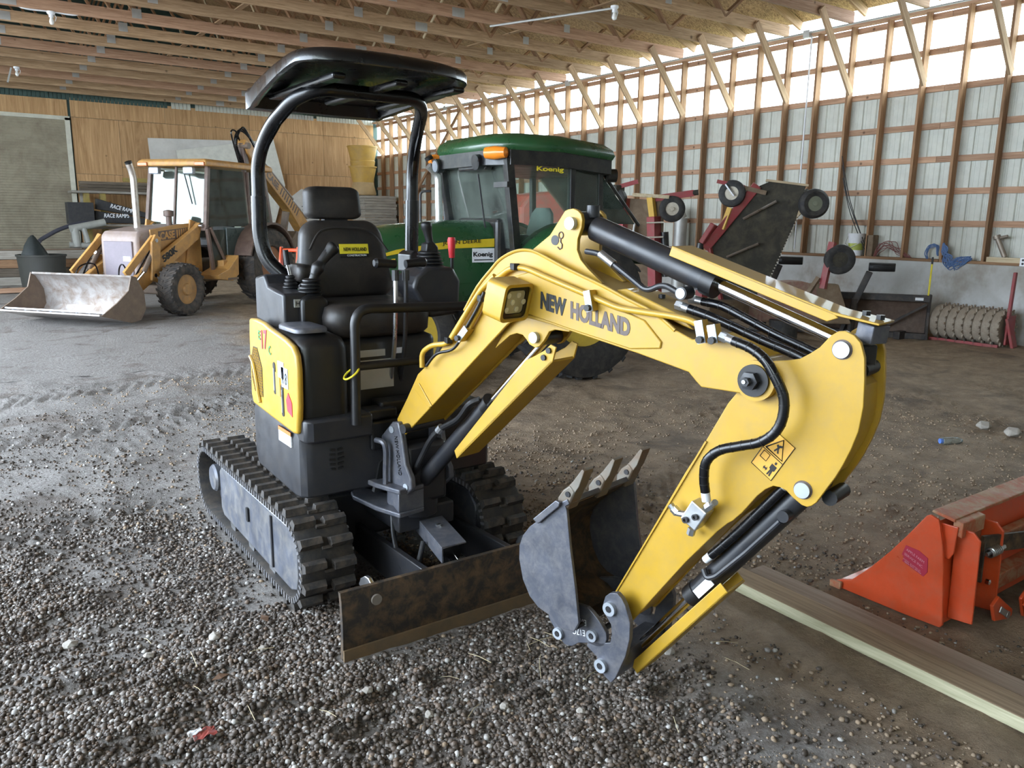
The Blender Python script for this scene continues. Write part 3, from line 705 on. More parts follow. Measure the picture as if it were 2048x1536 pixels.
text('label_lettering', 'WARNING', (1.1105, 3.30, .715), (0, -1, 0), (0, 0, 1), .12, .02, LBLU, hs)
# step tray in front
m = MB(); tp_ = [(1.128, 3.09), (1.135, 3.055), (1.165, 3.035), (1.43, 3.03), (1.43, 3.25), (1.128, 3.25)]
m.prism(tp_, .735, .835, lambda a, b, t: (a, b, t)); m.build('step_tray', CHAR, hs, 30, bevel=.012)
m = MB().box(1.43, 2.05, 3.05, 3.6, .66, .79); fp = m.build('floor_plate', BLK, EX, 0, bevel=.01)
MB().box(1.52, 1.75, 3.044, 3.052, .69, .765).build('rating_plate', CHAR, fp, 0)
# ---- yellow side cover
poly = [(3.085, .775), (3.06, .90), (3.055, 1.05), (3.068, 1.105), (3.105, 1.14), (3.18, 1.158), (3.27, 1.170), (3.37, 1.182), (3.45, 1.197), (3.55, 1.202), (3.645, 1.195), (3.655, 1.12), (3.662, .98), (3.668, .84), (3.645, .797), (3.40, .782), (3.13, .767)]
sc_ = MB().prism(poly, 1.112, 1.14, lambda a, b, t: (t, a, b)).build('side_cover', Y, EX, 30, bevel=.012, seg=3)
# wire mesh grille panel
gpts = [(3.543, 1.073), (3.60, 1.072), (3.632, 1.02), (3.636, .93), (3.61, .87), (3.56, .85), (3.49, .855), (3.488, .99)]
MB().prism(gpts, 1.1105, 1.113, lambda a, b, t: (t, a, b)).build('grille', LBLK, sc_, 0)
def inpoly(x, y, P):
    c = False
    for i in range(len(P)):
        x0, y0 = P[i - 1]; x1, y1 = P[i]
        if (y0 > y) != (y1 > y) and x < (x1 - x0) * (y - y0) / (y1 - y0) + x0: c = not c
    return c
gr_ = MB()
for sgn in (1, -1):
    for k in range(-30, 60):
        run = []
        for j in range(60):
            zz = .845 + j * .004; yy_ = 3.30 + k * .0145 + sgn * (zz - .95) * .6
            if inpoly(yy_, zz, gpts): run.append((1.1095, yy_, zz))
        if len(run) > 2: gr_.bar(run[0], run[-1], .0015, .0015, up=(1, 0, 0))
gr_ = gr_.build('grille_mesh', YD, sc_, 0); gr_['kind'] = 'stuff'
MB().tube(spline([(1.108, 3.640, 1.02), (1.106, 3.59, .99), (1.105, 3.555, .92), (1.106, 3.535, .85), (1.107, 3.525, .825)]), .009, 8).build('grille_rib', Y, sc_)
for y_, z_ in ((3.325, .97), (3.235, .89)):
    MB().prism(rrect(.028, .14, .013), 1.1095, 1.1135, lambda a, b, t: (t, y_ + a, z_ + b)).build('latch_slot', LBLK, sc_, 0)
    MB().prism(rrect(.012, .1, .005), 1.108, 1.1115, lambda a, b, t: (t, y_ + .004 + a, z_ - .005 + b)).build('latch', ZINC, sc_, 0)
text('model_letter', 'E', (1.1105, 3.515, 1.115), (0, -1, 0), (0, 0, 1), .028, .04, LGRN, sc_, bold=.02)
text('model_number', '17', (1.1105, 3.475, 1.075), (0, -1, .12), (0, 0, 1), .075, .085, LRED, sc_, bold=.02)
text('model_letter', 'C', (1.1105, 3.385, 1.065), (0, -1, 0), (0, 0, 1), .028, .04, LGRN, sc_, bold=.02)
MB().box(1.109, 1.1125, 3.205, 3.275, .985, 1.055).build('info_label', WHITE, sc_, 0); MB().box(1.109, 1.1125, 3.16, 3.235, .95, 1.035).build('info_label', LBLU, sc_, 0)
text('label_lettering', 'A', (1.1085, 3.228, .965), (0, -1, 0), (0, 0, 1), .02, .05, LBLK, sc_); text('label_lettering', '8', (1.1085, 3.19, .965), (0, -1, 0), (0, 0, 1), .02, .05, LBLK, sc_)
MB().box(1.1095, 1.1125, 3.26, 3.31, .90, 1.0).build('caution_label', LDEC, sc_, 0)
MB().prism([(3.125, .90), (3.125, .84), (3.18, .855), (3.19, .90), (3.165, .935)], 1.1095, 1.1125, lambda a, b, t: (t, a, b)).build('red_tag', LRED, sc_, 0)
# ---- tank cover (black box beside the seat) and its flap
def loftbox(x0, x1, y0, y1, z0, z1, r, top=.03):
    rings = []
    for z, i in ((z0, 0), (z1 - top, 0), (z1 - top * .4, top * .25), (z1, top)):
        w, d = x1 - x0 - 2 * i, y1 - y0 - 2 * i
        rings.append([((x0 + x1) / 2 + a, (y0 + y1) / 2 + b, z) for a, b in rrect(w, d, min(r, w / 2.1, d / 2.1))])
    return MB().loft(rings)
tk = loftbox(1.135, 1.355, 3.085, 3.62, .80, 1.18, .05, .06).build('tank_cover', BLK, EX, 40)
for x in (1.19, 1.265, 1.32): MB().box(x, x + .008, 3.103, 3.12, .85, 1.08).build('moulded_rib', BLK, tk, 0, bevel=.003)
loftbox(1.14, 1.285, 3.12, 3.36, 1.183, 1.205, .04, .01).build('filler_flap', WORN, tk, 40)
hb = loftbox(1.25, 1.95, 3.6, 4.22, .8, 1.14, .2, .05).build('engine_hood', BLK, EX, 40)
sb_ = loftbox(1.38, 1.85, 3.22, 3.75, .79, 1.13, .04, .03).build('seat_base', BLK, EX, 40)
MB().box(1.44, 1.62, 3.212, 3.222, .90, 1.03).build('instruction_plate', GALV, sb_, 0); MB().box(1.44, 1.58, 3.212, 3.221, 1.045, 1.075).build('instruction_plate', GALV, sb_, 0); MB().box(1.62, 1.67, 3.212, 3.221, 1.05, 1.075).build('instruction_plate', WHITE, sb_, 0)
# ---- seat
st = thing('s', None, None); bpy.data.objects.remove(st)
def pad(name, cx, cy, z0, z1, w0, w1, dep, tilt, parent, r=.07, bev=.035):
    h = z1 - z0; out = []
    for a, b in rrect(1, 1, .2 if r > .05 else .12, 6):
        f = (b + .5); w = w0 + (w1 - w0) * f
        out.append((a * w, z0 + f * h))
    rings = []
    for t, sc in ((-.5, .80), (-.42, .93), (-.25, 1.0), (.25, 1.0), (.42, .94), (.5, .82)):
        rings.append([(cx + a * sc, cy + t * dep + ((b - z0)) * tilt, (z0 + z1) / 2 + (b - (z0 + z1) / 2) * (1 - (1 - sc) * .7)) for a, b in out])
    return MB().loft(rings).build(name, SEATV, parent, 60)
cu_ = MB().loft([[(1.59 + a * s, 3.46 + b * s, z) for a, b in rrect(.50, .48, .09, 5)] for z, s in ((1.13, .93), (1.15, 1.0), (1.22, 1.02), (1.262, .97), (1.275, .84))]).build('seat_cushion', SEATV, EX, 60)
bk = pad('backrest', 1.605, 3.665, 1.265, 1.635, .50, .39, .11, .20, cu_)
MB().tube(spline([(1.40, 3.61, 1.50), (1.47, 3.64, 1.585), (1.6, 3.65, 1.60), (1.73, 3.64, 1.58), (1.80, 3.61, 1.49)]), .006, 6).build('backrest_seam', SEATV, cu_)
hd = pad('headrest', 1.585, 3.765, 1.640, 1.795, .285, .27, .09, .12, cu_)
MB().box(1.53, 1.65, 3.74, 3.78, 1.60, 1.66).build('headrest_stem', BLK, cu_, 0)
yb = 3.665 + .16 * .2 - .055
def bp(x, z): return (x, 3.665 + (z - 1.265) * .20 - .0585, z)
m = MB(); q = [bp(1.565, 1.478), bp(1.715, 1.478), bp(1.715, 1.524), bp(1.565, 1.524)]; q2 = [(a, b - .003, c) for a, b, c in q]
m.add(q + q2, [(0, 1, 2, 3), (7, 6, 5, 4), (0, 4, 5, 1), (1, 5, 6, 2), (2, 6, 7, 3), (3, 7, 4, 0)]).build('maker_badge', LYEL, cu_, 0)
m = MB(); q = [bp(1.565, 1.462), bp(1.715, 1.462), bp(1.715, 1.478), bp(1.565, 1.478)]; q2 = [(a, b - .003, c) for a, b, c in q]
m.add(q + q2, [(0, 1, 2, 3), (7, 6, 5, 4), (0, 4, 5, 1), (1, 5, 6, 2), (2, 6, 7, 3), (3, 7, 4, 0)]).build('maker_badge', LBLK, cu_, 0)
a_ = Vector(bp(1.585, 1.490)); text('badge_lettering', 'NEW HOLLAND', (a_.x, a_.y - .0045, a_.z), (1, 0, 0), (0, .2, 1), .12, .018, LBLK, cu_, bold=.01)
a_ = Vector(bp(1.60, 1.4655)); text('badge_lettering', 'CONSTRUCTION', (a_.x, a_.y - .0045, a_.z), (1, 0, 0), (0, .2, 1), .10, .009, WHITE, cu_)
for x in (1.345,): 
    MB().loft([[(x + a, 3.62 + b, z) for a, b in rrect(.07 * s, .20 * s, .03 * s)] for z, s in ((1.36, .85), (1.37, 1), (1.42, 1), (1.435, .85))]).build('armrest', SEATV, cu_, 60)
    MB().tube(spline([(x, 3.66, 1.37), (x - .005, 3.68, 1.28), (x, 3.62, 1.2)]), .018, 8).build('armrest_bracket', CHAR, cu_)
# ---- consoles and levers
m = MB().prism([(3.36, 1.15), (3.36, 1.325), (3.47, 1.335), (3.56, 1.345), (3.60, 1.395), (3.73, 1.375), (3.735, 1.18)], 1.175, 1.285, lambda a, b, t: (t, a, b))
rc = m.build('control_console', WORN if False else CHAR, EX, 30, bevel=.012)
MB().prism([(1.245, 1.13), (1.245, 1.30), (1.275, 1.315), (1.345, 1.31), (1.372, 1.29), (1.372, 1.13)], 3.33, 3.48, lambda a, b, t: (a, t, b)).build('joystick_tower', BLK, rc, 30, bevel=.015)
def bellows(cx, cy, z0, z1, r0, r1, n, tx=0, ty=0):
    pr = []
    for i in range(n):
        f = i / n; r = r0 + (r1 - r0) * f; z = z0 + (z1 - z0) * f; dz = (z1 - z0) / n
        pr += [(r * .84, z), (r, z + dz * .3), (r, z + dz * .6)]
    pr.append((r1 * .8, z1))
    rings = []
    for r, z in pr:
        f = (z - z0) / (z1 - z0); rings.append([(cx + tx * f + r * math.cos(2 * math.pi * k / 20), cy + ty * f + r * math.sin(2 * math.pi * k / 20), z) for k in range(20)])
    return MB().loft(rings)
bellows(1.31, 3.41, 1.305, 1.385, .056, .036, 5, .012, -.01).build('joystick_boot', BLK, rc, 30)
MB().tube(spline([(1.325, 3.40, 1.37), (1.345, 3.40, 1.415), (1.37, 3.40, 1.455), (1.40, 3.40, 1.495), (1.425, 3.40, 1.52), (1.435, 3.40, 1.53)]), .02, 12, rs=None).build('joystick_stem', BLK, rc, 50)
jp = spline([(1.335, 3.40, 1.395), (1.35, 3.40, 1.425), (1.372, 3.40, 1.455), (1.40, 3.40, 1.487), (1.425, 3.40, 1.515), (1.437, 3.40, 1.527)], 4)
rr_ = [.022, .021, .023, .026, .029, .03, .026, .022, .02, .02, .021, .022, .023, .025, .027, .029, .031, .031, .029, .026, .018]
MB().tube(jp, .02, 14, rs=(rr_ + [.016] * 40)[:len(jp)]).build('joystick', BLK, rc, 60)
bellows(1.262, 3.50, 1.335, 1.395, .035, .016, 4).build('lever_boot', BLK, rc, 30)
MB().tube([(1.262, 3.50, 1.39), (1.252, 3.50, 1.44)], .007, 8).build('lever', CHROME, rc)
MB().tube([(1.252, 3.50, 1.44), (1.245, 3.50, 1.505)], .013, 10, rs=[.013, .012]).build('lever_grip', BLK, rc)
MB().box(1.222, 1.252, 3.352, 3.361, 1.265, 1.30).build('symbol_label', GALV, rc, 0)
text('symbol_lettering', 'H', (1.228, 3.3505, 1.272), (1, 0, 0), (0, 0, 1), .018, .02, LBLK, rc)
m = MB().prism([(1.76, 1.33), (1.78, 1.385), (1.84, 1.43), (1.98, 1.425), (2.02, 1.36), (2.01, 1.20), (1.85, 1.19)], 3.28, 3.50, lambda a, b, t: (a + (t - 3.28) * .08, t, b))
lc = m.build('control_console', CHAR, EX, 30, bevel=.018, seg=3)
bellows(1.895, 3.36, 1.42, 1.50, .072, .05, 5, -.005, 0).build('joystick_boot', BLK, lc, 30)
MB().prism([(1.86, 1.49), (1.865, 1.535), (1.90, 1.545), (1.925, 1.52), (1.93, 1.485)], 3.33, 3.39, lambda a, b, t: (a, t, b)).build('joystick_base', BLK, lc, 30, bevel=.006)
jp = spline([(1.90, 3.36, 1.52), (1.892, 3.36, 1.555), (1.884, 3.36, 1.59), (1.878, 3.36, 1.62), (1.876, 3.36, 1.635)], 4)
MB().tube(jp, .02, 14, rs=[.018, .018, .018, .018, .019, .019, .02, .021, .022, .024, .026, .027, .027, .026, .024, .02, .012]).build('joystick', BLK, lc, 60)
MB().tube([(2.085, 3.45, 1.18), (2.075, 3.45, 1.26), (2.072, 3.45, 1.49)], .009, 8).build('safety_lever', BLK, lc)
MB().tube([(2.072, 3.45, 1.46), (2.071, 3.45, 1.49), (2.07, 3.45, 1.545), (2.07, 3.45, 1.56)], .02, 12, rs=[.014, .016, .021, .017]).build('safety_knob', REDK, lc, 60)
for x, tw in ((1.590, -1), (1.640, 1)):
    lv = MB().tube(fillet([(x + .03, 3.28, .80), (x + .01, 3.16, 1.08), (x, 3.12, 1.29), (x, 3.12, 1.42)], .05), .010, 10).build('travel_lever', STEEL if tw < 0 else CHAR, EX)
    MB().tube([(x, 3.12, 1.385), (x, 3.12, 1.43)], .016, 10).build('lever_collar', CHAR, lv)
    MB().tube([(x + tw * .0, 3.12, 1.455), (x + tw * .055, 3.12, 1.460), (x + tw * .09, 3.12, 1.462), (x + tw * .10, 3.12, 1.462)], .02, 12, rs=[.018, .019, .022, .014]).build('lever_grip', BLK, lv)
# guard rail in front of the feet
gr1 = MB().tube(fillet([(1.345, 3.02, .80), (1.352, 3.02, 1.285), (1.85, 3.02, 1.270), (2.02, 3.06, 1.265), (2.03, 3.3, 1.20)], .075, 8), .021, 14).build('guard_rail', BLK, EX)
MB().tube([(1.352, 3.02, 1.045), (1.70, 3.02, 1.045)], .018, 12).build('rail_crossbar', BLK, gr1)
MB().tube([(1.33 + .03 * math.cos(t), 3.02 + .033 * math.sin(t), 1.02 + .022 * math.cos(t)) for t in np.linspace(0, 6.28, 20)], .0045, 6).build('cable_tie', LYEL, gr1)
# clutter below the feet
MB().box(1.50, 1.70, 3.10, 3.2, .80, .86).build('pedal', BLK, fp, 0, bevel=.01); MB().box(1.42, 1.56, 3.06, 3.16, .795, .84).build('pedal', BLK, fp, 0, bevel=.01)
# ---- canopy
out = [(1.30, 3.95), (1.245, 3.89), (1.195, 3.55), (1.165, 3.20), (1.18, 3.06), (1.25, 2.985), (1.38, 2.955), (1.58, 2.955), (1.76, 2.99), (1.90, 3.06), (1.97, 3.16), (1.985, 3.30), (1.965, 3.55), (1.93, 3.89), (1.875, 3.95)]
def inset(P, d):
    cx = sum(p[0] for p in P) / len(P); cy = sum(p[1] for p in P) / len(P)
    return [(x - math.copysign(min(d, abs(x - cx)), x - cx) * (abs(x - cx) / .45), y - math.copysign(min(d, abs(y - cy)), y - cy) * (abs(y - cy) / .48)) for x, y in P]
def smoothp(P, k=3):
    P3 = [(x, y, 0) for x, y in P] ; Q = [Vector(p) for p in P3]; o_ = []
    N0 = len(Q)
    for i in range(N0):
        for j in range(k):
            t = j / k; p0, p1, p2, p3 = Q[i - 1], Q[i], Q[(i + 1) % N0], Q[(i + 2) % N0]
            v_ = 0.5 * ((2 * p1) + (p2 - p0) * t + (2 * p0 - 5 * p1 + 4 * p2 - p3) * t * t + (3 * p1 - p0 - 3 * p2 + p3) * t ** 3); o_.append((v_.x, v_.y))
    return o_
O = smoothp(out)
rings = []
for z, d, k_ in ((2.245, .05, .06), (2.228, .035, .10), (2.222, .012, .10), (2.226, 0, .10), (2.255, .0, .05), (2.270, .012, .045), (2.280, .045, .045), (2.290, .16, .045), (2.293, .3, .045)): rings.append([(x, y, z - k_ * max(0, y - 3.1)) for x, y in inset(O, d)])
cn = MB().loft(rings).build('canopy_roof', GBLK, EX, 50)
for x in (1.33, 1.60, 1.87): MB().box(x - .03, x + .03, 3.05, 3.8, 2.175, 2.20).build('roof_rib', GBLK, cn, 0, bevel=.01)
hoop = fillet([(1.33, 3.62, 1.33), (1.225, 3.70, 1.45), (1.205, 3.72, 1.56), (1.205, 3.70, 1.90), (1.235, 3.60, 2.04), (1.285, 3.42, 2.14), (1.36, 3.33, 2.175), (1.82, 3.33, 2.175), (1.895, 3.42, 2.14), (1.96, 3.60, 2.04), (1.99, 3.70, 1.90), (1.99, 3.72, 1.45)], .09, 6)
hp = MB().tube(hoop, .030, 16).build('canopy_post_hoop', GBLK, cn)
MB().tube(fillet([(1.30, 3.64, 1.365), (1.225, 3.70, 1.45), (1.205, 3.72, 1.56), (1.205, 3.71, 1.74)], .09, 6), .034, 16).build('post_sleeve', GBLK, cn)
MB().tube([(1.99, 3.705, 1.74), (1.99, 3.72, 1.45)], .035, 16).build('post_sleeve', GBLK, cn)
for s_, (xa, xb) in ((1, (1.205, 1.295)), (-1, (1.99, 1.885))):
    q = [(xa, 3.68, 1.82), (xa + s_ * .012, 3.64, 1.93), (xa + s_ * .045, 3.52, 2.04), (xb, 3.38, 2.13), (xb + s_ * .02, 3.36, 2.17), (xb, 3.44, 2.17), (xa + s_ * .03, 3.62, 2.03), (xa, 3.71, 1.88)]
    q = [Vector(p) for p in q]; n_ = Vector((.9 * s_, .35, 0)).normalized() * .012
    MB().add(q + [p + n_ for p in q], [tuple(range(8)), tuple(range(15, 7, -1))] + [(i, (i + 1) % 8, 8 + (i + 1) % 8, 8 + i) for i in range(8)]).build('post_gusset', GBLK, cn, 0)
MB().prism([(1.93, 1.38), (1.93, 1.47), (1.96, 1.49), (2.01, 1.48), (2.03, 1.38)], 3.62, 3.76, lambda a, b, t: (a, t, b)).build('post_mount', BLK, cn, 0, bevel=.008)
# ---- swing bracket, boom, arm, bucket (all in one upright working plane)
BA = math.radians(12.0)
BD = Vector((math.sin(BA), -math.cos(BA), 0)); BN = Vector((math.cos(BA), math.sin(BA), 0)); BP = Vector((1.52, 2.95, 0))
def bf(u, z, w): return BP + BD * u + BN * w + Vector((0, 0, z))
def bpl(poly, w0, w1): return MB().prism(poly, w0, w1, lambda a, b, t: bf(a, b, t))
def bpin(u, z, w0, w1, r, name, mat, par, n=20):
    return MB().cyl(bf(u, z, w0), bf(u, z, w1), r, n).build(name, mat, par)
sw = bpl([(-0.035, .800), (0.006, .806), (0.026, .747), (0.048, .628), (0.083, .573), (0.088, .527), (-0.008, .439), (-0.046, .404), (-0.083, .425), (-0.08, .521), (-0.076, .678), (-0.13, .705), (-0.094, .741)], -.022, .006)
sw.prism([(-0.035, .800), (0.006, .806), (0.026, .747), (0.048, .628), (0.083, .573), (0.088, .527), (-0.008, .439), (-0.046, .404), (-0.083, .425), (-0.08, .521), (-0.076, .678), (-0.13, .705), (-0.094, .741)], .20, .226, lambda a, b, t: bf(a, b, t))
swo = sw.build('swing_bracket', WORN, EX, 30, bevel=.006)
LUGP = [(1.40, 3.20), (1.415, 3.255), (1.45, 3.28), (1.49, 3.27), (1.52, 3.21), (1.575, 3.05), (1.60, 2.90), (1.47, 2.88), (1.425, 3.02)]
for z_ in (.505, .40): MB().prism(LUGP, z_, z_ + .022, lambda a, b, t: (a, b, t)).build('pivot_lug', WORN, swo, 30, bevel=.005)
MB().prism([(1.47, 2.89), (1.60, 2.90), (1.585, 3.0), (1.49, 2.98)], .42, .506, lambda a, b, t: (a, b, t)).build('lug_web', WORN, swo, 30, bevel=.005)
m = MB().prism(circ(1.62, 3.02, .10, 24), .36, .56, lambda a, b, t: (a, b, t)); m.box(1.5, 1.78, 2.95, 3.3, .30, .40); m.build('swing_post', CHAR, swo, 30, bevel=.008)
MB().box(1.53, 1.73, 2.92, 3.02, .43, .70).build('bracket_web', CHAR, swo, 30, bevel=.02)
MB().lathe([(0, 0), (.026, 0), (.026, .035), (.02, .042), (0, .042)], (1.453, 3.215, .527), (0, 0, 1), 18).build('pivot_pin', CHAR, swo)
MB().lathe([(0, 0), (.014, 0), (.014, .003), (0, .003)], (1.453, 3.215, .569), (0, 0, 1), 18).build('pin_cap', PIN, swo)
MB().cyl((1.45, 3.215, .465), (1.22, 3.34, .475), .02, 14).build('swing_cylinder_rod', CHROME, swo)
for u, z in ((-.036, .766), (.052, .53)): bpin(u, z, -.027, -.02, .015, 'pin_end', PIN, swo)
MB().tube(spline([bf(-.10, .715, -.06), bf(-.055, .71, -.055), bf(-.045, .67, -.05), bf(-.05, .58, -.05), bf(-.05, .50, -.05)]), .012, 8).build('hydraulic_hose', WORN, swo)
text('cast_lettering', 'NEW HOLLAND', bf(-.02, .74, -.0225), (-BN * 0 + BD * .16 + Vector((0, 0, -1))), (BD + Vector((0, 0, .16))), .17, .02, CHAR, swo, depth=.003)
# boom
BOOM = [(-0.029, 0.809), (0.038, 0.908), (0.11, 1.024), (0.238, 1.128), (0.307, 1.214), (0.387, 1.312), (0.455, 1.405), (0.528, 1.475), (0.567, 1.509), (0.615, 1.533), (0.661, 1.546), (0.707, 1.548), (0.752, 1.539), (0.866, 1.498), (1.026, 1.447), (1.132, 1.409), (1.231, 1.375), (1.305, 1.329), (1.365, 1.306), (1.423, 1.323), (1.502, 1.305), (1.569, 1.288), (1.6, 1.267), (1.624, 1.235), (1.628, 1.214), (1.62, 1.189), (1.593, 1.169), (1.518, 1.168), (1.404, 1.167), (1.384, 1.183), (1.359, 1.206), (1.178, 1.24), (0.942, 1.277), (0.811, 1.299), (0.718, 1.309), (0.671, 1.31), (0.611, 1.279), (0.229, 0.934), (0.011, 0.739), (-0.016, 0.768)]
def shrink(P, d):
    """inset a closed outline by d"""
    n = len(P); A = sum(P[i][0] * P[(i + 1) % n][1] - P[(i + 1) % n][0] * P[i][1] for i in range(n)); s = 1 if A > 0 else -1; out = []
    for i in range(n):
        x0, y0 = P[i - 1]; x1, y1 = P[i]; x2, y2 = P[(i + 1) % n]
        e1 = Vector((x1 - x0, y1 - y0)).normalized(); e2 = Vector((x2 - x1, y2 - y1)).normalized()
        n1 = Vector((-e1.y, e1.x)) * s; n2 = Vector((-e2.y, e2.x)) * s; b = (n1 + n2); l = max(.5, b.length_squared / 2 * 1.0)
        q = b / b.length_squared * 2 * d if b.length > .3 else n1 * d
        out.append((x1 + q.x, y1 + q.y))
    return out
body = MB(); body.prism(BOOM, 0, .012, lambda a, b, t: bf(a, b, t)); body.prism(BOOM, .188, .20, lambda a, b, t: bf(a, b, t))
core = [p for p in shrink(BOOM, .008)]
cut = core[:19] + [(1.41, 1.30), (1.42, 1.18)] + core[29:]
body.prism(cut, .012, .188, lambda a, b, t: bf(a, b, t))
bm = body.build('boom', Y, EX, 40, bevel=.003)
for w in (.03, .155):
    bpl([(0.69, 1.543), (0.776, 1.6), (0.839, 1.681), (0.853, 1.686), (0.874, 1.689), (0.893, 1.683), (0.908, 1.671), (0.914, 1.652), (0.912, 1.627), (0.897, 1.589), (0.896, 1.553), (0.912, 1.522), (0.944, 1.493), (1.004, 1.45), (0.975, 1.439), (0.824, 1.492)], w, w + .016).build('cylinder_bracket', Y, bm, 40, bevel=.002)
for w in (.028, .155):
    bpl([(0.522, 1.177), (0.597, 1.234), (0.63, 1.245), (0.659, 1.242), (0.678, 1.227), (0.693, 1.211), (0.72, 1.202), (0.739, 1.209), (0.762, 1.233), (0.783, 1.266), (0.809, 1.276), (0.871, 1.275), (0.901, 1.294), (0.789, 1.312), (0.66, 1.318), (0.599, 1.291)], w, w + .016).build('cylinder_bracket', Y, bm, 40, bevel=.002)
bpl([(0.62, 1.446), (0.719, 1.474), (0.828, 1.458), (1.02, 1.398), (1.196, 1.349), (1.263, 1.287), (1.259, 1.266), (1.148, 1.252), (0.899, 1.291), (0.723, 1.322), (0.67, 1.335)], -.006, .002).build('boom_stiffener', Y, bm, 30, bevel=.004)
bpl([(0.09, .96), (0.12, .99), (0.20, .905), (.18, .895)], -.004, .002).build('weld_rib', Y, bm, 0, bevel=.002)
# edge flange over the bend
fl_ = [bf(u, z - .002, .0) for u, z in BOOM[5:18]]
MB().tube(spline(fl_, 3), .006, 8).build('edge_flange', Y, bm)
bpin(.873, 1.640, .012, .19, .021, 'bracket_pin', PIN, bm); bpin(.722, 1.240, .012, .19, .02, 'bracket_pin', PIN, bm); bpin(.045, .785, -.03, .23, .02, 'foot_pin', CHAR, bm)
bpin(1.578, 1.213, -.012, .212, .058, 'arm_pivot_boss', Y, bm, 32)
bpin(1.575, 1.214, -.020, -.010, .046, 'pivot_washer', BLK, bm, 32)
nt_o = MB().lathe([(0, 0), (.027, 0), (.027, .022), (.013, .024), (.013, .042), (0, .042)], bf(1.572, 1.215, -.020), -BN, 6).build('pivot_nut', CHAR, bm, 20)
MB().cyl(bf(1.570, 1.216, -.06), bf(1.570, 1.216, -.066), .006, 10).build('grease_nipple', ZINC, nt_o)
# lifting eye cut-out and hook mark
bpl(circ(.800, 1.583, .017, 18), .0285, .031).build('lifting_hole', LBLK, bm, 0)
hk = [(.8255, 1.588 - .0), (.8255, 1.577), (.832, 1.570), (.831, 1.558), (.822, 1.553), (.813, 1.560)]
MB().tube([bf(a, b, .0285) for a, b in hk], .0022, 6).build('hook_mark', LGRY, bm); MB().tube([bf(.826 + .010 * math.cos(t), 1.600 + .011 * math.sin(t), .0285) for t in np.linspace(0, 6.28, 16)], .002, 6).build('hook_mark', LGRY, bm)
e = Vector((.376, -.060)); e.normalize(); up_ = Vector((.16, .987))
def b3(v): return BD * v.x + Vector((0, 0, v.y))
text('maker_lettering', 'NEW', bf(.771, 1.349, -.0068), b3(e), b3(Vector((.02, 1))), .115, .060, LBLK, bm, bold=.055)
text('maker_lettering', 'HOLLAND', bf(.905, 1.327, -.0068), b3(e), b3(Vector((-.02, 1))), .245, .060, LGRY, bm, bold=.055)
# work lamp in its box
LA = Vector((.45, -.05)).normalized()
def lampp(a, b, c):
    """a across (w), b up, c forward along the boom"""
    base = Vector((.715, 1.372)) ; f = Vector((.93, -.36)).normalized(); u_ = Vector((-f.y, f.x))
    f = Vector((.97, -.24)).normalized(); u_ = Vector((.24, .97))
    q = base + f * c + u_ * b
    return bf(q.x, q.y, a)
Lx0, Lx1 = -.150, -.004
ring = lambda s: [(Lx0 + (Lx1 - Lx0) * .5 + a * s, b * s) for a, b in rrect(.146, .135, .022, 4)]
m = MB(); Ro = ring(1.0); Ri = ring(.84)
rg = [[lampp(a, b, -.075) for a, b in Ro], [lampp(a, b, .012) for a, b in Ro], [lampp(a, b, .012) for a, b in Ri], [lampp(a, b, -.02) for a, b in Ri]]
lb = m.loft(rg).build('lamp_housing', Y, bm, 35)
m = MB(); Rb = ring(.83); Rc = ring(.62)
lo = m.loft([[lampp(a, b, -.02) for a, b in Rb], [lampp(a, b, .004) for a, b in Rb], [lampp(a, b, .004) for a, b in Rc], [lampp(a, b, -.006) for a, b in Rc]]).build('work_lamp', GBLK, bm, 35)
m = MB(); m.loft([[lampp(a, b, -.006) for a, b in ring(.61)], [lampp(a, b, .001) for a, b in ring(.60)]]).build('lamp_lens', paint('lamp_lens', (0.36, 0.33, 0.20), .15, var=.2), lo, 35)
for a, b in ((-.05, .025), (.0, .025), (-.025, 0.0), (.03, 0), (-.05, -.025), (0, -.025)):
    MB().cyl(lampp(a - .065, b, .0), lampp(a - .065, b, .004), .010, 12).build('led', paint('led_cup', (.6, .58, .42), .2), lo)
# steel pipes and clips
def ptube(P, w, r, name, mat, par, n=10, sp=False): return MB().tube((spline if sp else lambda q: fillet(q, .03, 4))([bf(a, b, w) for a, b in P]), r, n).build(name, mat, par, 50)
ptube([(0.431, 1.251), (0.494, 1.34), (0.552, 1.43), (0.638, 1.484), (0.709, 1.486), (0.789, 1.463), (0.994, 1.41), (1.108, 1.379), (1.208, 1.375), (1.306, 1.372), (1.374, 1.364), (1.43, 1.336)], -.016, .0105, 'hydraulic_pipe', Y, bm)
ptube([(0.157, 1.061), (0.155, 1.122), (0.216, 1.159), (0.306, 1.174), (0.34, 1.209), (0.423, 1.316), (0.489, 1.395), (.56, 1.45)], -.016, .0105, 'hydraulic_pipe', Y, bm)
ptube([(.60, 1.44), (.70, 1.455)], .21, .010, 'hydraulic_pipe', Y, bm)
ptube([(0.20, 1.075), (0.26, 1.130), (0.36, 1.165), (0.43, 1.255), (0.486, 1.33), (0.52, 1.39)], -.03, .006, 'wiring_loom', BLK, bm, 8, True)
for u, z in ((.317, 1.19), (.497, 1.365), (.66, 1.488)):
    MB().box(-.012, .012, -.018, .018, -.012, .012).build('pipe_clip', BLK, bm, 0, bevel=.003).matrix_basis = Matrix.Translation(bf(u, z, -.02)) @ Matrix.Rotation(-BA, 4, 'Z')
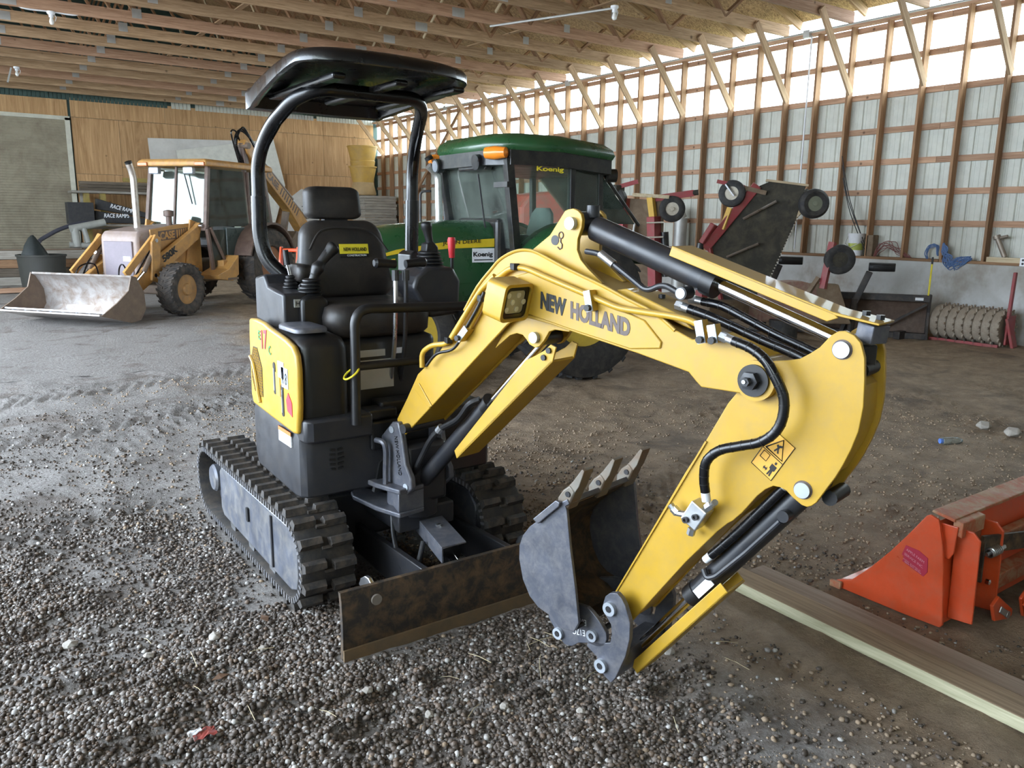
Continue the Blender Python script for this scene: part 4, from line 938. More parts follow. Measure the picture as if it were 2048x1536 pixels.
def clamp(u, z, rot, big=1.0):
    M = Matrix.Translation(bf(u, z, -.024)) @ Matrix((BD, BN, Vector((0, 0, 1)))).transposed().to_4x4() @ Matrix.Rotation(-rot, 4, 'Y')
    o = MB().box(-.012, .012, -.012, .022, -.034 * big, .034 * big).build('pipe_clamp', Y, bm, 0, bevel=.002); o.matrix_basis = M
    o2 = MB().box(-.013, .013, -.015, -.011, -.034 * big, .034 * big).build('clamp_plate', PIN, o, 0)
    o3 = MB().lathe([(0, 0), (.011, 0), (.011, .014), (0, .014)], (0, -.015, -.022 * big), (0, -1, 0), 8).build('clamp_bolt', BLK, o)
clamp(1.0, 1.395, .25); clamp(1.41, 1.337, .25); clamp(.41, 1.225, -.75); clamp(1.45, 1.335, .25, .8)
# hoses with spiral wrap
def wrapped(P, w, r, name, par, ws=None):
    pts = spline([bf(a, b, (ws[i] if ws else w)) for i, (a, b) in enumerate(P)], 8)
    o = MB().tube(pts, r, 12).build(name, HOSE, par, 60)
    g = MB(); k = 0
    for i in range(3, len(pts) - 3, 4):
        d = (pts[i + 1] - pts[i]).normalized(); g.cyl(pts[i] - d * .0013, pts[i] + d * .0013, r * 1.05, 12)
    g.build('spiral_wrap', BLK, o, 40)['kind'] = 'stuff'
    d0 = (pts[1] - pts[0]).normalized(); MB().cyl(pts[0] - d0 * .028, pts[0] + d0 * .004, r * .95, 12).build('hose_end', ZINC, o)
    MB().cyl(pts[0] - d0 * .045, pts[0] - d0 * .022, r * 1.05, 6).build('hose_nut', ZINC, o)
    d1 = (pts[-1] - pts[-2]).normalized(); MB().cyl(pts[-1] - d1 * .004, pts[-1] + d1 * .028, r * .95, 12).build('hose_end', WHITE, o)
    return o
HA = [(1.517, 1.322), (1.575, 1.309), (1.621, 1.283), (1.656, 1.239), (1.682, 1.188), (1.684, 1.132), (1.666, 1.087), (1.625, 1.051), (1.567, 1.028), (1.506, 1.003), (1.468, 0.962), (1.46, 0.909), (1.465, 0.864)]
wrapped(HA, -.05, .0145, 'hydraulic_hose', bm, [-.035, -.045, -.05, -.052, -.05, -.05, -.05, -.05, -.05, -.055, -.055, -.05, -.045])
wrapped([(1.313, 1.389), (1.386, 1.372), (1.47, 1.347), (1.566, 1.317), (1.657, 1.291), (1.73, 1.263)], .06, .0145, 'hydraulic_hose', bm)
wrapped([(1.33, 1.41), (1.40, 1.40), (1.48, 1.37), (1.57, 1.335), (1.66, 1.305), (1.73, 1.28)], .11, .0135, 'hydraulic_hose', bm)
for u, z in ((1.115, 1.425), (1.19, 1.41)): MB().lathe([(0, 0), (.011, 0), (.011, .012), (0, .014)], bf(u, z, .1), (0, 0, 1), 8).build('bolt', BLK, bm)
bpl([(1.06, 1.432), (1.10, 1.438), (1.30, 1.372), (1.35, 1.33), (1.31, 1.34), (1.08, 1.412)], .03, .17).build('wear_plate', Y, bm, 30, bevel=.004)
# boom cylinder with its guard
def hcyl(A, Bp, t0, t1, r, rr, w, par, name):
    A = bf(*A, w); B = bf(*Bp, w); d = B - A
    c = MB().cyl(A + d * t0, A + d * t1, r, 24).build(name, CHAR, par, 40)
    MB().cyl(A + d * (t1 - .035 / d.length), A + d * (t1 + .008 / d.length), r * 1.1, 24).build('cylinder_gland', BLK, c)
    MB().cyl(A + d * t1, A + d * .985, rr, 20).build('piston_rod', CHROME, c)
    MB().cyl(A - BN * .055, A + BN * .055, r * .95, 20).build('cylinder_eye', CHAR, c); MB().cyl(B - BN * .05, B + BN * .05, rr * 1.7, 20).build('rod_eye', CHAR, c)
    return c, A, B, d
c1, A1, B1, d1_ = hcyl((-.005, .50), (.722, 1.235), .03, .60, .036, .016, .1, EX, 'boom_cylinder')
MB().tube(spline([bf(.02, .56, .04), bf(.09, .66, .035), bf(.15, .745, .03), bf(.20, .80, .04), bf(.30, .86, .045), bf(.36, .93, .05), bf(.40, .955, .07)]), .013, 10).build('hydraulic_hose', BLK, c1)
MB().tube([bf(.19, .79, .04), bf(.21, .812, .041)], .017, 10).build('hose_fitting', ZINC, c1)
Q = [(0.295, 0.731), (0.31, 0.700), (0.80, 1.16), (0.815, 1.215), (0.79, 1.222), (0.76, 1.196), (0.715, 1.171), (0.672, 1.150)]
m = bpl(Q, .03, .038); m.prism(Q, .15, .158, lambda a, b, t: bf(a, b, t)); m.prism([(0.31, 0.700), (0.80, 1.16), (.795, 1.168), (.305, .708)], .03, .158, lambda a, b, t: bf(a, b, t))
g1_ = m.build('cylinder_guard', Y, c1, 30, bevel=.002)
for u, z in ((.785, 1.20), (.762, 1.172)): bpin(u, z, .022, .03, .011, 'guard_bolt', BLK, g1_, 8)
# arm
ARM = [(1.507, 1.16), (1.528, 1.233), (1.609, 1.27), (1.652, 1.277), (1.687, 1.286), (1.714, 1.304), (1.739, 1.324), (1.765, 1.358), (1.784, 1.372), (1.803, 1.375), (1.826, 1.366), (1.844, 1.349), (1.858, 1.311), (1.864, 1.255), (1.868, 1.181), (1.862, 1.113), (1.848, 1.061), (1.83, 1.011), (1.814, 0.975), (1.769, 0.891), (1.756, 0.878), (1.744, 0.872), (1.729, 0.874), (1.702, 0.889), (1.681, 0.905), (1.662, 0.91), (1.642, 0.909), (1.619, 0.893), (1.596, 0.867), (1.554, 0.805), (1.525, 0.771), (1.51, 0.759), (1.478, 0.724), (1.376, 0.591), (1.247, 0.405), (1.18, 0.308), (1.135, 0.3), (1.102, 0.316), (1.092, 0.35), (1.116, 0.403), (1.245, 0.663), (1.356, 0.885), (1.42, 1.001), (1.483, 1.126)]
CORE = [(1.507, 1.16), (1.528, 1.233), (1.609, 1.262), (1.70, 1.27), (1.80, 1.265), (1.848, 1.225), (1.852, 1.16), (1.846, 1.11), (1.828, 1.05), (1.79, .965), (1.73, .94), (1.66, .925), (1.60, .88), (1.50, .76), (1.25, .42), (1.18, .32), (1.135, .31), (1.105, .36), (1.25, .66), (1.361, .88), (1.425, .998), (1.487, 1.12)]
m = bpl(ARM, .022, .036); m.prism(ARM, .176, .190, lambda a, b, t: bf(a, b, t)); m.prism(CORE, .036, .176, lambda a, b, t: bf(a, b, t))
am = m.build('dipper_arm', Y, EX, 40, bevel=.002)
for u, z in ((1.799, 1.325), (1.729, .919)):
    bpin(u, z, .012, .20, .0225, 'arm_pin', PIN, am, 24); bpin(u, z, .0205, .0225, .027, 'pin_ring', LGRY, am, 24)
bpl([(1.42, 1.0), (1.425, .998), (1.12, .40), (1.116, .403)], .016, .022).build('weld_seam', Y, am, 0)
MB().box(-.03, .03, -.03, .03, -.035, .035).build('link_block', BLK, am, 0, bevel=.006).matrix_basis = Matrix.Translation(bf(1.82, 1.30, .10)) @ Matrix.Rotation(-BA, 4, 'Z')
MB().cyl(bf(1.84, 1.27, .06), bf(1.84, 1.27, .15), .02, 12).build('bolt_head', BLK, am); MB().cyl(bf(1.79, .90, .06), bf(1.79, .90, .16), .022, 12).build('bolt_head', BLK, am)
# decal
dq = [(1.621, 1.065), (1.697, 1.046), (1.626, 0.924), (1.571, 0.955)]
o_ = Vector((1.571, .955)); ux = Vector((.055, -.031)); uy = Vector((.05, .11))
ux = Vector((1.626, .924)) - o_; uy = Vector((1.621, 1.065)) - o_
ux = Vector((.0635, -.041)); uy = Vector((.062, .110))
o_ = Vector((1.571, .965))
def dp(a, b): q = o_ + ux * a + uy * b; return q.x, q.y
bpl([dp(0, 0), dp(1, 0), dp(1, 1), dp(0, 1)], .0208, .022).build('safety_decal', LDEC, am, 0)
def dl(P, r=.0012): MB().tube([bf(*dp(a, b), .0203) for a, b in P], r, 5).build('decal_line', LBLK, am)
dl([(0, 0), (1, 0), (1, 1), (0, 1), (0, 0)]); dl([(0, .5), (1, .5)]); dl([(.1, .55), (.9, .55), (.5, .96), (.1, .55)], .002); dl([(.12, .28), (.42, .28), (.42, .46), (.12, .46), (.12, .28)])
def dpoly(P): bpl([dp(a, b) for a, b in P], .0198, .0205).build('decal_figure', LBLK, am, 0)
dpoly([(.42, .62), (.48, .72), (.40, .76), (.44, .80), (.56, .76), (.56, .70), (.64, .62), (.58, .61), (.52, .68), (.47, .60)]); dpoly([(.5, .8), (.62, .84), (.62, .78), (.52, .75)])
dpoly([(.70, .05), (.72, .20), (.66, .22), (.66, .34), (.90, .34), (.90, .22), (.84, .20), (.86, .05), (.80, .05), (.78, .17), (.76, .05)]); dpoly([(.74, .37), (.82, .37), (.82, .43), (.74, .43)])
dpoly([(.45, .14), (.50, .20), (.50, .16), (.58, .16), (.58, .20), (.63, .14), (.58, .08), (.58, .12), (.50, .12), (.50, .08)])
# auxiliary valve block
vb = MB().box(-.03, .03, -.025, .025, -.038, .038).build('valve_block', ZINC, am, 0, bevel=.004)
vb.matrix_basis = Matrix.Translation(bf(1.425, .775, -.012)) @ Matrix((BD, BN, Vector((0, 0, 1)))).transposed().to_4x4() @ Matrix.Rotation(.5, 4, 'Y')
for x, z in ((.008, .005), (-.012, -.026)):
    MB().lathe([(.0, 0), (.010, 0), (.010, .010), (.005, .010), (.005, .004), (0, .004)], (x, -.025, z), (0, -1, 0), 12).build('cap_screw', CHAR, vb)
MB().tube([(-.03, 0, -.03), (-.055, -.005, -.045), (-.085, -.008, -.035)], .011, 8).build('elbow_fitting', ZINC, vb); MB().lathe([(0, 0), (.014, 0), (.014, .02), (0, .02)], (-.052, -.004, -.043), (-1, 0, .1), 6).build('fitting_nut', ZINC, vb)
MB().lathe([(0, 0), (.013, 0), (.013, .022), (0, .022)], (.012, -.002, -.05), (.3, 0, -1), 6).build('fitting_nut', ZINC, vb)
MB().tube([(.012, 0, .03), (.022, -.004, .062), (.03, -.02, .085)], .010, 8).build('elbow_fitting', ZINC, vb)
MB().lathe([(0, 0), (.014, 0), (.014, .022), (0, .022)], (.014, -.001, .04), (.3, -.05, 1), 6).build('fitting_nut', ZINC, vb)
# arm cylinder and guard
c2, A2, B2, d2_ = hcyl((.873, 1.640), (1.799, 1.325), .05, .545, .042, .019, .1, EX, 'arm_cylinder')
MB().tube(fillet([bf(.935, 1.55, .03), bf(1.0, 1.545, .02), bf(1.06, 1.51, .02), bf(1.12, 1.475, .02), bf(1.185, 1.435, .02), bf(1.235, 1.462, .03), bf(1.30, 1.435, .03)], .03), .0095, 10).build('hydraulic_pipe', CHAR, c2)
MB().cyl(bf(1.305, 1.438, .02), bf(1.305, 1.438, .07), .020, 16).build('pipe_boss', CHAR, c2); MB().cyl(bf(1.305, 1.438, .017), bf(1.305, 1.438, .022), .016, 16).build('boss_cap', PIN, c2)
MB().cyl(bf(1.0, 1.545, .02), bf(1.055, 1.513, .02), .014, 12).build('hose_fitting', ZINC, c2)
MB().cyl(bf(.905, 1.66, .10), bf(.905, 1.70, .10), .022, 16).build('port_boss', CHAR, c2)
Q = [(1.246, 1.548), (1.255, 1.578), (1.76, 1.418), (1.775, 1.405), (1.745, 1.393)]
m = bpl(Q, .038, .044); m.prism([(1.255, 1.578), (1.76, 1.420), (1.882, 1.400), (1.880, 1.394), (1.757, 1.412), (1.253, 1.570)], .038, .155, lambda a, b, t: bf(a, b, t))
g2_ = m.build('cylinder_guard', Y, c2, 30, bevel=.002)
for u, z in ((1.825, 1.412), (1.862, 1.404)): MB().lathe([(0, 0), (.012, 0), (.012, .012), (0, .013)], bf(u, z, .10), (0, 0, 1), 6).build('guard_bolt', BLK, g2_)
MB().box(-.03, .03, -.028, .028, -.025, .025).build('guard_mount', WORN, c2, 0, bevel=.004).matrix_basis = Matrix.Translation(bf(1.845, 1.368, .10)) @ Matrix.Rotation(-BA, 4, 'Z') @ Matrix.Rotation(.15, 4, 'X')
# bucket cylinder and guard
c3, A3, B3, d3_ = hcyl((1.729, .919), (1.13, .135), .03, .60, .036, .016, .095, EX, 'bucket_cylinder')
wrapped([(1.66, .90), (1.60, .82), (1.54, .74), (1.48, .665), (1.445, .625)], .055, .014, 'hydraulic_hose', c3)
MB().tube(fillet([bf(1.66, .80, .05), bf(1.56, .67, .05), bf(1.47, .565, .045), bf(1.44, .55, .045), bf(1.425, .575, .05)], .02), .010, 10).build('hydraulic_pipe', CHAR, c3)
MB().cyl(bf(1.672, .82, .035), bf(1.672, .82, .07), .018, 14).build('pipe_boss', CHAR, c3)
lbq = [bf(1.45, .54, .058), bf(1.40, .475, .058)]; MB().bar(lbq[0], lbq[1], .004, .03, up=(BD * .6 - Vector((0, 0, .45)))).build('cylinder_label', WHITE, c3, 0)
Q = [(1.49, .552), (1.518, .528), (1.205, .118), (1.185, .135), (1.19, .165)]
m = bpl(Q, .04, .046); m.prism(Q, .15, .156, lambda a, b, t: bf(a, b, t)); m.prism([(1.518, .528), (1.205, .118), (1.199, .122), (1.512, .532)], .04, .156, lambda a, b, t: bf(a, b, t))
m.build('cylinder_guard', Y, c3, 30, bevel=.002)
# coupler link
CPL = [(1.137, 0.426), (1.165, 0.435), (1.184, 0.423), (1.2, 0.402), (1.222, 0.349), (1.223, 0.289), (1.21, 0.222), (1.185, 0.155), (1.173, 0.124), (1.156, 0.101), (1.131, 0.112), (1.1, 0.138), (1.092, 0.173), (1.047, 0.197), (1.061, 0.228), (1.104, 0.23), (1.146, 0.246), (1.151, 0.279), (1.146, 0.315), (1.12, 0.342), (1.11, 0.376), (1.118, 0.407)]
m = bpl(CPL, -.045, -.025); m.prism(CPL, .225, .245, lambda a, b, t: bf(a, b, t)); m.prism([(1.10, .14), (1.16, .11), (1.19, .17), (1.19, .22), (1.11, .21)], -.025, .225, lambda a, b, t: bf(a, b, t))
cp = m.build('bucket_coupler', WORN, EX, 30, bevel=.002)
for u, z in ((1.143, .373), (1.116, .152)):
    bpin(u, z, -.058, .25, .011, 'coupler_bolt', CHAR, cp, 6); MB().lathe([(.012, 0), (.024, 0), (.024, .014), (.012, .014)], bf(u, z, -.045), -BN, 24, close=True).build('pin_collar', PIN, cp)
# bucket
SIDEP = [(0.99, 0.693), (1.009, 0.565), (1.036, 0.426), (1.055, 0.308), (1.037, 0.271), (0.971, 0.259), (0.928, 0.29), (0.873, 0.302), (0.832, 0.33), (0.798, 0.384), (0.779, 0.456), (0.779, 0.508), (0.795, 0.551), (0.826, 0.592), (0.88, 0.64), (0.979, 0.715)]
bw0, bw1 = -.105, .305
SH_ = SIDEP[4:]; IN_ = [(a + (.955 - a) * .06 + .004, b + (.49 - b) * .05) for a, b in SH_]
bk_ = bpl(SH_ + IN_[::-1], bw0 + .012, bw1 - .012).build('digging_bucket', MUD, EX, 40)
for w in (bw0, bw1 - .012): bpl(SIDEP, w, w + .012).build('bucket_side', WORN, bk_, 30, bevel=.0015)
bpl([(0.955, .712), (.99, .735), (1.0, .72), (.965, .695)], bw0 + .0, bw1).build('bucket_lip', WORN, bk_, 0, bevel=.003)
for w in (bw0 - .014, bw1): bpl([(0.851, 0.631), (0.951, 0.725), (0.97, 0.721), (0.966, 0.707), (0.875, 0.62)], w, w + .014).build('side_cutter', STEEL if False else WORN, bk_, 0, bevel=.003)
for w in (-.07, .10, .27):
    tb = bpl([(.945, .70), (.985, .69), (1.005, .735), (1.018, .765), (.995, .785), (.965, .76), (.945, .73)], w - .03, w + .03).build('tooth_adapter', paint('worn_tooth_%d' % int(w * 100), (.16, .145, .12), .5, metal=.4, dirt=(.16, .10, .06), amt=.5), bk_, 30, bevel=.006)
    r0 = [bf(a, b, w + c) for a, b, c in ((.985, .775, -.028), (1.012, .755, -.028), (1.012, .755, .028), (.985, .775, .028))]
    r1 = [bf(a, b, w + c) for a, b, c in ((1.005, .80, -.024), (1.03, .785, -.024), (1.03, .785, .024), (1.005, .80, .024))]
    r2 = [bf(a, b, w + c) for a, b, c in ((1.042, .850, -.026), (1.052, .845, -.026), (1.052, .845, .026), (1.042, .850, .026))]
    MB().loft([r0, r1, r2]).build('tooth', MATS['worn_tooth_%d' % int(w * 100)], tb, 20, bevel=.002)
    bpin(.99, .752, w - .034, w - .028, .010, 'tooth_pin', CHAR, tb, 10)
EAR = [(0.871, 0.242), (0.896, 0.214), (0.925, 0.179), (0.952, 0.163), (0.983, 0.169), (1.013, 0.194), (1.05, 0.208), (1.093, 0.21), (1.122, 0.224), (1.131, 0.253), (1.127, 0.276), (1.096, 0.309), (1.067, 0.33), (1.044, 0.341), (1.007, 0.338), (0.957, 0.332), (0.889, 0.308)]
bpl(EAR, .228, .245).build('bucket_ear', WORN, bk_, 30, bevel=.002); eo = bpl(EAR, -.045, -.028).build('bucket_ear', WORN, bk_, 30, bevel=.002)
for u, z in ((.924, .199), (1.074, .248)):
    bpin(u, z, -.06, .25, .010, 'ear_bolt', CHAR, eo, 6); MB().lathe([(.011, 0), (.021, 0), (.021, .012), (.011, .012)], bf(u, z, -.046), -BN, 24, close=True).build('pin_collar', PIN, eo)
text('paint_marker', 'E010555', bf(1.042, .292, -.0455), b3(Vector((-1, -.12))), b3(Vector((.1, -1))), .075, .022, WHITE, eo)
text('paint_marker', 'E17C', bf(1.038, .252, -.0455), b3(Vector((-1, -.2))), b3(Vector((.15, -1))), .055, .022, WHITE, eo)
# ================================================================== ORANGE LOADER BUCKET AND BOARDS
ORG = paint('orange_paint', (0.62, 0.075, 0.018), 0.35, dirt=(0.42, 0.16, 0.10), amt=0.15, scale=7, coat=.2)
ORGD = paint('orange_paint_dusty', (0.40, 0.10, 0.04), 0.55, dirt=(0.42, 0.26, 0.15), amt=0.9, scale=10)
ob = thing('loader_bucket', 'orange tractor loader bucket lying on the dirt beside two long boards', 'bucket', (3.9, 1.65, 0), world=True)
side = [(1.951, .012), (1.945, .0), (1.87, .0), (1.60, .0), (1.455, .005), (1.445, .02), (1.468, .25), (1.485, .36), (1.512, .462), (1.548, .474), (1.562, .466), (1.634, .352), (1.70, .255), (1.78, .15), (1.86, .062), (1.93, .034)]
def obx(poly, x0, x1): return MB().prism(poly, x0, x1, lambda a, b, t: (t, a, b))
for i, x in enumerate((3.235, 4.72)): obx(side, x, x + .014).build('side_plate', ORG, ob, 30, bevel=.003)
obx([(1.955, .0), (1.955, .03), (1.90, .036), (1.90, .0)], 3.215, 3.232).build('edge_wear_plate', ORGD, ob, 30, bevel=.003)
shp = [(1.95, .0), (1.60, .0), (1.46, .012), (1.468, .2), (1.49, .36), (1.515, .455), (1.53, .445), (1.505, .35), (1.485, .2), (1.48, .03), (1.60, .016), (1.95, .012)]
obx(shp, 3.249, 4.72).build('bucket_shell', ORG, ob, 30)
obx([(1.46, .462), (1.46, .476), (1.552, .49), (1.556, .478)], 3.26, 4.72).build('top_lip', ORGD, ob, 0, bevel=.003)
obx([(1.43, .40), (1.43, .465), (1.47, .472), (1.47, .41)], 3.27, 3.46).build('top_channel', ORGD, ob, 0, bevel=.004)
MB().prism([(1.455, .445), (1.53, .445), (1.53, .30), (1.475, .30), (1.46, .33)], 3.262, 3.272, lambda a, b, t: (t, a - .01, b)).build('hook_ear', ORG, ob, 0, bevel=.003)
# backside bracketry facing the camera
for x in (3.30, 3.50): MB().prism([(1.36, .04), (1.37, .40), (1.40, .43), (1.47, .43), (1.46, .03)], x, x + .012, lambda a, b, t: (t, a, b)).build('mount_plate', ORG, ob, 0, bevel=.004)
MB().box(3.31, 3.50, 1.455, 1.468, .03, .40).build('mount_back', ORGD, ob, 0)
MB().bar((3.38, 1.40, .36), (3.95, 1.32, .30), .012, .075, up=(0, 0, 1)).build('latch_bar', MUD, ob, 0)
MB().bar((3.37, 1.40, .38), (3.38, 1.40, .20), .012, .04, up=(0, 1, 0)).build('latch_bar', MUD, ob, 0)
sp_ = [(3.40 + .09 * t, 1.375 + .018 * math.cos(t * 6.28 * 7), .325 + .018 * math.sin(t * 6.28 * 7)) for t in np.linspace(0, 1, 90)]
MB().tube(sp_, .004, 6).build('latch_spring', STEEL, ob); MB().cyl((3.38, 1.375, .325), (3.54, 1.375, .325), .008, 8).build('latch_rod', STEEL, ob)
MB().cyl((3.50, 1.375, .325), (3.53, 1.375, .325), .013, 6).build('latch_nut', ZINC, ob)
MB().lathe([(0, 0), (.012, 0), (.012, .015), (0, .02)], (3.40, 1.37, .205), (0, -1, 0), 10).build('bolt', CHROME, ob)
MB().prism([(3.40, .10), (3.45, .13), (3.60, .03), (3.60, -.0), (3.56, -.005), (3.44, .02)], 1.33, 1.345, lambda a, b, t: (a, t, b + .008)).build('pin_tab', ORG, ob, 0, bevel=.004)
MB().bar((3.46, 1.325, .08), (3.545, 1.325, .03), .006, .028, up=(0, 0, 1)).build('pin_lock', ZINC, ob, 0, bevel=.004); MB().cyl((3.54, 1.32, .033), (3.54, 1.35, .033), .016, 14).build('lock_pin', ZINC, ob)
MB().bar((3.60, 1.30, .055), (4.15, 1.27, .46), .014, .15, up=(0, -.1, 1)).build('mount_arm', ORG, ob, 0, bevel=.004)
MB().prism([(3.56, .09), (3.66, .16), (3.70, .10), (3.68, .01), (3.66, .0)], 1.27, 1.285, lambda a, b, t: (a, t, b)).build('arm_foot', ORG, ob, 0, bevel=.004)
MB().box(3.51, 4.7, 1.40, 1.47, .10, .17).build('cross_tube', ORGD, ob, 0, bevel=.006); MB().box(3.51, 4.7, 1.425, 1.47, .30, .34).build('cross_tube', ORGD, ob, 0, bevel=.006)
LRB = paint('sticker_red', (0.42, 0.02, 0.05), .5)
MB().prism([(1.535, .285), (1.53, .225), (1.545, .20), (1.64, .235), (1.635, .255), (1.645, .265), (1.632, .31), (1.575, .305)], 3.2325, 3.2352, lambda a, b, t: (t, a, b)).build('dealer_sticker', LRB, ob, 0)
for s, y0, z0, w in (('APPLE FARM', 1.628, .288, .085), ('SERVICE INC.', 1.634, .266, .09), ('WEST SUFFIELD', 1.638, .246, .085), ('apple farm service', 1.630, .2325, .08)):
    text('sticker_lettering', s, (3.232, y0, z0), (0, -1, -.38), (0, -.1, 1), w, .011 if s[0] != 'W' else .006, paint('sticker_text', (.62, .25, .3), .5) if 'sticker_text' not in MATS else MATS['sticker_text'], ob, depth=.0006)
# boards on the ground
BRDG = wood('board_treated', (0.33, 0.31, 0.19), (0.58, 0.55, 0.38), rnd=.05, bump=.1)
BRDB = wood('board_dusty', (0.22, 0.16, 0.105), (0.40, 0.30, 0.20), rnd=.05, bump=.15)
BRDF = wood('board_greyish', (0.25, 0.19, 0.15), (0.36, 0.29, 0.235), rnd=.05, bump=.15)
def longboard(name, lab, x0, y0, x1, y1, w, t, z, mt, ms):
    d = Vector((x1 - x0, y1 - y0, 0)); L = d.length; a = math.atan2(d.y, d.x)
    o = MB().box(0, L, 0, w, 0, t).build(name, ms, None, 0, bevel=.005); o.data.materials.append(mt)
    for p in o.data.polygons:
        if p.normal.z > .5: p.material_index = 1
    o.location = (x0, y0, z); o.rotation_euler = (0, 0, a); tag(o, lab, 'board')
longboard('wooden_board', 'long pale treated board on the dirt, on the excavator arm side of the pair', 2.715, -.6, 2.795, 2.25, -.14, .052, .004, BRDB, BRDG)
longboard('wooden_board', 'long dusty brown board on the dirt, against the orange bucket side of the pair', 2.868, -.6, 2.948, 2.23, -.135, .030, .004, BRDF, BRDF)
# ================================================================== WHEELS
def wheel(name, r, w, rim_r, tire, rimm, parent, loc, lugs=0, lugmat=None, side=1, hub=.09, lugh=.03):
    """tyre + rim + bolts; axle along local y; outer face towards side*y"""
    s = side; x, y, z = loc
    pr = [(rim_r, -.30 * w), (rim_r + .02, -.42 * w), (rim_r + (r - rim_r) * .45, -.5 * w), (r - .05, -.47 * w), (r - lugh, -.40 * w), (r - lugh + .004, 0), (r - lugh, .40 * w), (r - .05, .47 * w), (rim_r + (r - rim_r) * .45, .5 * w), (rim_r + .02, .42 * w), (rim_r, .30 * w)]
    t = MB().lathe(pr, (x, y, z), (0, 1, 0), 40, close=True).build(name, tire, parent, 45)
    if lugs:
        lm = MB()
        for sd in (-1, 1):
            q = []
            for (yy, tx) in ((0.02 * sd, .0), (.5 * w * sd, -.16 * r)):
                for rr in (r - lugh - .006, r):
                    for ww in (-.022 * r / .7, .022 * r / .7): q.append((tx + ww * 1.3, yy, rr - (.04 if abs(yy) > .3 * w and rr == r else 0)))
            lm.add(q, [(0, 1, 3, 2), (4, 6, 7, 5), (0, 4, 5, 1), (2, 3, 7, 6), (0, 2, 6, 4), (1, 5, 7, 3)])
        me = lm.mesh('tyre_lug', 0); me.materials.append(lugmat or tire)
        for k in range(lugs):
            o = obj('tyre_lug', me, None, t); o.matrix_basis = Matrix.Translation((x, y, z)) @ Matrix.Rotation(2 * math.pi * k / lugs, 4, 'Y')
    f = .27 * w * s
    rp = [(rim_r + .012, f + .02 * s), (rim_r - .02, f + .015 * s), (rim_r - .035, f - .05 * s), (rim_r * .72, f - .10 * s), (rim_r * .62, f - .02 * s), (hub * 1.2, f - .01 * s), (hub, f + .05 * s), (.001, f + .05 * s)]
    ri = MB().lathe(rp, (x, y, z), (0, 1, 0), 32).build('rim', rimm, t, 40)
    bm_ = MB().lathe([(0, 0), (.016, 0), (.016, .02), (0, .02)], (0, 0, 0), (0, s, 0), 6).mesh('lug_nut', 0); bm_.materials.append(STEEL)
    for k in range(8):
        a = 2 * math.pi * k / 8; o = obj('lug_nut', bm_, None, t); o.location = (x + rim_r * .45 * math.cos(a), y + f - .012 * s, z + rim_r * .45 * math.sin(a))
    return t
def pbar(name, p0, p1, w, t, mat, par, up=(0, 0, 1), bevel=.006): return MB().bar(p0, p1, w, t, up).build(name, mat, par, 0, bevel=bevel)
def xz(poly, y0, y1): return MB().prism(poly, y0, y1, lambda a, b, t: (a, t, b))
# ================================================================== BACKHOE LOADER
CY = paint('backhoe_yellow', (0.52, 0.27, 0.075), 0.5, dirt=(0.30, 0.17, 0.07), amt=.4, scale=5)
CB = paint('backhoe_brown', (0.10, 0.06, 0.045), 0.5, dirt=(.2, .14, .1), amt=.3, scale=5)
CH = paint('backhoe_hood_grey', (0.30, 0.235, 0.21), 0.5, dirt=(.25, .18, .13), amt=.4, scale=5)
CG = paint('grille_mesh_grey', (0.20, 0.17, 0.19), 0.6)
CST = paint('bucket_scoured', (0.42, 0.39, 0.37), 0.38, metal=.5, dirt=(.22, .15, .10), amt=.45, scale=4, bump=.1)
CBD = paint('bucket_rusty', (0.15, 0.105, 0.075), 0.6, dirt=(.25, .18, .12), amt=.3, scale=5)
TIRE = paint('tyre_dusty', (0.035, 0.032, 0.03), 0.85, dirt=(.13, .10, .075), amt=.45, scale=5)
CRIM = paint('rim_rusty_orange', (0.33, 0.13, 0.05), 0.6, dirt=(.2, .12, .07), amt=.4)
CYRIM = paint('rim_yellow', (0.45, 0.24, 0.08), 0.55, dirt=(.25, .16, .09), amt=.4)
GL = glass('cab_glass', (0.86, 0.92, 0.88), .05)
ha = math.radians(-142)
bh = thing('backhoe_loader', 'old yellow and brown backhoe loader with its front bucket on the floor', 'backhoe', (4.59, 16.23, 0), ha)
wheel('rear_wheel', .72, .44, .36, TIRE, CRIM, bh, (0, .86, .72), 20, TIRE, 1, lugh=.035); wheel('rear_wheel', .72, .44, .36, TIRE, CRIM, bh, (0, -.86, .72), 20, TIRE, -1, lugh=.035)
wheel('front_wheel', .44, .32, .24, TIRE, CYRIM, bh, (2.38, .82, .44), 26, TIRE, 1, lugh=.015); wheel('front_wheel', .44, .32, .24, TIRE, CYRIM, bh, (2.38, -.82, .44), 26, TIRE, -1, lugh=.015)
MB().box(-.5, 2.5, -.28, .28, .45, .85).build('chassis', CBD, bh, 0, bevel=.03); MB().box(2.28, 2.5, -.7, .7, .34, .5).build('front_axle', CBD, bh, 0, bevel=.03)
hood = xz([(1.30, .80), (1.30, 1.50), (2.3, 1.44), (2.72, 1.38), (2.80, 1.30), (2.82, .62), (2.70, .58), (2.5, .80)], -.37, .37).build('engine_hood', CH, bh, 20, bevel=.05)
MB().box(2.80, 2.835, -.28, .28, .66, 1.22).build('grille', CG, bh, 0, bevel=.01); MB().box(2.83, 2.842, .10, .25, .90, .98).build('grille_badge', LBLU, bh, 0)
xz([(1.32, .85), (1.32, 1.53), (1.98, 1.48), (2.52, 1.41), (2.52, 1.24), (2.1, .80)], .37, .395).build('hood_side_panel', CY, bh, 0, bevel=.01)
text('maker_lettering', 'CASE', (2.30, .4, 1.235), (-1, 0, .09), (0, 0, 1), .36, .13, CY, hood, bold=.04)
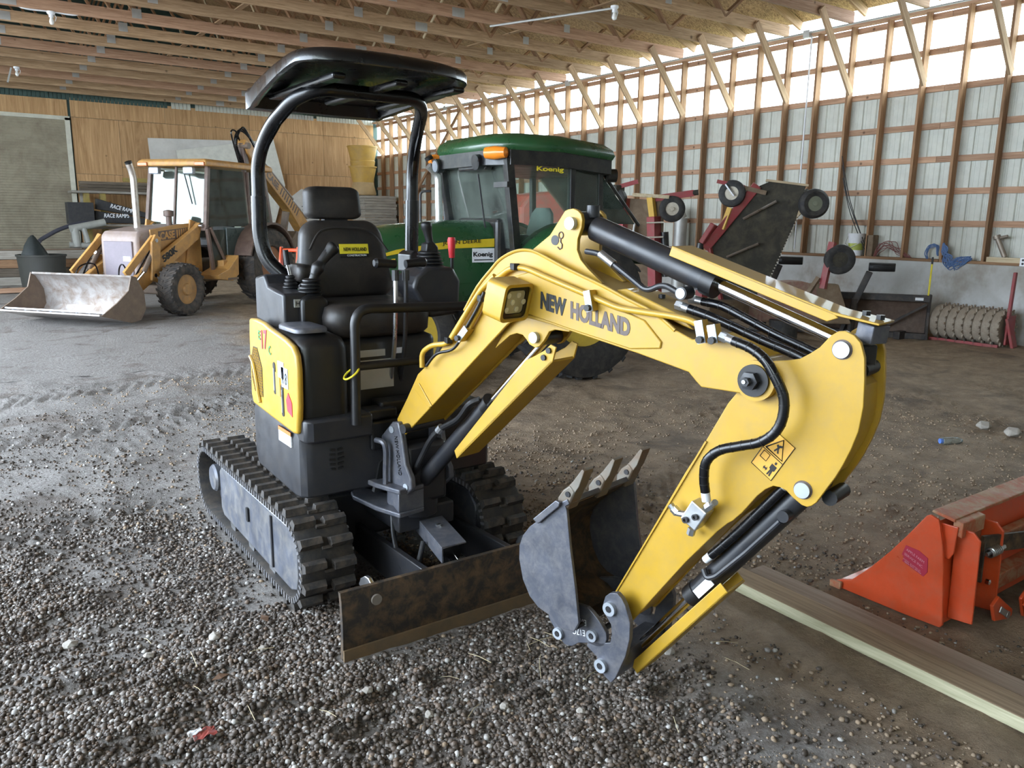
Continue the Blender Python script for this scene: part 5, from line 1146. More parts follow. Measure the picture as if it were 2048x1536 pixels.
MB().prism([(2.34, 1.22), (2.34, 1.38), (1.50, 1.45), (1.50, 1.28)], .395, .397, lambda a, b, t: (a, t, b)).build('name_panel', CB, bh, 0)
for k in range(7): MB().prism([(0, 0), (.03, .002), (.03, .15), (0, .148)], .397, .400, lambda a, b, t, k=k: (1.86 - k * .058 + a, t, 1.255 + k * .006 + b)).build('name_stripe', CY, bh, 0)
MB().tube(fillet([(2.30, -.05, 1.38), (2.30, -.05, 2.28), (2.39, -.05, 2.50)], .1), .055, 14, rs=None).build('exhaust_stack', paint('stack_steel', (.55, .50, .45), .4, metal=.8, dirt=(.3, .2, .12), amt=.3), bh)
MB().cyl((2.378, -.05, 2.475), (2.392, -.05, 2.505), .057, 14).build('stack_mouth', LBLK, bh)
MB().lathe([(.0, 0), (.05, 0), (.05, .16), (.085, .17), (.085, .26), (.0, .28)], (1.72, .12, 1.46), (0, 0, 1), 18).build('air_intake', CB, bh)
# loader tower, arms, links, rams
for s in (1, -1):
    y0, y1 = (.44, .54) if s > 0 else (-.54, -.44)
    a = xz([(1.38, 1.46), (1.44, 1.53), (1.54, 1.45), (2.85, .80), (3.30, .52), (3.42, .40), (3.36, .28), (3.20, .30), (2.75, .55), (1.50, 1.24)], y0, y1).build('loader_arm', CY, bh, 0, bevel=.012)
    xz([(1.30, .60), (1.32, 1.52), (1.55, 1.58), (1.62, 1.3), (1.75, .62)], y0 - .05 * s, y0 - .01 * s).build('loader_tower', CY, bh, 0, bevel=.01)
    xz([(2.62, .55), (2.50, 1.28), (2.62, 1.34), (2.72, 1.22), (2.78, .6)], y1 if s > 0 else y0 - .05, y1 + .05 if s > 0 else y0).build('bell_crank', CY, bh, 0, bevel=.01)
    pbar('tilt_link', (2.60, (y0 + y1) / 2 + .03 * s, 1.28), (3.28, (y0 + y1) / 2 + .03 * s, .72), .05, .12, CY, bh)
    c = MB().cyl((1.55, y0 - .0, .70), (2.35, y0, .92), .055, 14).build('lift_ram', CY, bh); MB().cyl((2.35, y0, .92), (2.75, y0, 1.03), .028, 12).build('ram_rod', CHROME, c)
    c = MB().cyl((2.55, y1 if s > 0 else y0, 1.20), (2.9, y1 if s > 0 else y0, .75), .04, 12).build('tilt_ram', CBD, bh); MB().cyl((2.9, y1 if s > 0 else y0, .75), (3.25, y1 if s > 0 else y0, .50), .022, 10).build('ram_rod', CHROME, c)
    for (u, z) in ((1.46, 1.47), (2.62, 1.24), (2.7, .68)): MB().cyl((u, y0 - .03, z), (u, y1 + .06 if s > 0 else y1 + .03, z), .032, 12).build('pivot_pin', STEEL, a)
    MB().tube(spline([(2.5, y0, 1.18), (2.75, y0 + .06 * s, 1.0), (3.05, y0 + .02 * s, .62), (3.0, y0, .52)]), .014, 8).build('hydraulic_hose', HOSE, bh)
    MB().tube(spline([(2.9, y0 - .18 * s, .62), (3.0, y0 - .2 * s, .85), (3.2, y0 - .1 * s, .82), (3.3, y0 - .05 * s, .60)]), .012, 8).build('hydraulic_hose', HOSE, bh)
text('model_lettering', '580K', (2.42, .545, .87), (-1, 0, .50), (.46, 0, 1), .40, .12, LBLK, bh, bold=.04)
# front bucket
bwid = .95
prof = [(4.32, .20), (3.72, .035), (3.52, .06), (3.40, .22), (3.42, .48), (3.56, .70), (3.64, .745)]
inn = [(3.66, .72), (3.585, .68), (3.45, .47), (3.43, .235), (3.535, .09), (3.72, .065), (4.32, .225)]
bb = MB().prism(prof + inn, -bwid, bwid, lambda a, b, t: (a, t, b)).build('front_bucket', CST, bh, 35)
for y in (-bwid - .02, bwid): MB().prism([(4.30, .20), (3.72, .035), (3.52, .06), (3.40, .22), (3.42, .48), (3.56, .72), (3.66, .74), (3.74, .52), (3.98, .36)], y, y + .02, lambda a, b, t: (a, t, b)).build('bucket_side', CBD, bb, 20)
MB().box(4.18, 4.36, -bwid - .01, bwid + .01, .0, .022).build('cutting_edge', STEEL, bb, 0).matrix_basis = Matrix.Translation((0, 0, -.94)) @ Matrix.Rotation(-.27, 4, 'Y')
for k in range(8): MB().cyl((4.14, -.85 + k * .242, .195), (4.13, -.85 + k * .242, .215), .022, 8).build('edge_bolt', PIN, bb)
# cab
cabp = CB
roof = MB().loft([[(x, y, z) for x, y in ((1.42 - i, .72 - i), (-.62 + i, .72 - i), (-.62 + i, -.72 + i), (1.42 - i, -.72 + i))] for z, i in ((2.50, 0), (2.585, 0), (2.62, .05))]).build('cab_roof', CY, bh, 20, bevel=.02)
for y in (.60, -.60): MB().box(1.40, 1.45, y - .1, y + .1, 2.50, 2.565).build('marker_light', paint('amber_lens' if y > 0 else 'amber_lens_b', (.6, .16, .03), .2), bh, 0, bevel=.01)
for y in (.36, -.36): MB().box(1.36, 1.46, y - .1, y + .1, 2.36, 2.48).build('work_light', PIN, bh, 0, bevel=.02)
P_ = {'fl': ((1.40, .62, 1.42), (1.22, .60, 2.50)), 'fr': ((1.40, -.62, 1.42), (1.22, -.60, 2.50)), 'ml': ((.18, .70, .95), (.22, .64, 2.50)), 'rl': ((-.55, .70, 1.15), (-.42, .62, 2.50)), 'rr': ((-.55, -.70, 1.15), (-.42, -.62, 2.50))}
for k, (a, b) in P_.items(): pbar('cab_post', a, b, .07, .07, cabp, bh, up=(1, 0, 0))
pbar('cab_sill', (1.40, .64, 1.42), (1.40, -.64, 1.42), .07, .07, cabp, bh); pbar('cab_post', (1.40, .65, 1.42), (1.30, .66, .62), .06, .06, cabp, bh, up=(1, 0, 0)); pbar('windshield_divider', (1.40, -.05, 1.42), (1.22, -.05, 2.5), .04, .04, cabp, bh, up=(1, 0, 0))
def pane(name, q, par, mat=GL, th=.006):
    q = [Vector(p) for p in q]; n = (q[1] - q[0]).cross(q[2] - q[0]).normalized() * th
    return MB().add(q + [p + n for p in q], [tuple(range(len(q)))[::-1], tuple(range(len(q), 2 * len(q)))] + [(i, (i + 1) % len(q), len(q) + (i + 1) % len(q), len(q) + i) for i in range(len(q))]).build(name, mat, par, 0)
pane('windshield', [(1.39, .58, 1.46), (1.39, -.58, 1.46), (1.225, -.56, 2.47), (1.225, .56, 2.47)], bh)
pane('door_glass', [(1.34, .655, 1.46), (.24, .70, 1.46), (.26, .645, 2.46), (1.20, .61, 2.46)], bh)
pane('lower_glass', [(1.30, .665, .70), (.95, .69, .70), (.95, .69, 1.40), (1.36, .65, 1.40)], bh)
pane('side_glass', [(.14, .70, 1.46), (-.48, .70, 1.46), (-.38, .63, 2.46), (.18, .645, 2.46)], bh)
pane('far_glass', [(1.34, -.655, 1.46), (-.48, -.70, 1.46), (-.38, -.63, 2.46), (1.20, -.61, 2.46)], bh)
pane('rear_glass', [(-.53, .62, 1.30), (-.53, -.62, 1.30), (-.42, -.56, 2.46), (-.42, .56, 2.46)], bh)
MB().box(.2, .95, .66, .72, .70, 1.44).build('cab_door_skin', paint('door_green_grey', (.05, .07, .065), .3), bh, 0, bevel=.01)
pbar('door_frame', (.20, .725, .70), (.20, .70, 2.46), .05, .03, cabp, bh, up=(1, 0, 0)); pbar('door_frame', (.95, .72, .70), (1.36, .69, 1.44), .05, .03, cabp, bh, up=(1, 0, 0)); pbar('door_handle', (.30, .745, 1.2), (.30, .745, 1.42), .03, .03, CBD, bh, up=(1, 0, 0))
MB().tube([(1.30, .15, 2.44), (1.37, .35, 1.85)], .012, 6).build('wiper', LBLK, bh)
MB().tube([(1.02 + .16 * math.cos(t) * .5, .0 + .18 * math.sin(t), 1.55 + .06 * math.cos(t)) for t in np.linspace(0, 6.28, 24)], .014, 8).build('steering_wheel', LBLK, bh)
MB().box(.1, .5, -.25, .25, 1.05, 1.25).build('seat_cushion', SEATV, bh, 0, bevel=.05); MB().box(-.0, .12, -.24, .24, 1.2, 1.75).build('seat_back', SEATV, bh, 0, bevel=.05)
for y0, y1 in ((.62, 1.08), (-1.08, -.62)):
    arc = [(.80 * math.cos(t), .74 + .80 * math.sin(t)) for t in np.linspace(.25, 2.9, 14)]; arc2 = [(.76 * math.cos(t), .74 + .76 * math.sin(t)) for t in np.linspace(2.9, .25, 14)]
    xz(arc + arc2, y0, y1).build('rear_fender', CB, bh, 30)
xz([(.95, .95), (.97, .60), (1.15, .50), (1.55, .55), (1.58, .62), (1.25, .72)], .52, .95).build('step_frame', CY, bh, 0, bevel=.01); MB().box(1.0, 1.3, .55, .96, .52, .56).build('step', CBD, bh, 0); MB().box(.95, 1.2, .50, .80, .70, .86).build('tool_box', CY, bh, 0, bevel=.01)
# backhoe boom folded up behind the cab
def yb_(poly, y0, y1, name, mat, bev=.01): return xz(poly, y0, y1).build(name, mat, bh, 0, bevel=bev)
bo = yb_([(-2.72, 1.25), (-2.66, 1.52), (-1.95, 2.06), (-.95, 2.78), (-.60, 3.08), (-.46, 3.12), (-.40, 3.02), (-.50, 2.86), (-.85, 2.56), (-1.9, 1.80), (-2.50, 1.22)], .06, .26, 'backhoe_boom', CY)
text('boom_lettering', 'CASE', (-1.08, .263, 2.46), (-1, 0, -.72), (-.58, 0, 1), .48, .15, CB, bh, bold=.04)
for k in range(9): MB().prism([(0, 0), (.03, .02), (-.07, .15), (-.10, .13)], .26, .263, lambda a, b, t, k=k: (-1.58 - k * .075 + a, t, 2.10 - k * .054 + b)).build('boom_stripe', CB, bh, 0)
yb_([(-.50, 3.0), (-.40, 3.05), (-.62, 1.5), (-.85, .9), (-1.0, .9), (-.85, 1.6)], .10, .22, 'dipper', CB)
MB().tube([(-.72, .16, 2.98), (-2.15, .16, 2.02)], .055, 14).build('dipper_ram', CBD, bh); MB().tube([(-2.15, .16, 2.02), (-2.75, .16, 1.62)], .028, 12).build('ram_rod', CHROME, bh)
MB().cyl((-.46, .0, 3.0), (-.46, .32, 3.0), .06, 16).build('boom_pin', CBD, bh)
for k in range(3): MB().tube(spline([(-.50, .1 + .05 * k, 2.6), (-.28 - .03 * k, .12, 3.0), (-.42 - .02 * k, .12 + .03 * k, 3.28 + .03 * k), (-.72, .15, 3.18 + .02 * k), (-1.0 - .05 * k, .2, 2.75)]), .018, 8).build('hydraulic_hose', HOSE, bh)
MB().tube(spline([(-.30, .2, 2.62), (-.16, .2, 2.95), (-.05, .22, 3.22), (-.22, .2, 3.25), (-.4, .15, 3.1)]), .016, 8).build('hydraulic_hose', HOSE, bh)
bkx = MB().prism([(-2.1, .35), (-1.55, .3), (-1.35, .6), (-1.5, 1.1), (-1.75, 1.35), (-2.15, 1.3), (-1.95, 1.0), (-1.9, .6)], -.2, .5, lambda a, b, t: (a, t, b)).build('backhoe_bucket', CBD, bh, 0, bevel=.02)
MB().box(-1.0, -.6, -.6, .6, .4, 1.0).build('backhoe_mount', CBD, bh, 0, bevel=.03)
for s in (1, -1): pbar('stabiliser_leg', (-.85, s * .62, .6), (-.9, s * .80, 1.75), .12, .12, CBD, bh)
# ================================================================== GREEN TRACTOR
JG = paint('tractor_green', (0.012, 0.062, 0.020), 0.28, dirt=(.08, .12, .06), amt=.07, scale=4, coat=.3)
JY = paint('tractor_yellow', (0.66, 0.47, 0.02), 0.35)
JB = paint('tractor_black', (0.007, 0.007, 0.008), 0.35, dirt=(.08, .07, .05), amt=.2)
JR = paint('rim_yellow_bright', (0.60, 0.42, 0.05), 0.4, dirt=(.3, .2, .08), amt=.2)
GLT = glass('tractor_glass', (0.86, 0.95, 0.91), .05)
AMB = paint('amber_lens2', (.75, .22, .02), .2)
tr_ = thing('farm_tractor', 'green farm tractor with glass cab, yellow wheels and exhaust stack', 'tractor', (5.40, 7.20, 0), math.radians(178))
TB = paint('tractor_tyre', (0.014, 0.0135, 0.014), 0.7, dirt=(.07, .06, .05), amt=.35, scale=6)
wheel('rear_wheel', .77, .46, .40, TB, JR, tr_, (0, .80, .77), 22, TB, 1, lugh=.05); wheel('rear_wheel', .77, .46, .40, TB, JR, tr_, (0, -.80, .77), 22, TB, -1, lugh=.05)
wheel('front_wheel', .56, .32, .33, TB, JR, tr_, (2.0, .72, .56), 18, TB, 1, lugh=.04); wheel('front_wheel', .56, .32, .33, TB, JR, tr_, (2.0, -.72, .56), 18, TB, -1, lugh=.04)
MB().box(-.4, 2.4, -.25, .25, .45, .95).build('chassis', JB, tr_, 0, bevel=.03); MB().box(1.9, 2.1, -.6, .6, .45, .62).build('front_axle', JG, tr_, 0, bevel=.03)
rings = []
for x, zt, zb, w in ((.72, 1.63, 1.0, .36), (1.2, 1.62, 1.0, .36), (1.75, 1.575, 1.0, .355), (2.2, 1.49, 1.0, .345), (2.48, 1.40, .98, .32), (2.62, 1.30, .95, .28), (2.66, 1.18, .9, .25)):
    rings.append([(x, w, zb), (x, w, zt - .16), (x, w * .93, zt - .07), (x, w * .72, zt - .012), (x, w * .3, zt + .012), (x, -w * .3, zt + .012), (x, -w * .72, zt - .012), (x, -w * .93, zt - .07), (x, -w, zt - .16), (x, -w, zb)])
hd_ = MB().loft(rings).build('tractor_hood', JG, tr_, 50)
xz([(.74, .72), (.74, 1.02), (1.5, 1.02), (1.45, .75)], .34, .362).build('engine_panel', JG, tr_, 0, bevel=.01); xz([(1.95, .98), (1.95, .62), (2.2, .5), (2.58, .55), (2.6, .95)], -.24, .30).build('front_frame', JG, tr_, 0, bevel=.03)
xz([(.74, 1.375), (.74, 1.46), (1.3, 1.43), (1.85, 1.355), (2.28, 1.24), (1.85, 1.315), (1.3, 1.36)], .352, .3615).build('yellow_stripe', JY, tr_, 0)
text('model_lettering', '5095 M', (2.10, .357, 1.17), (-1, .02, .10), (0, 0, 1), .36, .08, JY, tr_, bold=.03, shear=.15)
text('maker_lettering', 'JOHN DEERE', (1.36, .363, 1.385), (-1, 0, .05), (0, 0, 1), .44, .045, LBLK, tr_, bold=.01)
MB().box(.76, 1.02, .3605, .3645, 1.22, 1.36).build('dealer_plate', WHITE, tr_, 0); text('plate_lettering', 'Koenig', (1.01, .365, 1.265), (-1, 0, 0), (0, 0, 1), .23, .06, LBLK, tr_, bold=.03); MB().box(.78, 1.0, .3645, .3655, 1.24, 1.25).build('plate_line', LBLK, tr_, 0)
MB().box(.60, .76, -.42, .42, .70, 1.66).build('cowl', JB, tr_, 0, bevel=.04); MB().box(.4, .62, -.55, .55, 1.2, 1.5).build('dashboard', JB, tr_, 0, bevel=.05)
# cab
roof = MB().loft([[((.98 - i) * (1 if a > 0 else -.98) if False else (a * (.74 - i) + .22), b * (.80 - i), z - .05 * max(0, -a) - .04 * a * 0) for a, b in ((1, .62), (.80, .92), (0, 1), (-.9, .98), (-1, .8), (-1, -.8), (-.9, -.98), (0, -1), (.80, -.92), (1, -.62))] for z, i in ((2.31, .02), (2.35, 0), (2.41, .02), (2.47, .10), (2.495, .3))]).build('cab_roof', JG, tr_, 50)
MB().loft([[(a * .72 + .22, b * .77, z - .05 * max(0, -a)) for a, b in ((1, .62), (.80, .92), (0, 1), (-.9, .98), (-1, .8), (-1, -.8), (-.9, -.98), (0, -1), (.80, -.92), (1, -.62))] for z in (2.17, 2.31)]).build('roof_underside', JB, tr_, 30)
CP = {'fl': ((.62, .62, .95), (.80, .66, 2.24)), 'fr': ((.62, -.62, .95), (.80, -.66, 2.24)), 'ml': ((.06, .72, 1.0), (.05, .70, 2.24)), 'mr': ((.06, -.72, 1.0), (.05, -.70, 2.24)), 'rl': ((-.40, .62, 1.15), (-.38, .62, 2.22)), 'rr': ((-.40, -.62, 1.15), (-.38, -.62, 2.22))}
for k, (a, b) in CP.items(): pbar('cab_post', a, b, .085 if k[0] == 'f' else .06, .085 if k[0] == 'f' else .06, JB, tr_, up=(1, 0, 0))
pbar('cab_sill', (.62, .64, 1.33), (.62, .36, 1.33), .05, .05, JB, tr_); pbar('door_sill', (.60, .66, .95), (.06, .72, 1.0), .06, .06, JB, tr_)
pane('windshield', [(.66, .58, 1.36), (.66, -.58, 1.36), (.79, -.62, 2.2), (.79, .62, 2.2)], tr_, GLT)
pane('door_glass', [(.60, .655, 1.0), (.09, .725, 1.04), (.08, .705, 2.2), (.76, .665, 2.2)], tr_, GLT)
pane('side_glass', [(.03, .72, 1.2), (-.37, .64, 1.2), (-.35, .63, 2.2), (.02, .70, 2.2)], tr_, GLT)
pane('far_glass', [(.60, -.655, 1.0), (.09, -.725, 1.04), (.08, -.705, 2.2), (.76, -.665, 2.2)], tr_, GLT)
pane('rear_window', [(-.42, .58, 2.15), (-.42, -.58, 2.15), (-.95, -.56, 1.62), (-.95, .56, 1.62)], tr_, GLT)
pbar('window_stay', (-.42, .58, 2.18), (-1.0, .58, 1.60), .03, .03, JB, tr_)
for y in (.55, -.60): MB().lathe([(0, 0), (.055, .02), (.065, .12), (.05, .24), (0, .26)], (.97 if y > 0 else .90, .50 if y > 0 else -.62, 2.28), (-.55, 1, 0) if y > 0 else (-.3, -1, 0), 16).build('turn_lamp', AMB, tr_, 50)
for y in (.34, -.5): MB().cyl((.90, y, 2.21), (.98, y, 2.2), .075, 18).build('work_lamp', JB, tr_); MB().cyl((.975, -.5, 2.2), (.985, -.5, 2.199), .06, 18).build('lamp_lens', PIN, tr_)
MB().lathe([(0, 0), (.07, .0), (.07, .1), (0, .12)], (-.48, .62, 2.12), (-1, .4, 0), 14).build('work_lamp', JB, tr_)
MB().box(.81, .90, -.15, .40, 2.13, 2.27).build('lamp_panel', JB, tr_, 0, bevel=.02); text('dealer_lettering', 'Koenig', (.905, -.02, 2.17), (0, 1, 0), (0, 0, 1), .30, .07, LYEL, tr_, bold=.03, shear=.2)
MB().box(.08, .70, .60, .64, 2.18, 2.2).build('headliner', paint('headliner', (.22, .24, .2), .7), tr_, 0); text('dealer_lettering', 'Koenig', (.50, .722, 2.11), (-1, .05, 0), (0, 0, 1), .32, .06, LYEL, tr_, bold=.03)
MB().tube(fillet([(.86, -.62, .9), (.88, -.62, 2.12), (1.0, -.62, 2.21)], .1), .042, 14).build('exhaust_stack', paint('stack_galv', (.62, .62, .60), .35, metal=.9, dirt=(.4, .35, .3), amt=.3), tr_); MB().cyl((.985, -.62, 2.275), (1.003, -.62, 2.305), .045, 14).build('stack_mouth', LBLK, tr_)
MB().tube([(.84, .35, 1.42), (.86, .2, 2.1)], .01, 6).build('wiper', LBLK, tr_)
ts = MB().loft([[(-.02 + (z - 1.25) * -.15 + .06 * math.cos(t), .24 * s * math.sin(t), z) for t in np.linspace(0, 2 * math.pi, 16, endpoint=False)] for z, s in ((1.2, .9), (1.35, 1.05), (1.55, 1.0), (1.72, .8), (1.78, .45))]).build('seat_back', paint('seat_grey', (.17, .17, .165), .8), tr_, 50)
MB().box(-.05, .42, -.25, .25, 1.08, 1.24).build('seat_cushion', MATS['seat_grey'], tr_, 0, bevel=.05); pbar('armrest', (-.05, .30, 1.42), (.28, .30, 1.42), .06, .05, JB, tr_)
MB().tube([(.42 + .10 * math.cos(t), .19 * math.sin(t), 1.62 + .12 * math.cos(t)) for t in np.linspace(0, 6.28, 24)], .014, 8).build('steering_wheel', LBLK, tr_); pbar('steering_column', (.5, 0, 1.3), (.44, 0, 1.6), .06, .06, JB, tr_)
MB().tube(fillet([(.30, -.70, 1.2), (.30, -.70, 1.95), (.75, -.70, 1.97), (.75, -.70, 1.2)], .12), .02, 10).build('grab_rail', JB, tr_)
MB().box(.62, .70, -.3, .3, 1.38, 1.43).build('dash_cover', GALV, tr_, 0)
for y0, y1 in ((.58, 1.02), (-1.02, -.58)):
    arc = [(.86 * math.cos(t), .78 + .86 * math.sin(t)) for t in np.linspace(.5, 2.6, 12)]; arc2 = [(.82 * math.cos(t), .78 + .82 * math.sin(t)) for t in np.linspace(2.6, .5, 12)]
    xz(arc + arc2, y0, y1).build('rear_fender', JG, tr_, 30)
MB().tube(fillet([(.88, -.80, 1.95), (.95, -.92, 1.95), (.95, -.92, 1.3)], .1), .014, 8).build('mirror_bracket', JB, tr_)
MB().box(.90, .96, .66, .90, 1.95, 2.0).build('mirror_arm', JB, tr_, 0)
# ================================================================== THINGS ALONG THE RIGHT WALL
MR = paint('mower_red', (0.27, 0.03, 0.035), 0.5, dirt=(.17, .10, .07), amt=.3, scale=5)
MDK = paint('deck_underside', (0.022, 0.019, 0.012), 0.75, dirt=(.075, .062, .038), amt=.45, scale=3, bump=.2)
MBR = paint('deck_brown_dust', (0.15, 0.10, 0.06), 0.75, dirt=(.24, .18, .12), amt=.4, scale=4)
RIMW = paint('rim_white_dirty', (.55, .50, .41), .6, dirt=(.25, .2, .14), amt=.4)
RIMG = paint('rim_green_grey', (.16, .17, .12), .6)
mw = thing('rotary_mower', 'red folding rotary mower with both wings raised and small caster wheels', 'mower', (9.2, 8.0, 0), world=True)
def plate3(name, q, th, mat, par, bevel=.004):
    q = [Vector(p) for p in q]; n = (q[1] - q[0]).cross(q[2] - q[0]).normalized() * th; k = len(q)
    return MB().add(q + [p + n for p in q], [tuple(range(k))[::-1], tuple(range(k, 2 * k))] + [(i, (i + 1) % k, k + (i + 1) % k, k + i) for i in range(k)]).build(name, mat, par, 0, bevel=bevel)
def caster(loc, ax, r, w, par, rimm):
    ax = Vector(ax).normalized(); rr = r * .5
    t = MB().lathe([(rr, -.4 * w), (r * .8, -.5 * w), (r * .97, -.36 * w), (r, 0), (r * .97, .36 * w), (r * .8, .5 * w), (rr, .4 * w)], loc, ax, 28, close=True).build('caster_wheel', TB, par, 50)
    MB().lathe([(rr + .006, -.35 * w), (rr * .85, -.30 * w), (rr * .4, -.1 * w), (.03, -.45 * w), (.001, -.45 * w)], loc, ax, 24).build('rim', rimm, t, 40)
    MB().lathe([(rr + .006, .35 * w), (rr * .85, .30 * w), (rr * .4, .1 * w), (.03, .45 * w), (.001, .45 * w)], loc, ax, 24).build('rim', rimm, t, 40)
    return t
plate3('wing_deck', [(9.087, 7.90, 1.29), (9.24, 7.73, .50), (9.62, 7.29, .48), (9.676, 7.232, .936), (9.839, 7.047, 1.661), (9.908, 6.968, 2.159), (9.78, 7.11, 2.20), (9.60, 7.32, 2.225), (9.50, 7.43, 2.16)], -.04, MDK, mw, .01)
MB().bar((9.035, 7.95, 1.27), (9.475, 7.45, 2.17), .05, .13, up=(-.5, .4, .7)).build('wing_rim', MR, mw, 0, bevel=.01)
MB().bar((9.55, 7.37, 2.235), (9.93, 6.95, 2.165), .12, .03).build('wing_edge', paint('mower_edge_dusty', (.42, .32, .2), .7), mw, 0)
MB().bar((9.085, 7.90, 1.28), (9.23, 7.74, .5), .05, .05, up=(1, 0, 0)).build('wing_edge', MR, mw, 0)
rv = MB()
for k in range(22):
    t = k / 21; p = Vector((9.86, 7.02, 1.75)).lerp(Vector((9.66, 7.25, .9)), t); rv.cyl(p, p + Vector((-.02, -.017, 0)), .009, 6)
rv = rv.build('rivets', RIMW, mw, 0); rv['kind'] = 'stuff'
MB().tube([(9.35, 7.56, 1.70), (9.62, 7.22, 1.95)], .02, 6).build('blade', STEEL, mw); MB().tube([(9.22, 7.70, 1.16), (9.50, 7.38, 1.36)], .02, 6).build('blade', STEEL, mw)
caster((9.25, 7.70, 2.05), (-.85, -.5, .1), .19, .13, mw, RIMW); caster((9.99, 6.88, 1.92), (-.55, -.82, 0), .205, .17, mw, RIMG)
MB().bar((9.10, 7.86, 2.22), (9.36, 7.58, 2.14), .05, .05).build('caster_arm', MR, mw, 0); MB().bar((9.16, 7.74, 2.18), (9.21, 7.62, 2.02), .02, .05, up=(1, 0, 0)).build('caster_fork', STEEL, mw, 0)
MB().bar((9.36, 7.58, 2.13), (9.56, 7.36, 2.06), .07, .06).build('caster_arm', MBR, mw, 0); MB().bar((9.90, 6.97, 2.11), (9.98, 6.87, 1.95), .05, .04, up=(1, 0, 0)).build('caster_fork', MDK, mw, 0)
MB().bar((9.02, 7.98, 1.34), (9.12, 7.86, 1.62), .09, .14, up=(1, 0, 0)).build('wing_hinge', MR, mw, 0, bevel=.02); MB().bar((9.20, 7.78, 1.55), (9.26, 7.71, 1.85), .08, .08, up=(1, 0, 0)).build('wing_strut', paint('mower_yellow', (.55, .33, .05), .5), mw, 0)
MB().cyl((8.96, 8.03, .95), (9.0, 8.0, 1.35), .055, 14).build('wing_ram', JB, mw)
MB().bar((9.02, 7.98, 1.0), (9.05, 7.95, .3), .12, .12, up=(1, 0, 0)).build('wing_post', MR, mw, 0)
# left wing
plate3('wing_deck', [(8.36, 8.87, 1.98), (8.34, 8.89, .6), (8.72, 8.46, .6), (8.70, 8.48, 1.95)], -.06, MBR, mw, .01)
MB().bar((8.33, 8.90, 1.98), (8.27, 8.97, .5), .10, .10, up=(1, 0, 0)).build('wing_rim', MR, mw, 0)
MB().bar((8.40, 8.83, 2.03), (8.75, 8.43, 2.00), .14, .05).build('wing_top_board', WOODP, mw, 0)
MB().bar((8.62, 8.58, 1.98), (8.98, 8.17, 2.06), .06, .09).build('caster_arm', MR, mw, 0); MB().cyl((8.97, 8.18, 2.06), (9.02, 8.12, 2.07), .04, 10).build('arm_end', MDK, mw)
caster((8.78, 8.39, 1.83), (-.7, -.7, .05), .19, .14, mw, RIMW); caster((8.22, 9.02, 1.95), (-.9, -.35, .1), .19, .14, mw, RIMW)
MB().bar((8.24, 8.98, 2.14), (8.44, 8.77, 2.22), .06, .06).build('caster_arm', MR, mw, 0); MB().box(-.09, .09, -.07, .07, -.07, .07).build('caster_bracket', MDK, mw, 0, bevel=.02).matrix_basis = Matrix.Translation((8.24 - 9.2 + 9.2, 8.99, 2.1))
MB().bar((8.60, 8.58, 1.72), (8.66, 8.52, .4), .16, .14, up=(1, 0, 0)).build('driveline_shield', MR, mw, 0, bevel=.01); MB().bar((8.56, 8.62, 2.0), (8.60, 8.58, 1.66), .11, .06, up=(1, 0, 0)).build('yellow_strut', MATS['mower_yellow'], mw, 0)
for z in (1.63, 1.42): MB().bar((8.53, 8.64, z), (8.70, 8.46, z + .01), .2, .02).build('shield_band', RIMW, mw, 0)
text('shield_lettering', 'BUSH HOG', (8.565, 8.475, 1.02), (.02, -.02, 1), (-.74, .67, 0), .30, .05, RIMW, mw, bold=.02)
MB().cyl((8.72, 8.46, 1.50), (8.76, 8.42, .85), .06, 12).build('wing_ram', JB, mw); MB().bar((8.42, 8.78, 1.62), (8.36, 8.78, 1.25), .03, .11, up=(.7, .7, 0)).build('latch_arm', GALV, mw, 0, bevel=.01)
MB().box(8.7, 9.9, 7.5, 9.0, .28, .55).build('centre_deck', MBR, mw, 0, bevel=.03)
MB().prism([(.0, .25), (1.1, .25), (1.0, .75), (.55, .85), (.0, .8)], 0, .9, lambda a, b, t: (9.55 + a * .72, 7.28 - a * .66 + t * .3, b)).build('deck_hood', paint('faded_red_deck', (.20, .10, .075), .7, dirt=(.25, .19, .13), amt=.5), mw, 0, bevel=.03)
MB().prism([(0, .25), (.45, .25), (.22, .82), (-.1, .82)], 0, .5, lambda a, b, t: (10.15 + a * .72, 6.72 - a * .66 + t * .3, b)).build('deck_flap', MBR, mw, 0, bevel=.02)
caster((10.30, 6.60, 1.16), (-.7, -.7, 0), .21, .15, mw, MDK)
MB().bar((10.14, 6.72, .75), (10.22, 6.68, 1.40), .09, .06, up=(1, 0, 0)).build('caster_post', MR, mw, 0); MB().bar((9.95, 6.90, .55), (10.12, 6.78, .9), .06, .06, up=(1, 0, 0)).build('caster_post', MBR, mw, 0)
MB().tube([(9.7, 7.0, .3), (9.7, 7.0, 0)], .2, 14).build('deck_wheel', TB, mw); MB().tube([(8.8, 8.8, .3), (8.8, 8.8, 0)], .2, 14).build('deck_wheel', TB, mw)
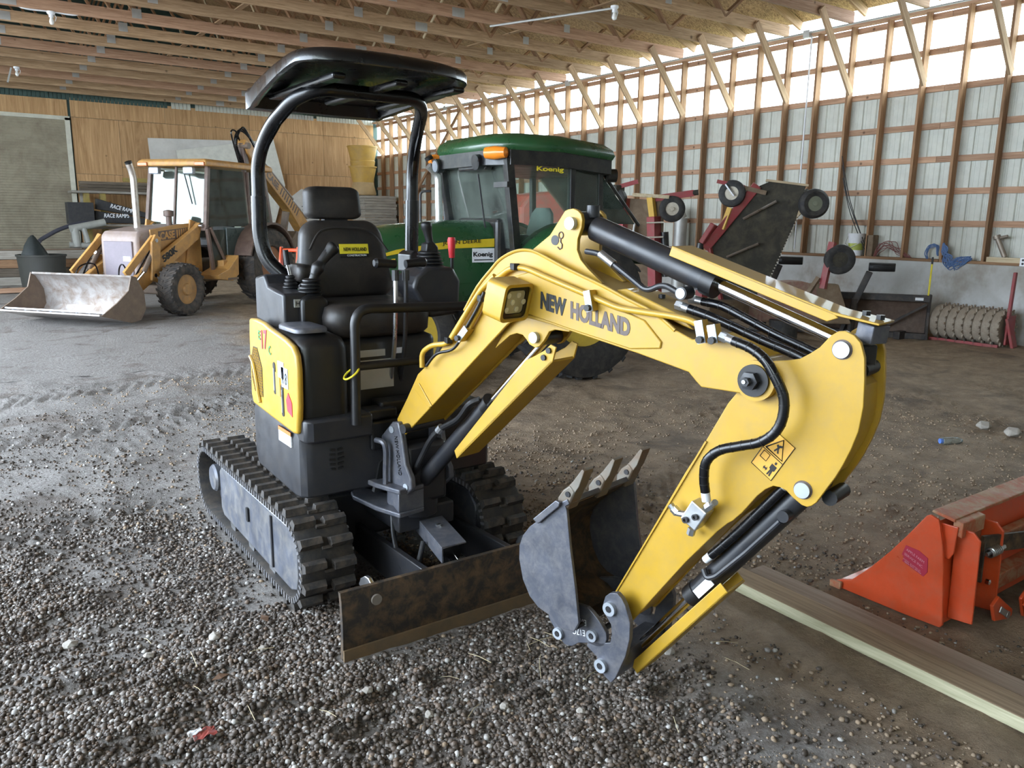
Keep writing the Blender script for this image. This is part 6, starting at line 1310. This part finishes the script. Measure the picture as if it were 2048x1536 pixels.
# plough lamp masts and snow pusher
BLKP = paint('pusher_black', (0.022, 0.020, 0.020), .55, dirt=(.10, .07, .05), amt=.3)
BRN = paint('pusher_brown_board', (0.085, 0.052, 0.036), .65, dirt=(.16, .11, .08), amt=.35)
sn = thing('snow_pusher', 'black steel snow pusher with brown moldboard standing by the concrete wall', 'snow pusher', (11.2, 6.4, 0), world=True)
a0 = Vector((10.6, 7.62, 0)); a1 = Vector((11.62, 5.94, 0)); ad = (a1 - a0).normalized(); an_ = Vector((-ad.y, ad.x, 0)); an_ = an_ if an_.x > 0 else -an_
def sp3(t, d, z): return a0 + (a1 - a0) * t + an_ * d + Vector((0, 0, z))
MB().prism([(.10, .02), (.16, .25), (.14, .45), (.05, .60), (.07, .62), (.17, .46), (.19, .25), (.13, .0)], 0, 1, lambda a, b, t: sp3(t, a, b)).build('moldboard', BRN, sn, 30)
MB().bar(sp3(0, .03, .60), sp3(1, .03, .60), .09, .10).build('top_rail', BLKP, sn, 0, bevel=.008); MB().bar(sp3(0, .02, .05), sp3(1, .02, .05), .09, .09).build('bottom_rail', BLKP, sn, 0, bevel=.008)
MB().prism([(-.05, .0), (.26, .0), (.24, .35), (.12, .66), (-.02, .66), (.05, .4), (.03, .2)], .99, 1.01, lambda a, b, t: sp3(t, a, b)).build('end_plate', BLKP, sn, 0, bevel=.004)
MB().bar(sp3(.62, .0, .05), sp3(.98, .0, .52), .03, .03).build('diagonal_brace', BLKP, sn, 0); MB().bar(sp3(.42, -.01, .05), sp3(.50, -.01, .58), .06, .08, up=(1, 0, 0)).build('upright', BLKP, sn, 0)
MB().box(-.09, .09, -.05, .05, 0, .12).build('receiver_box', BLKP, sn, 0, bevel=.01).matrix_basis = Matrix.Translation(sp3(.82, -.05, .0)); q = [sp3(.90, -.022, .575), sp3(.955, -.022, .575), sp3(.955, -.022, .615), sp3(.90, -.022, .615)]
plate3('maker_label', q, .004, WHITE, sn, 0)
MB().tube([sp3(.985, .02, .62), sp3(.985, .02, 1.13)], .013, 8).build('marker_stick', LYEL, sn); MB().tube([sp3(.985, .02, 1.10), sp3(.985, .02, 1.20)], .014, 8).build('marker_tip', LBLK, sn)
def mast(x, y, zt, lab):
    t = thing('implement_pole', lab, 'tool', (x, y, 0), math.radians(-58))
    MB().tube([(-.05, 0, 0), (-.02, 0, zt * .55)], .05, 8).build('lower_post', BLKP, t); MB().bar((-.02, 0, zt * .5), (.14, 0, zt - .08), .09, .07, up=(0, 1, 0)).build('upper_post', BLKP, t, 0, bevel=.01)
    MB().box(-.25, .25, -.3, .3, 0, .03).build('foot_plate', BLKP, t, 0)
    m = MB().loft([[(x_ + .28, y_ * s, z) for x_, y_ in ((-.16, .07), (-.11, .10), (.08, .10), (.19, .04), (.19, -.04), (.08, -.10), (-.11, -.10), (-.16, -.07))] for z, s in ((zt - .07, .8), (zt - .03, 1), (zt + .02, 1), (zt + .05, .8))]); m.build('pad', BLK, t, 30, bevel=.01)
mast(10.85, 6.62, 1.06, 'black bent post with a padded top behind the snow pusher'); mast(10.5, 7.9, 1.10, 'black bent post with a padded top behind the red mower deck')
# toothed packer roller
pk = thing('packer_roller', 'row of rusty toothed packer rings with a red end frame by the concrete wall', 'roller', (11.9, 5.4, 0), world=True)
RST = paint('dusty_rust', (.24, .19, .14), .8, dirt=(.33, .28, .22), amt=.5, scale=6)
ra = Vector((11.93, 5.95, .27)); rb = Vector((11.90, 4.98, .27))
MB().cyl(ra, rb, .07, 12).build('axle', MR, pk)
rd_ = (rb - ra); L = rd_.length; rd_.normalize(); q1 = rd_.cross(Vector((0, 0, 1))).normalized(); q2 = Vector((0, 0, 1))
rm = None
for k in range(8):
    c = ra + rd_ * (L * (k + .5) / 8)
    if rm is None:
        m = MB().lathe([(.02, -.056), (.235, -.056), (.25, -.03), (.25, .03), (.235, .056), (.02, .056)], (0, 0, 0), rd_, 28)
        for j in range(18):
            a = 2 * math.pi * j / 18; e1 = q1 * math.cos(a) + q2 * math.sin(a); e2 = -q1 * math.sin(a) + q2 * math.cos(a)
            for sd in (.055,):
                b0 = [e1 * .235 + e2 * s * .022 + rd_ * (sd + o_) for s in (-1, 1) for o_ in (-.012, .012)]; tp2 = [e1 * .282 + e2 * s * .008 + rd_ * (sd + o_) for s in (-1, 1) for o_ in (-.008, .008)]
                m.add(b0 + tp2, [(0, 1, 3, 2), (4, 6, 7, 5), (0, 4, 5, 1), (2, 3, 7, 6), (0, 2, 6, 4), (1, 5, 7, 3)])
        rm = m.mesh('packer_ring', 30); rm.materials.append(RST)
    o = obj('packer_ring', rm, None, pk); o.matrix_parent_inverse = WP[pk.name]; o.location = c
MB().bar((11.86, 4.93, .05), (11.86, 4.93, .45), .03, .22, up=(1, 0, 0)).build('end_frame', MR, pk, 0, bevel=.01); MB().bar((11.84, 4.84, .02), (11.80, 4.94, .42), .04, .14, up=(1, 0, 0)).build('end_arm', MR, pk, 0, bevel=.01); MB().bar((11.80, 4.94, .40), (11.80, 4.93, 1.04), .04, .06, up=(1, 0, 0)).build('tongue', MR, pk, 0, bevel=.01)
for k in range(7): MB().box(11.72, 11.75, 5.82 - .125 * k - .012, 5.82 - .125 * k + .012, .0, .08).build('scraper', MDK, pk, 0)
MB().bar((11.74, 5.95, .02), (11.74, 5.0, .02), .04, .05).build('scraper_bar', MR, pk, 0)
# on the ledge
pb = thing('plastic_pail', 'white plastic pail with a green label on the wall ledge', 'pail', (12.41, 7.68, 1.14))
MB().lathe([(.001, 0), (.105, 0), (.125, .31), (.132, .31), (.132, .36), (.124, .36), (.124, .34), (.10, .02), (.001, .02)], (0, 0, 0), (0, 0, 1), 28).build('pail_body', WHITE, pb, 40); MB().lathe([(.113, 0), (.1195, .11), (.1165, .11), (.110, 0)], (0, 0, .09), (0, 0, 1), 28, close=True).build('pail_label', paint('pail_label_green', (.45, .50, .10), .5), pb, 40)
MB().tube([(0, -.15, .31), (-.12, -.12, .2), (-.16, 0, .13), (-.12, .12, .2), (0, .15, .31)], .004, 6).build('pail_handle', STEEL, pb)
def coil(name, lab, cat, loc, mat, n, rx, rz, thick, seed, drape=0.0):
    r_ = random.Random(seed); pts = []
    for k in range(n * 16):
        a = 2 * math.pi * k / 16; j = k // 16
        f = r_.uniform(.88, 1.0)
        pts.append((loc[0] + r_.uniform(-.05, .05) - .03 * math.sin(a) + (.03 * j / n), loc[1] - rx * f * math.cos(a) + .02 * j / n, loc[2] + rz + rz * f * math.sin(a) * (1 - drape * max(0, math.cos(a)))))
    o = MB().tube(spline(pts, 2), thick, 6).build(name, mat, None, 60); tag(o, lab, cat); return o
BLUE = paint('rope_blue', (.10, .17, .33), .7); REDH = paint('hose_dull_red', (.22, .08, .07), .7)
def bundle(name, lab, cat, mat, strands, thick, seed, path, spread):
    """hank of rope: many strands running near one path"""
    r_ = random.Random(seed); pts = []
    for k in range(strands):
        q = [Vector(p) + Vector((r_.uniform(-.02, .02), r_.uniform(-1, 1) * spread * w, r_.uniform(-1, 1) * spread * w)) for p, w in path]
        pts += q if k % 2 == 0 else q[::-1]
    o = MB().tube(spline(pts, 4), thick, 5).build(name, mat, None, 60); tag(o, lab, cat); return o
bundle('rope_hank', 'big tangle of blue rope draped over the wall ledge beside a stud', 'rope', BLUE, 22, .006, 3, [((12.33, 6.20, 1.36), .25), ((12.33, 6.17, 1.26), .7), ((12.32, 6.12, 1.15), 1.1), ((12.32, 6.03, 1.07), 1.2), ((12.32, 5.92, 1.12), 1.1), ((12.32, 5.80, 1.17), .5)], .07)
bundle('rope_coil', 'small tight coil of blue rope on the ledge between two studs', 'rope', BLUE, 9, .006, 4, [((12.40, 6.46, 1.15), .5), ((12.40, 6.49, 1.25), 1), ((12.40, 6.43, 1.33), 1), ((12.40, 6.34, 1.34), 1), ((12.40, 6.31, 1.22), .5)], .025)
bundle('cord_coil', 'loose coils of dull red cord on the wall ledge', 'cord', REDH, 9, .005, 5, [((12.40, 7.32, 1.16), .3), ((12.40, 7.20, 1.30), 1), ((12.38, 7.05, 1.33), 1), ((12.40, 6.92, 1.24), 1), ((12.40, 6.76, 1.16), .4)], .06)
pp = thing('steel_pipe_fitting', 'short rusty steel pipe fitting leaning on a stud above the ledge', 'pipe', (12.42, 5.36, 1.212))
MB().cyl((0, 0, .0), (0, .14, .28), .035, 14).build('pipe', paint('pipe_rusty', (.30, .25, .20), .5, metal=.5), pp); MB().cyl((0, .13, .255), (0, .15, .30), .05, 14).build('pipe_flange', MATS['pipe_rusty'], pp)
MB().cyl((0, .10, .27), (.0, .0, .30), .02, 10).build('pipe_handle', MATS['pipe_rusty'], pp)
b_ = board('wood_offcut', (12.40, 5.58, 1.175), (12.40, 5.12, 1.175), .09, .07, WOODP, None); tag(b_, 'thick wood offcut lying on the ledge beside the power outlet', 'wood')
ol = MB().box(12.33, 12.36, 5.04, 5.12, 1.10, 1.22).build('outlet_cover', WHITE, wr, 0, bevel=.004)
for z in (1.135, 1.185): MB().cyl((12.329, 5.08, z), (12.331, 5.08, z), .016, 14).build('socket_face', LBLK, ol)
hangs = []
for k, (y0, z0, y1, z1) in enumerate(((8.05, 2.75, 7.52, 1.35), (8.0, 2.4, 7.50, 1.25), (8.03, 2.6, 7.60, 1.5))):
    o = MB().tube(spline([(12.36, y0, z0), (12.37, (y0 + y1) / 2 + .06, (z0 + z1) / 2), (12.38, y1, z1)]), .008, 6).build('hanging_cable', LBLK, None); tag(o, 'thin black cable hanging down the studs beside the white pail', 'cable', 'cables hanging beside the pail')
bx_ = MB().box(12.37, 12.52, 7.36, 7.48, 1.14, 1.48).build('rusty_box', MBR, None, 0, bevel=.01); tag(bx_, 'tall rusty brown metal box on the ledge beside the white pail', 'box')
gt = thing('vent_pipe', 'galvanised elbow pipe standing against the studs beyond the mower', 'pipe', (12.25, 11.45, 0))
MB().tube([(0, 0, 0), (0, 0, 1.72)], .13, 18).build('pipe', GALV, gt); MB().tube([(0, 0, 1.72), (-.05, .02, 1.85), (-.15, .06, 1.87)], .12, 16).build('pipe_elbow', GALV, gt)
b_ = board('propped_board', (12.28, 9.55, 1.1), (12.30, 8.62, 1.95), .10, .03, WOODP, None, up=(1, 0, 0)); tag(b_, 'pale board propped diagonally on the ledge behind the mower wing', 'board')
rs = thing('seed_hopper', 'faded red implement hopper seen behind the tractor cab', 'implement', (8.0, 10.6, 0))
MB().prism([(-.45, 1.2), (.5, 1.2), (.5, 2.0), (.1, 2.1), (-.3, 2.05), (-.45, 1.85)], -.3, .3, lambda a, b, t: (a * .76, t - a * .65, b)).build('hopper_body', paint('hopper_red', (.38, .07, .045), .55, dirt=(.25, .12, .08), amt=.4), rs, 0, bevel=.04)
for a, b in ((-.35, .3), (.35, -.3), (-.1, .45), (.2, -.45)): MB().bar((a, b * .8, 0), (a * .8, b * .7, 1.25), .07, .07, up=(1, 0, 0)).build('leg', MR, rs, 0)
of = thing('quick_attach_frame', 'bright orange quick attach frame standing behind the excavator seat', 'frame', (3.33, 9.28, 0), math.radians(-35))
for x in (-.10, .10): MB().prism([(-.02, .0), (-.04, .95), (.0, 1.15), (.06, 1.30), (.13, 1.30), (.10, 1.15), (.12, .88), (.15, .0)], x - .012, x + .012, lambda a, b, t: (t, a, b)).build('side_plate', ORG, of, 0, bevel=.005)
for z, y in ((1.26, .09), (.96, .02), (.4, .05)): MB().cyl((-.10, y, z), (.10, y, z), .022, 12).build('cross_tube', ORG, of)
MB().box(-.16, .16, -.1, .3, 0, .05).build('base', ORG, of, 0, bevel=.01)
# ================================================================== BACK OF THE BARN
PY = paint('planter_yellow', (.55, .33, .07), .55, dirt=(.4, .25, .1), amt=.3, scale=3); PT = paint('planter_tan', (.42, .28, .13), .6)
bs = thing('wrapped_lumber_bundle', 'tall bundle of weathered grey boards wrapped on a pallet in the corner', 'lumber', (11.75, 24.5, 0))
WG = wood('weathered_grey', (.23, .20, .165), (.42, .385, .33), rnd=.2)
for k in range(26):
    j = random.uniform(-.03, .03); o = MB().box(-.56 + j, .56 + j, -.5, .5, .10 + k * .0865, .10 + k * .0865 + .078).build('board_layer', WG, bs, 0)
for y in (-.4, 0, .4): MB().box(-.58, .58, y - .06, y + .06, 0, .1).build('pallet_skid', WG, bs, 0)
pz = 2.36
for nm, lab, pr, h, m_ in (('planter_tub', 'tan flared tub at the bottom of the stack on the lumber bundle', [(.001, .0), (.40, 0), (.42, .05), (.33, .40), (.31, .40), (.38, .06), (.001, .04)], .40, PT), ('planter_tub', 'yellow tub in the middle of the stack on the lumber bundle', [(.001, 0), (.33, 0), (.43, .46), (.45, .46), (.45, .50), (.41, .50), (.31, .03), (.001, .03)], .50, PY), ('planter_tub', 'yellow flared tub on top of the stack on the lumber bundle', [(.001, 0), (.37, 0), (.40, .16), (.38, .18), (.47, .58), (.49, .58), (.49, .62), (.44, .62), (.35, .2), (.001, .05)], .62, PY)):
    o = MB().lathe(pr, (0, 0, 0), (0, 0, 1), 32).build(nm, m_, None, 40); o.location = (11.38, 24.5, pz); pz += h + .002; tag(o, lab, 'tub', 'tubs stacked on the lumber bundle')
WS = paint('white_panel', (.62, .60, .56), .6, dirt=(.5, .46, .4), amt=.2, scale=2); WS2 = paint('white_panel_b', (.66, .65, .58), .6)
def lean(name, q, lab, mat, y0=25.55):
    o = MB().prism(q, -.012, .012, lambda a, b, t: (a, t + (1.9 - b) * .09, b)).build(name, mat, None, 0, bevel=.002); o.location = (0, y0, 0); tag(o, lab, 'panel'); return o
lean('wall_panel', [(5.16, 3.80), (8.0, 3.90), (8.0, .03), (5.45, .03)], 'large white sheet leaning on the plywood wall, behind the slanted sheet', WS, 25.60)
lean('wall_panel', [(5.90, 3.50), (8.78, 4.0), (9.14, 2.62), (8.4, .04), (6.6, .03)], 'slanted white sheet leaning on the plywood wall in front of the larger sheet', WS2, 25.53)
sg = lean('sign_board', [(9.0, 2.05), (9.62, 2.52), (10.35, 2.42), (10.0, .03), (9.1, .03)], 'white sign board with black letters leaning behind the backhoe boom', WS, 25.40)
text('sign_lettering', 'MAN', (9.62, 25.33, 1.98), (.25, 0, -1), (1, -.0, .25), .42, .16, LBLK, sg).location = (0, -25.36 + .0, 0)
rk = thing('lumber_rack', 'timber rack with yellow posts holding stacked dark boards by the roll-up door', 'rack', (4.2, 24.8, 0), world=True)
for x in (3.35, 3.75, 5.1): MB().box(x - .07, x + .07, 24.6, 24.75, 0, 2.25).build('rack_post', paint('rack_yellow', (.34, .25, .06), .6, dirt=(.2, .15, .08), amt=.4) if 'rack_yellow' not in MATS else MATS['rack_yellow'], rk, 0)
for x in (3.35, 5.1): MB().box(x - .07, x + .07, 25.2, 25.35, 0, 2.25).build('rack_post', WG, rk, 0)
for z in (2.20, 1.25): MB().box(3.0, 5.4, 24.5, 25.4, z, z + .06).build('rack_shelf', WG, rk, 0)
DKW = wood('dark_boards', (.09, .07, .05), (.20, .16, .12), rnd=.3)
for k in range(9):
    x = 3.2 + (k % 3) * .25; z = 2.30 + (k // 3) * .085; y = 24.6 + .27 * (k % 3)
    b_ = board('stacked_board', (x, y, z), (x + 2.1 - .1 * (k % 2), y, z), .24, .075, DKW if k < 7 else MATS['lumber_brown'], None); tag(b_, ('dark board stacked on top of the lumber rack' if k < 7 else 'reddish brown board stacked on top of the lumber rack'), 'board', ('dark' if k < 7 else 'brown') + ' boards on top of the rack')
b_ = board('yellow_beam', (4.3, 24.7, 2.585), (5.4, 24.7, 2.585), .1, .1, MATS['rack_yellow'], None); tag(b_, 'yellow beam lying on the boards of the lumber rack', 'beam')
RB = paint('ramp_black', (.022, .022, .024), .6, dirt=(.07, .06, .05), amt=.2)
def ramp(q, y, lab, tx, tz, dx, flip):
    o = MB().prism(q, 0, .30, lambda a, b, t: (a, t, b)).build('car_ramp', RB, None, 0, bevel=.015); o.location = (0, y, 0); tag(o, lab, 'ramp')
    t_ = text('ramp_lettering', 'RACE RAMPS', (tx, -.004, tz), (1, 0, dx), (-dx, 0, 1), .62, .11, WHITE, o, bold=.02, shear=.2)
ramp([(3.45, 1.78), (3.48, 2.05), (4.95, 1.62), (4.95, 1.52)], 23.85, 'black foam ramp with white lettering, upper one tilted on the other', 3.78, 1.82, -.25, 1)
ramp([(3.40, 1.42), (3.42, 1.74), (4.95, 1.50), (4.95, 1.40)], 23.87, 'black foam ramp with white lettering, lower one lying flat', 3.62, 1.56, 0, 0)
o = MB().box(-.30, .30, 0, .5, 0, .55).build('ramp_block', RB, None, 0, bevel=.01); o.location = (3.06, 23.6, 1.392); tag(o, 'square black foam block on the workbench beside the ramps', 'block')
wbk = thing('work_bench', 'low bench of rough boards carrying the black ramps', 'bench', (3.9, 23.95, 0)); 
for k in range(4): MB().box(-1.1, 1.1, -.42 + k * .22, -.22 + k * .22, 1.34, 1.39).build('bench_board', WG, wbk, 0)
for x in (-1.0, 1.0):
    for y in (-.35, .35): MB().box(x - .05, x + .05, y - .05, y + .05, 0, 1.34).build('leg', WG, wbk, 0)
tb = thing('stock_tub', 'grey round tub with a dark tarp standing up in it', 'tub', (1.80, 20.6, 0))
MB().lathe([(.001, 0), (.42, 0), (.48, .72), (.50, .72), (.50, .76), (.46, .76), (.40, .04), (.001, .04)], (0, 0, 0), (0, 0, 1), 28).build('tub_body', paint('tub_grey', (.035, .034, .028), .7), tb, 40)
tarp = MB().loft([[(r * (1 + .25 * math.sin(3 * t + z * 4)) * math.cos(t) - .05, r * math.sin(t), z) for t in np.linspace(0, 2 * math.pi, 14, endpoint=False)] for z, r in ((.45, .28), (.75, .24), (.95, .16), (1.12, .07), (1.18, .02))]).build('dark_tarp', paint('tarp_dark', (.008, .012, .011), .6), None, 50); tarp.location = (1.72, 20.6, 0); tag(tarp, 'crumpled dark green tarp poking out of the grey tub', 'tarp')
o = MB().tube(spline([(1.95, 22.6, .97), (2.05, 22.7, 1.05), (2.45, 22.8, 1.27), (2.85, 22.9, 1.40), (3.2, 23.0, 1.45)]), .05, 10).build('drain_hose', paint('hose_slate', (.05, .05, .065), .5), None, 60); tag(o, 'dark curved hose lying over the pile of lumber', 'hose')
vt = thing('pipe_fittings', 'grey plastic pipe with a tee leaning over the lumber pile', 'pipe', (2.9, 22.6, 0)); PVC = paint('pvc_grey', (.30, .30, .27), .5)
MB().tube([(-.25, 0, 1.28), (.55, .1, 1.45)], .09, 12).build('pipe', PVC, vt); MB().tube([(-.15, 0, 1.30), (-.12, -.02, .85)], .09, 12).build('pipe_branch', PVC, vt); MB().tube([(.05, 0, 1.30), (.12, -.02, .95)], .06, 12).build('pipe_branch', PVC, vt); MB().tube([(-.3, 0, .9), (.6, 0, .85)], .07, 12).build('pipe', PVC, vt)
for k in range(16):
    r_ = random.Random(k); z = .10 + (k // 4) * .2; y = 21.9 + (k % 4) * .33; x0 = .2 + r_.uniform(0, .5)
    b_ = board('piled_lumber', (x0, y, z), (x0 + 2.5 + r_.uniform(-.3, .5), y + r_.uniform(-.03, .03), z), .24, .19, [WG, DKW, WOODB][k % 3], None); tag(b_, ['weathered grey', 'dark brown', 'reddish brown'][k % 3] + ' rough timber in the pile by the roll-up door', 'timber', ['grey', 'dark', 'reddish'][k % 3] + ' timbers piled by the roll-up door')
b_ = board('floor_plank', (.5, 19.6, .06), (3.2, 20.2, .06), .2, .09, WOODR, None); tag(b_, 'reddish plank lying on the floor in front of the timber pile', 'plank')
# ceiling lamps
def lamp(x, y, lab, sc=1.0):
    t = thing('bare_bulb_lamp', lab, 'lamp', (x, y, ZC), group=None)
    MB().lathe([(.001, 0), (.06, 0), (.06, -.03), (.035, -.05), (.035, -.09), (.001, -.09)], (0, 0, 0), (0, 0, 1), 18).build('lamp_holder', WHITE, t, 40)
    MB().lathe([(.001, -.20), (.022, -.195), (.034, -.17), (.036, -.15), (.028, -.12), (.018, -.09), (.001, -.09)], (0, 0, 0), (0, 0, 1), 18).build('bulb', paint('bulb_glass', (.8, .8, .76), .1) if 'bulb_glass' not in MATS else MATS['bulb_glass'], t, 60)
    MB().tube([(.04, 0, -.03), (.07, 0, -.08), (.05, 0, -.14)], .006, 6).build('pull_cord', WHITE, t)
    return t
l1 = lamp(1.83, 15.40, 'bare bulb lamp under the trusses, nearer to the backhoe bucket'); MB().tube(spline([(-.6, 0, .13), (-.4, 0, .0), (0, 0, .0), (.35, 0, .0), (.55, 0, .12)]), .014, 8).build('feed_cable', WHITE, l1)
l2 = lamp(1.78, 21.5, 'bare bulb lamp under the trusses, close to the roll-up door'); MB().tube([(-.1, 0, -.03), (-.2, -.05, -.35)], .02, 6).build('feed_cable', GALV, l2)
l3 = lamp(8.62, 9.62, 'bare bulb lamp at the end of a metal conduit near the clear panels'); MB().tube([(-.02, .05, -.03), (-1.05, 1.78, -.12)], .018, 8).build('lamp_conduit', GALV, l3)
# ================================================================== SMALL THINGS ON THE FLOOR
def gz(x, y): return ground_h(x, y)
wp = thing('candy_wrapper', 'crumpled red and silver candy wrapper on the gravel', 'litter', (.52, 2.39, gz(.52, 2.39) + .012))
m = MB(); q = []
for j in range(6):
    for i in range(7): q.append((-.035 + i * .0115, -.022 + j * .009 + .004 * math.sin(i * 2.1), .006 + .009 * random.random()))
m.add(q, [(j * 7 + i, j * 7 + i + 1, (j + 1) * 7 + i + 1, (j + 1) * 7 + i) for j in range(5) for i in range(6)])
w_ = m.build('wrapper_foil', paint('wrapper_red', (.30, .07, .06), .3), wp, 0); sm = w_.modifiers.new('s', 'SOLIDIFY'); sm.thickness = .0015
m = MB(); m.add([(a * .9 - .016, b * .45 + .012, c + .006) for a, b, c in q], [(j * 7 + i, j * 7 + i + 1, (j + 1) * 7 + i + 1, (j + 1) * 7 + i) for j in range(5) for i in range(4)]); w2 = m.build('wrapper_silver', WHITE, wp, 0); w2.modifiers.new('s', 'SOLIDIFY').thickness = .0015
bt = thing('water_bottle', 'small clear bottle with a blue cap lying on the dirt', 'bottle', (6.1, 2.9, gz(6.1, 2.9) + .03), math.radians(-30))
MB().lathe([(.001, 0), (.028, .004), (.03, .03), (.03, .12), (.014, .16), (.001, .16)], (0, 0, 0), (1, 0, 0), 16).build('bottle_body', glass('bottle_clear', (.85, .9, .92), .25), bt, 50); MB().cyl((-.0, 0, 0), (-.02, 0, 0), .02, 12).build('bottle_cap', paint('cap_blue', (.1, .2, .55), .4), bt)
def rock(x, y, r, lab, mat, grp=None):
    V, F = ico(); q = random.Random(int(x * 1000)); m = MB(); m.add([(v[0] * r * q.uniform(.8, 1.3), v[1] * r * q.uniform(.8, 1.2), v[2] * r * q.uniform(.55, .8)) for v in V], [tuple(f) for f in F.tolist()])
    o = m.build('rock', mat, None, 0, bevel=r * .15); o.location = (x, y, gz(x, y) + r * .45); tag(o, lab, 'rock', grp)
RK = paint('rock_pale', (.36, .33, .29), .8, bump=.4, scale=20)
rock(6.88, 2.95, .06, 'pale fist sized rock on the dirt near the water bottle', RK); rock(6.80, 2.70, .07, 'larger pale rock lying alone on the dirt near the tyre prints', RK)
for i, (x, y, r) in enumerate(((1.06, 2.35, .022), (.72, 3.02, .028), (.86, 2.86, .02), (.48, 3.05, .024), (1.18, 2.12, .02), (1.62, 1.85, .018), (2.15, 1.95, .026), (1.42, 2.02, .018), (.25, 3.3, .03), (.9, 2.3, .016))): rock(x, y, r, 'pale pebble standing out among the loose gravel', RK, 'pale pebbles in the gravel')
STRAW = paint('straw', (.50, .42, .26), .7)
for i in range(22):
    q = random.Random(900 + i); x = q.uniform(.5, 2.4); y = q.uniform(1.7, 3.0) - .25 * (x - 1.2)
    if 1.03 < x < 2.2 and y > 2.5: y = 2.3
    a = q.uniform(0, 6.28); l = q.uniform(.03, .07); z = gz(x, y) + .016
    o = MB().tube([(-l * math.cos(a), -l * math.sin(a), 0), (0, .004, .006), (l * math.cos(a), l * math.sin(a), .003)], .0011, 5).build('straw_stalk', STRAW, None); o.location = (x, y, z); tag(o, 'dry straw stalk lying on the gravel', 'straw', 'straw stalks on the gravel')
for i, (x, y) in enumerate(((.67, 2.77), (.93, 3.05), (2.4, 2.35), (3.6, 2.6), (4.2, 3.6))):
    o = MB().add([(-.03, 0, 0), (0, .018, .008), (.035, 0, .004), (0, -.018, .006), (-.03, 0, .002), (0, .018, .010), (.035, 0, .006), (0, -.018, .008)], [(0, 1, 2, 3), (7, 6, 5, 4), (0, 4, 5, 1), (1, 5, 6, 2), (2, 6, 7, 3), (3, 7, 4, 0)]).build('dry_leaf', paint('leaf_brown', (.12, .065, .035), .7) if 'leaf_brown' not in MATS else MATS['leaf_brown'], None, 0); o.location = (x, y, gz(x, y) + .014); o.rotation_euler = (0, 0, i * 1.7); tag(o, 'curled brown leaf lying on the dirt floor', 'leaf', 'dry leaves on the floor')
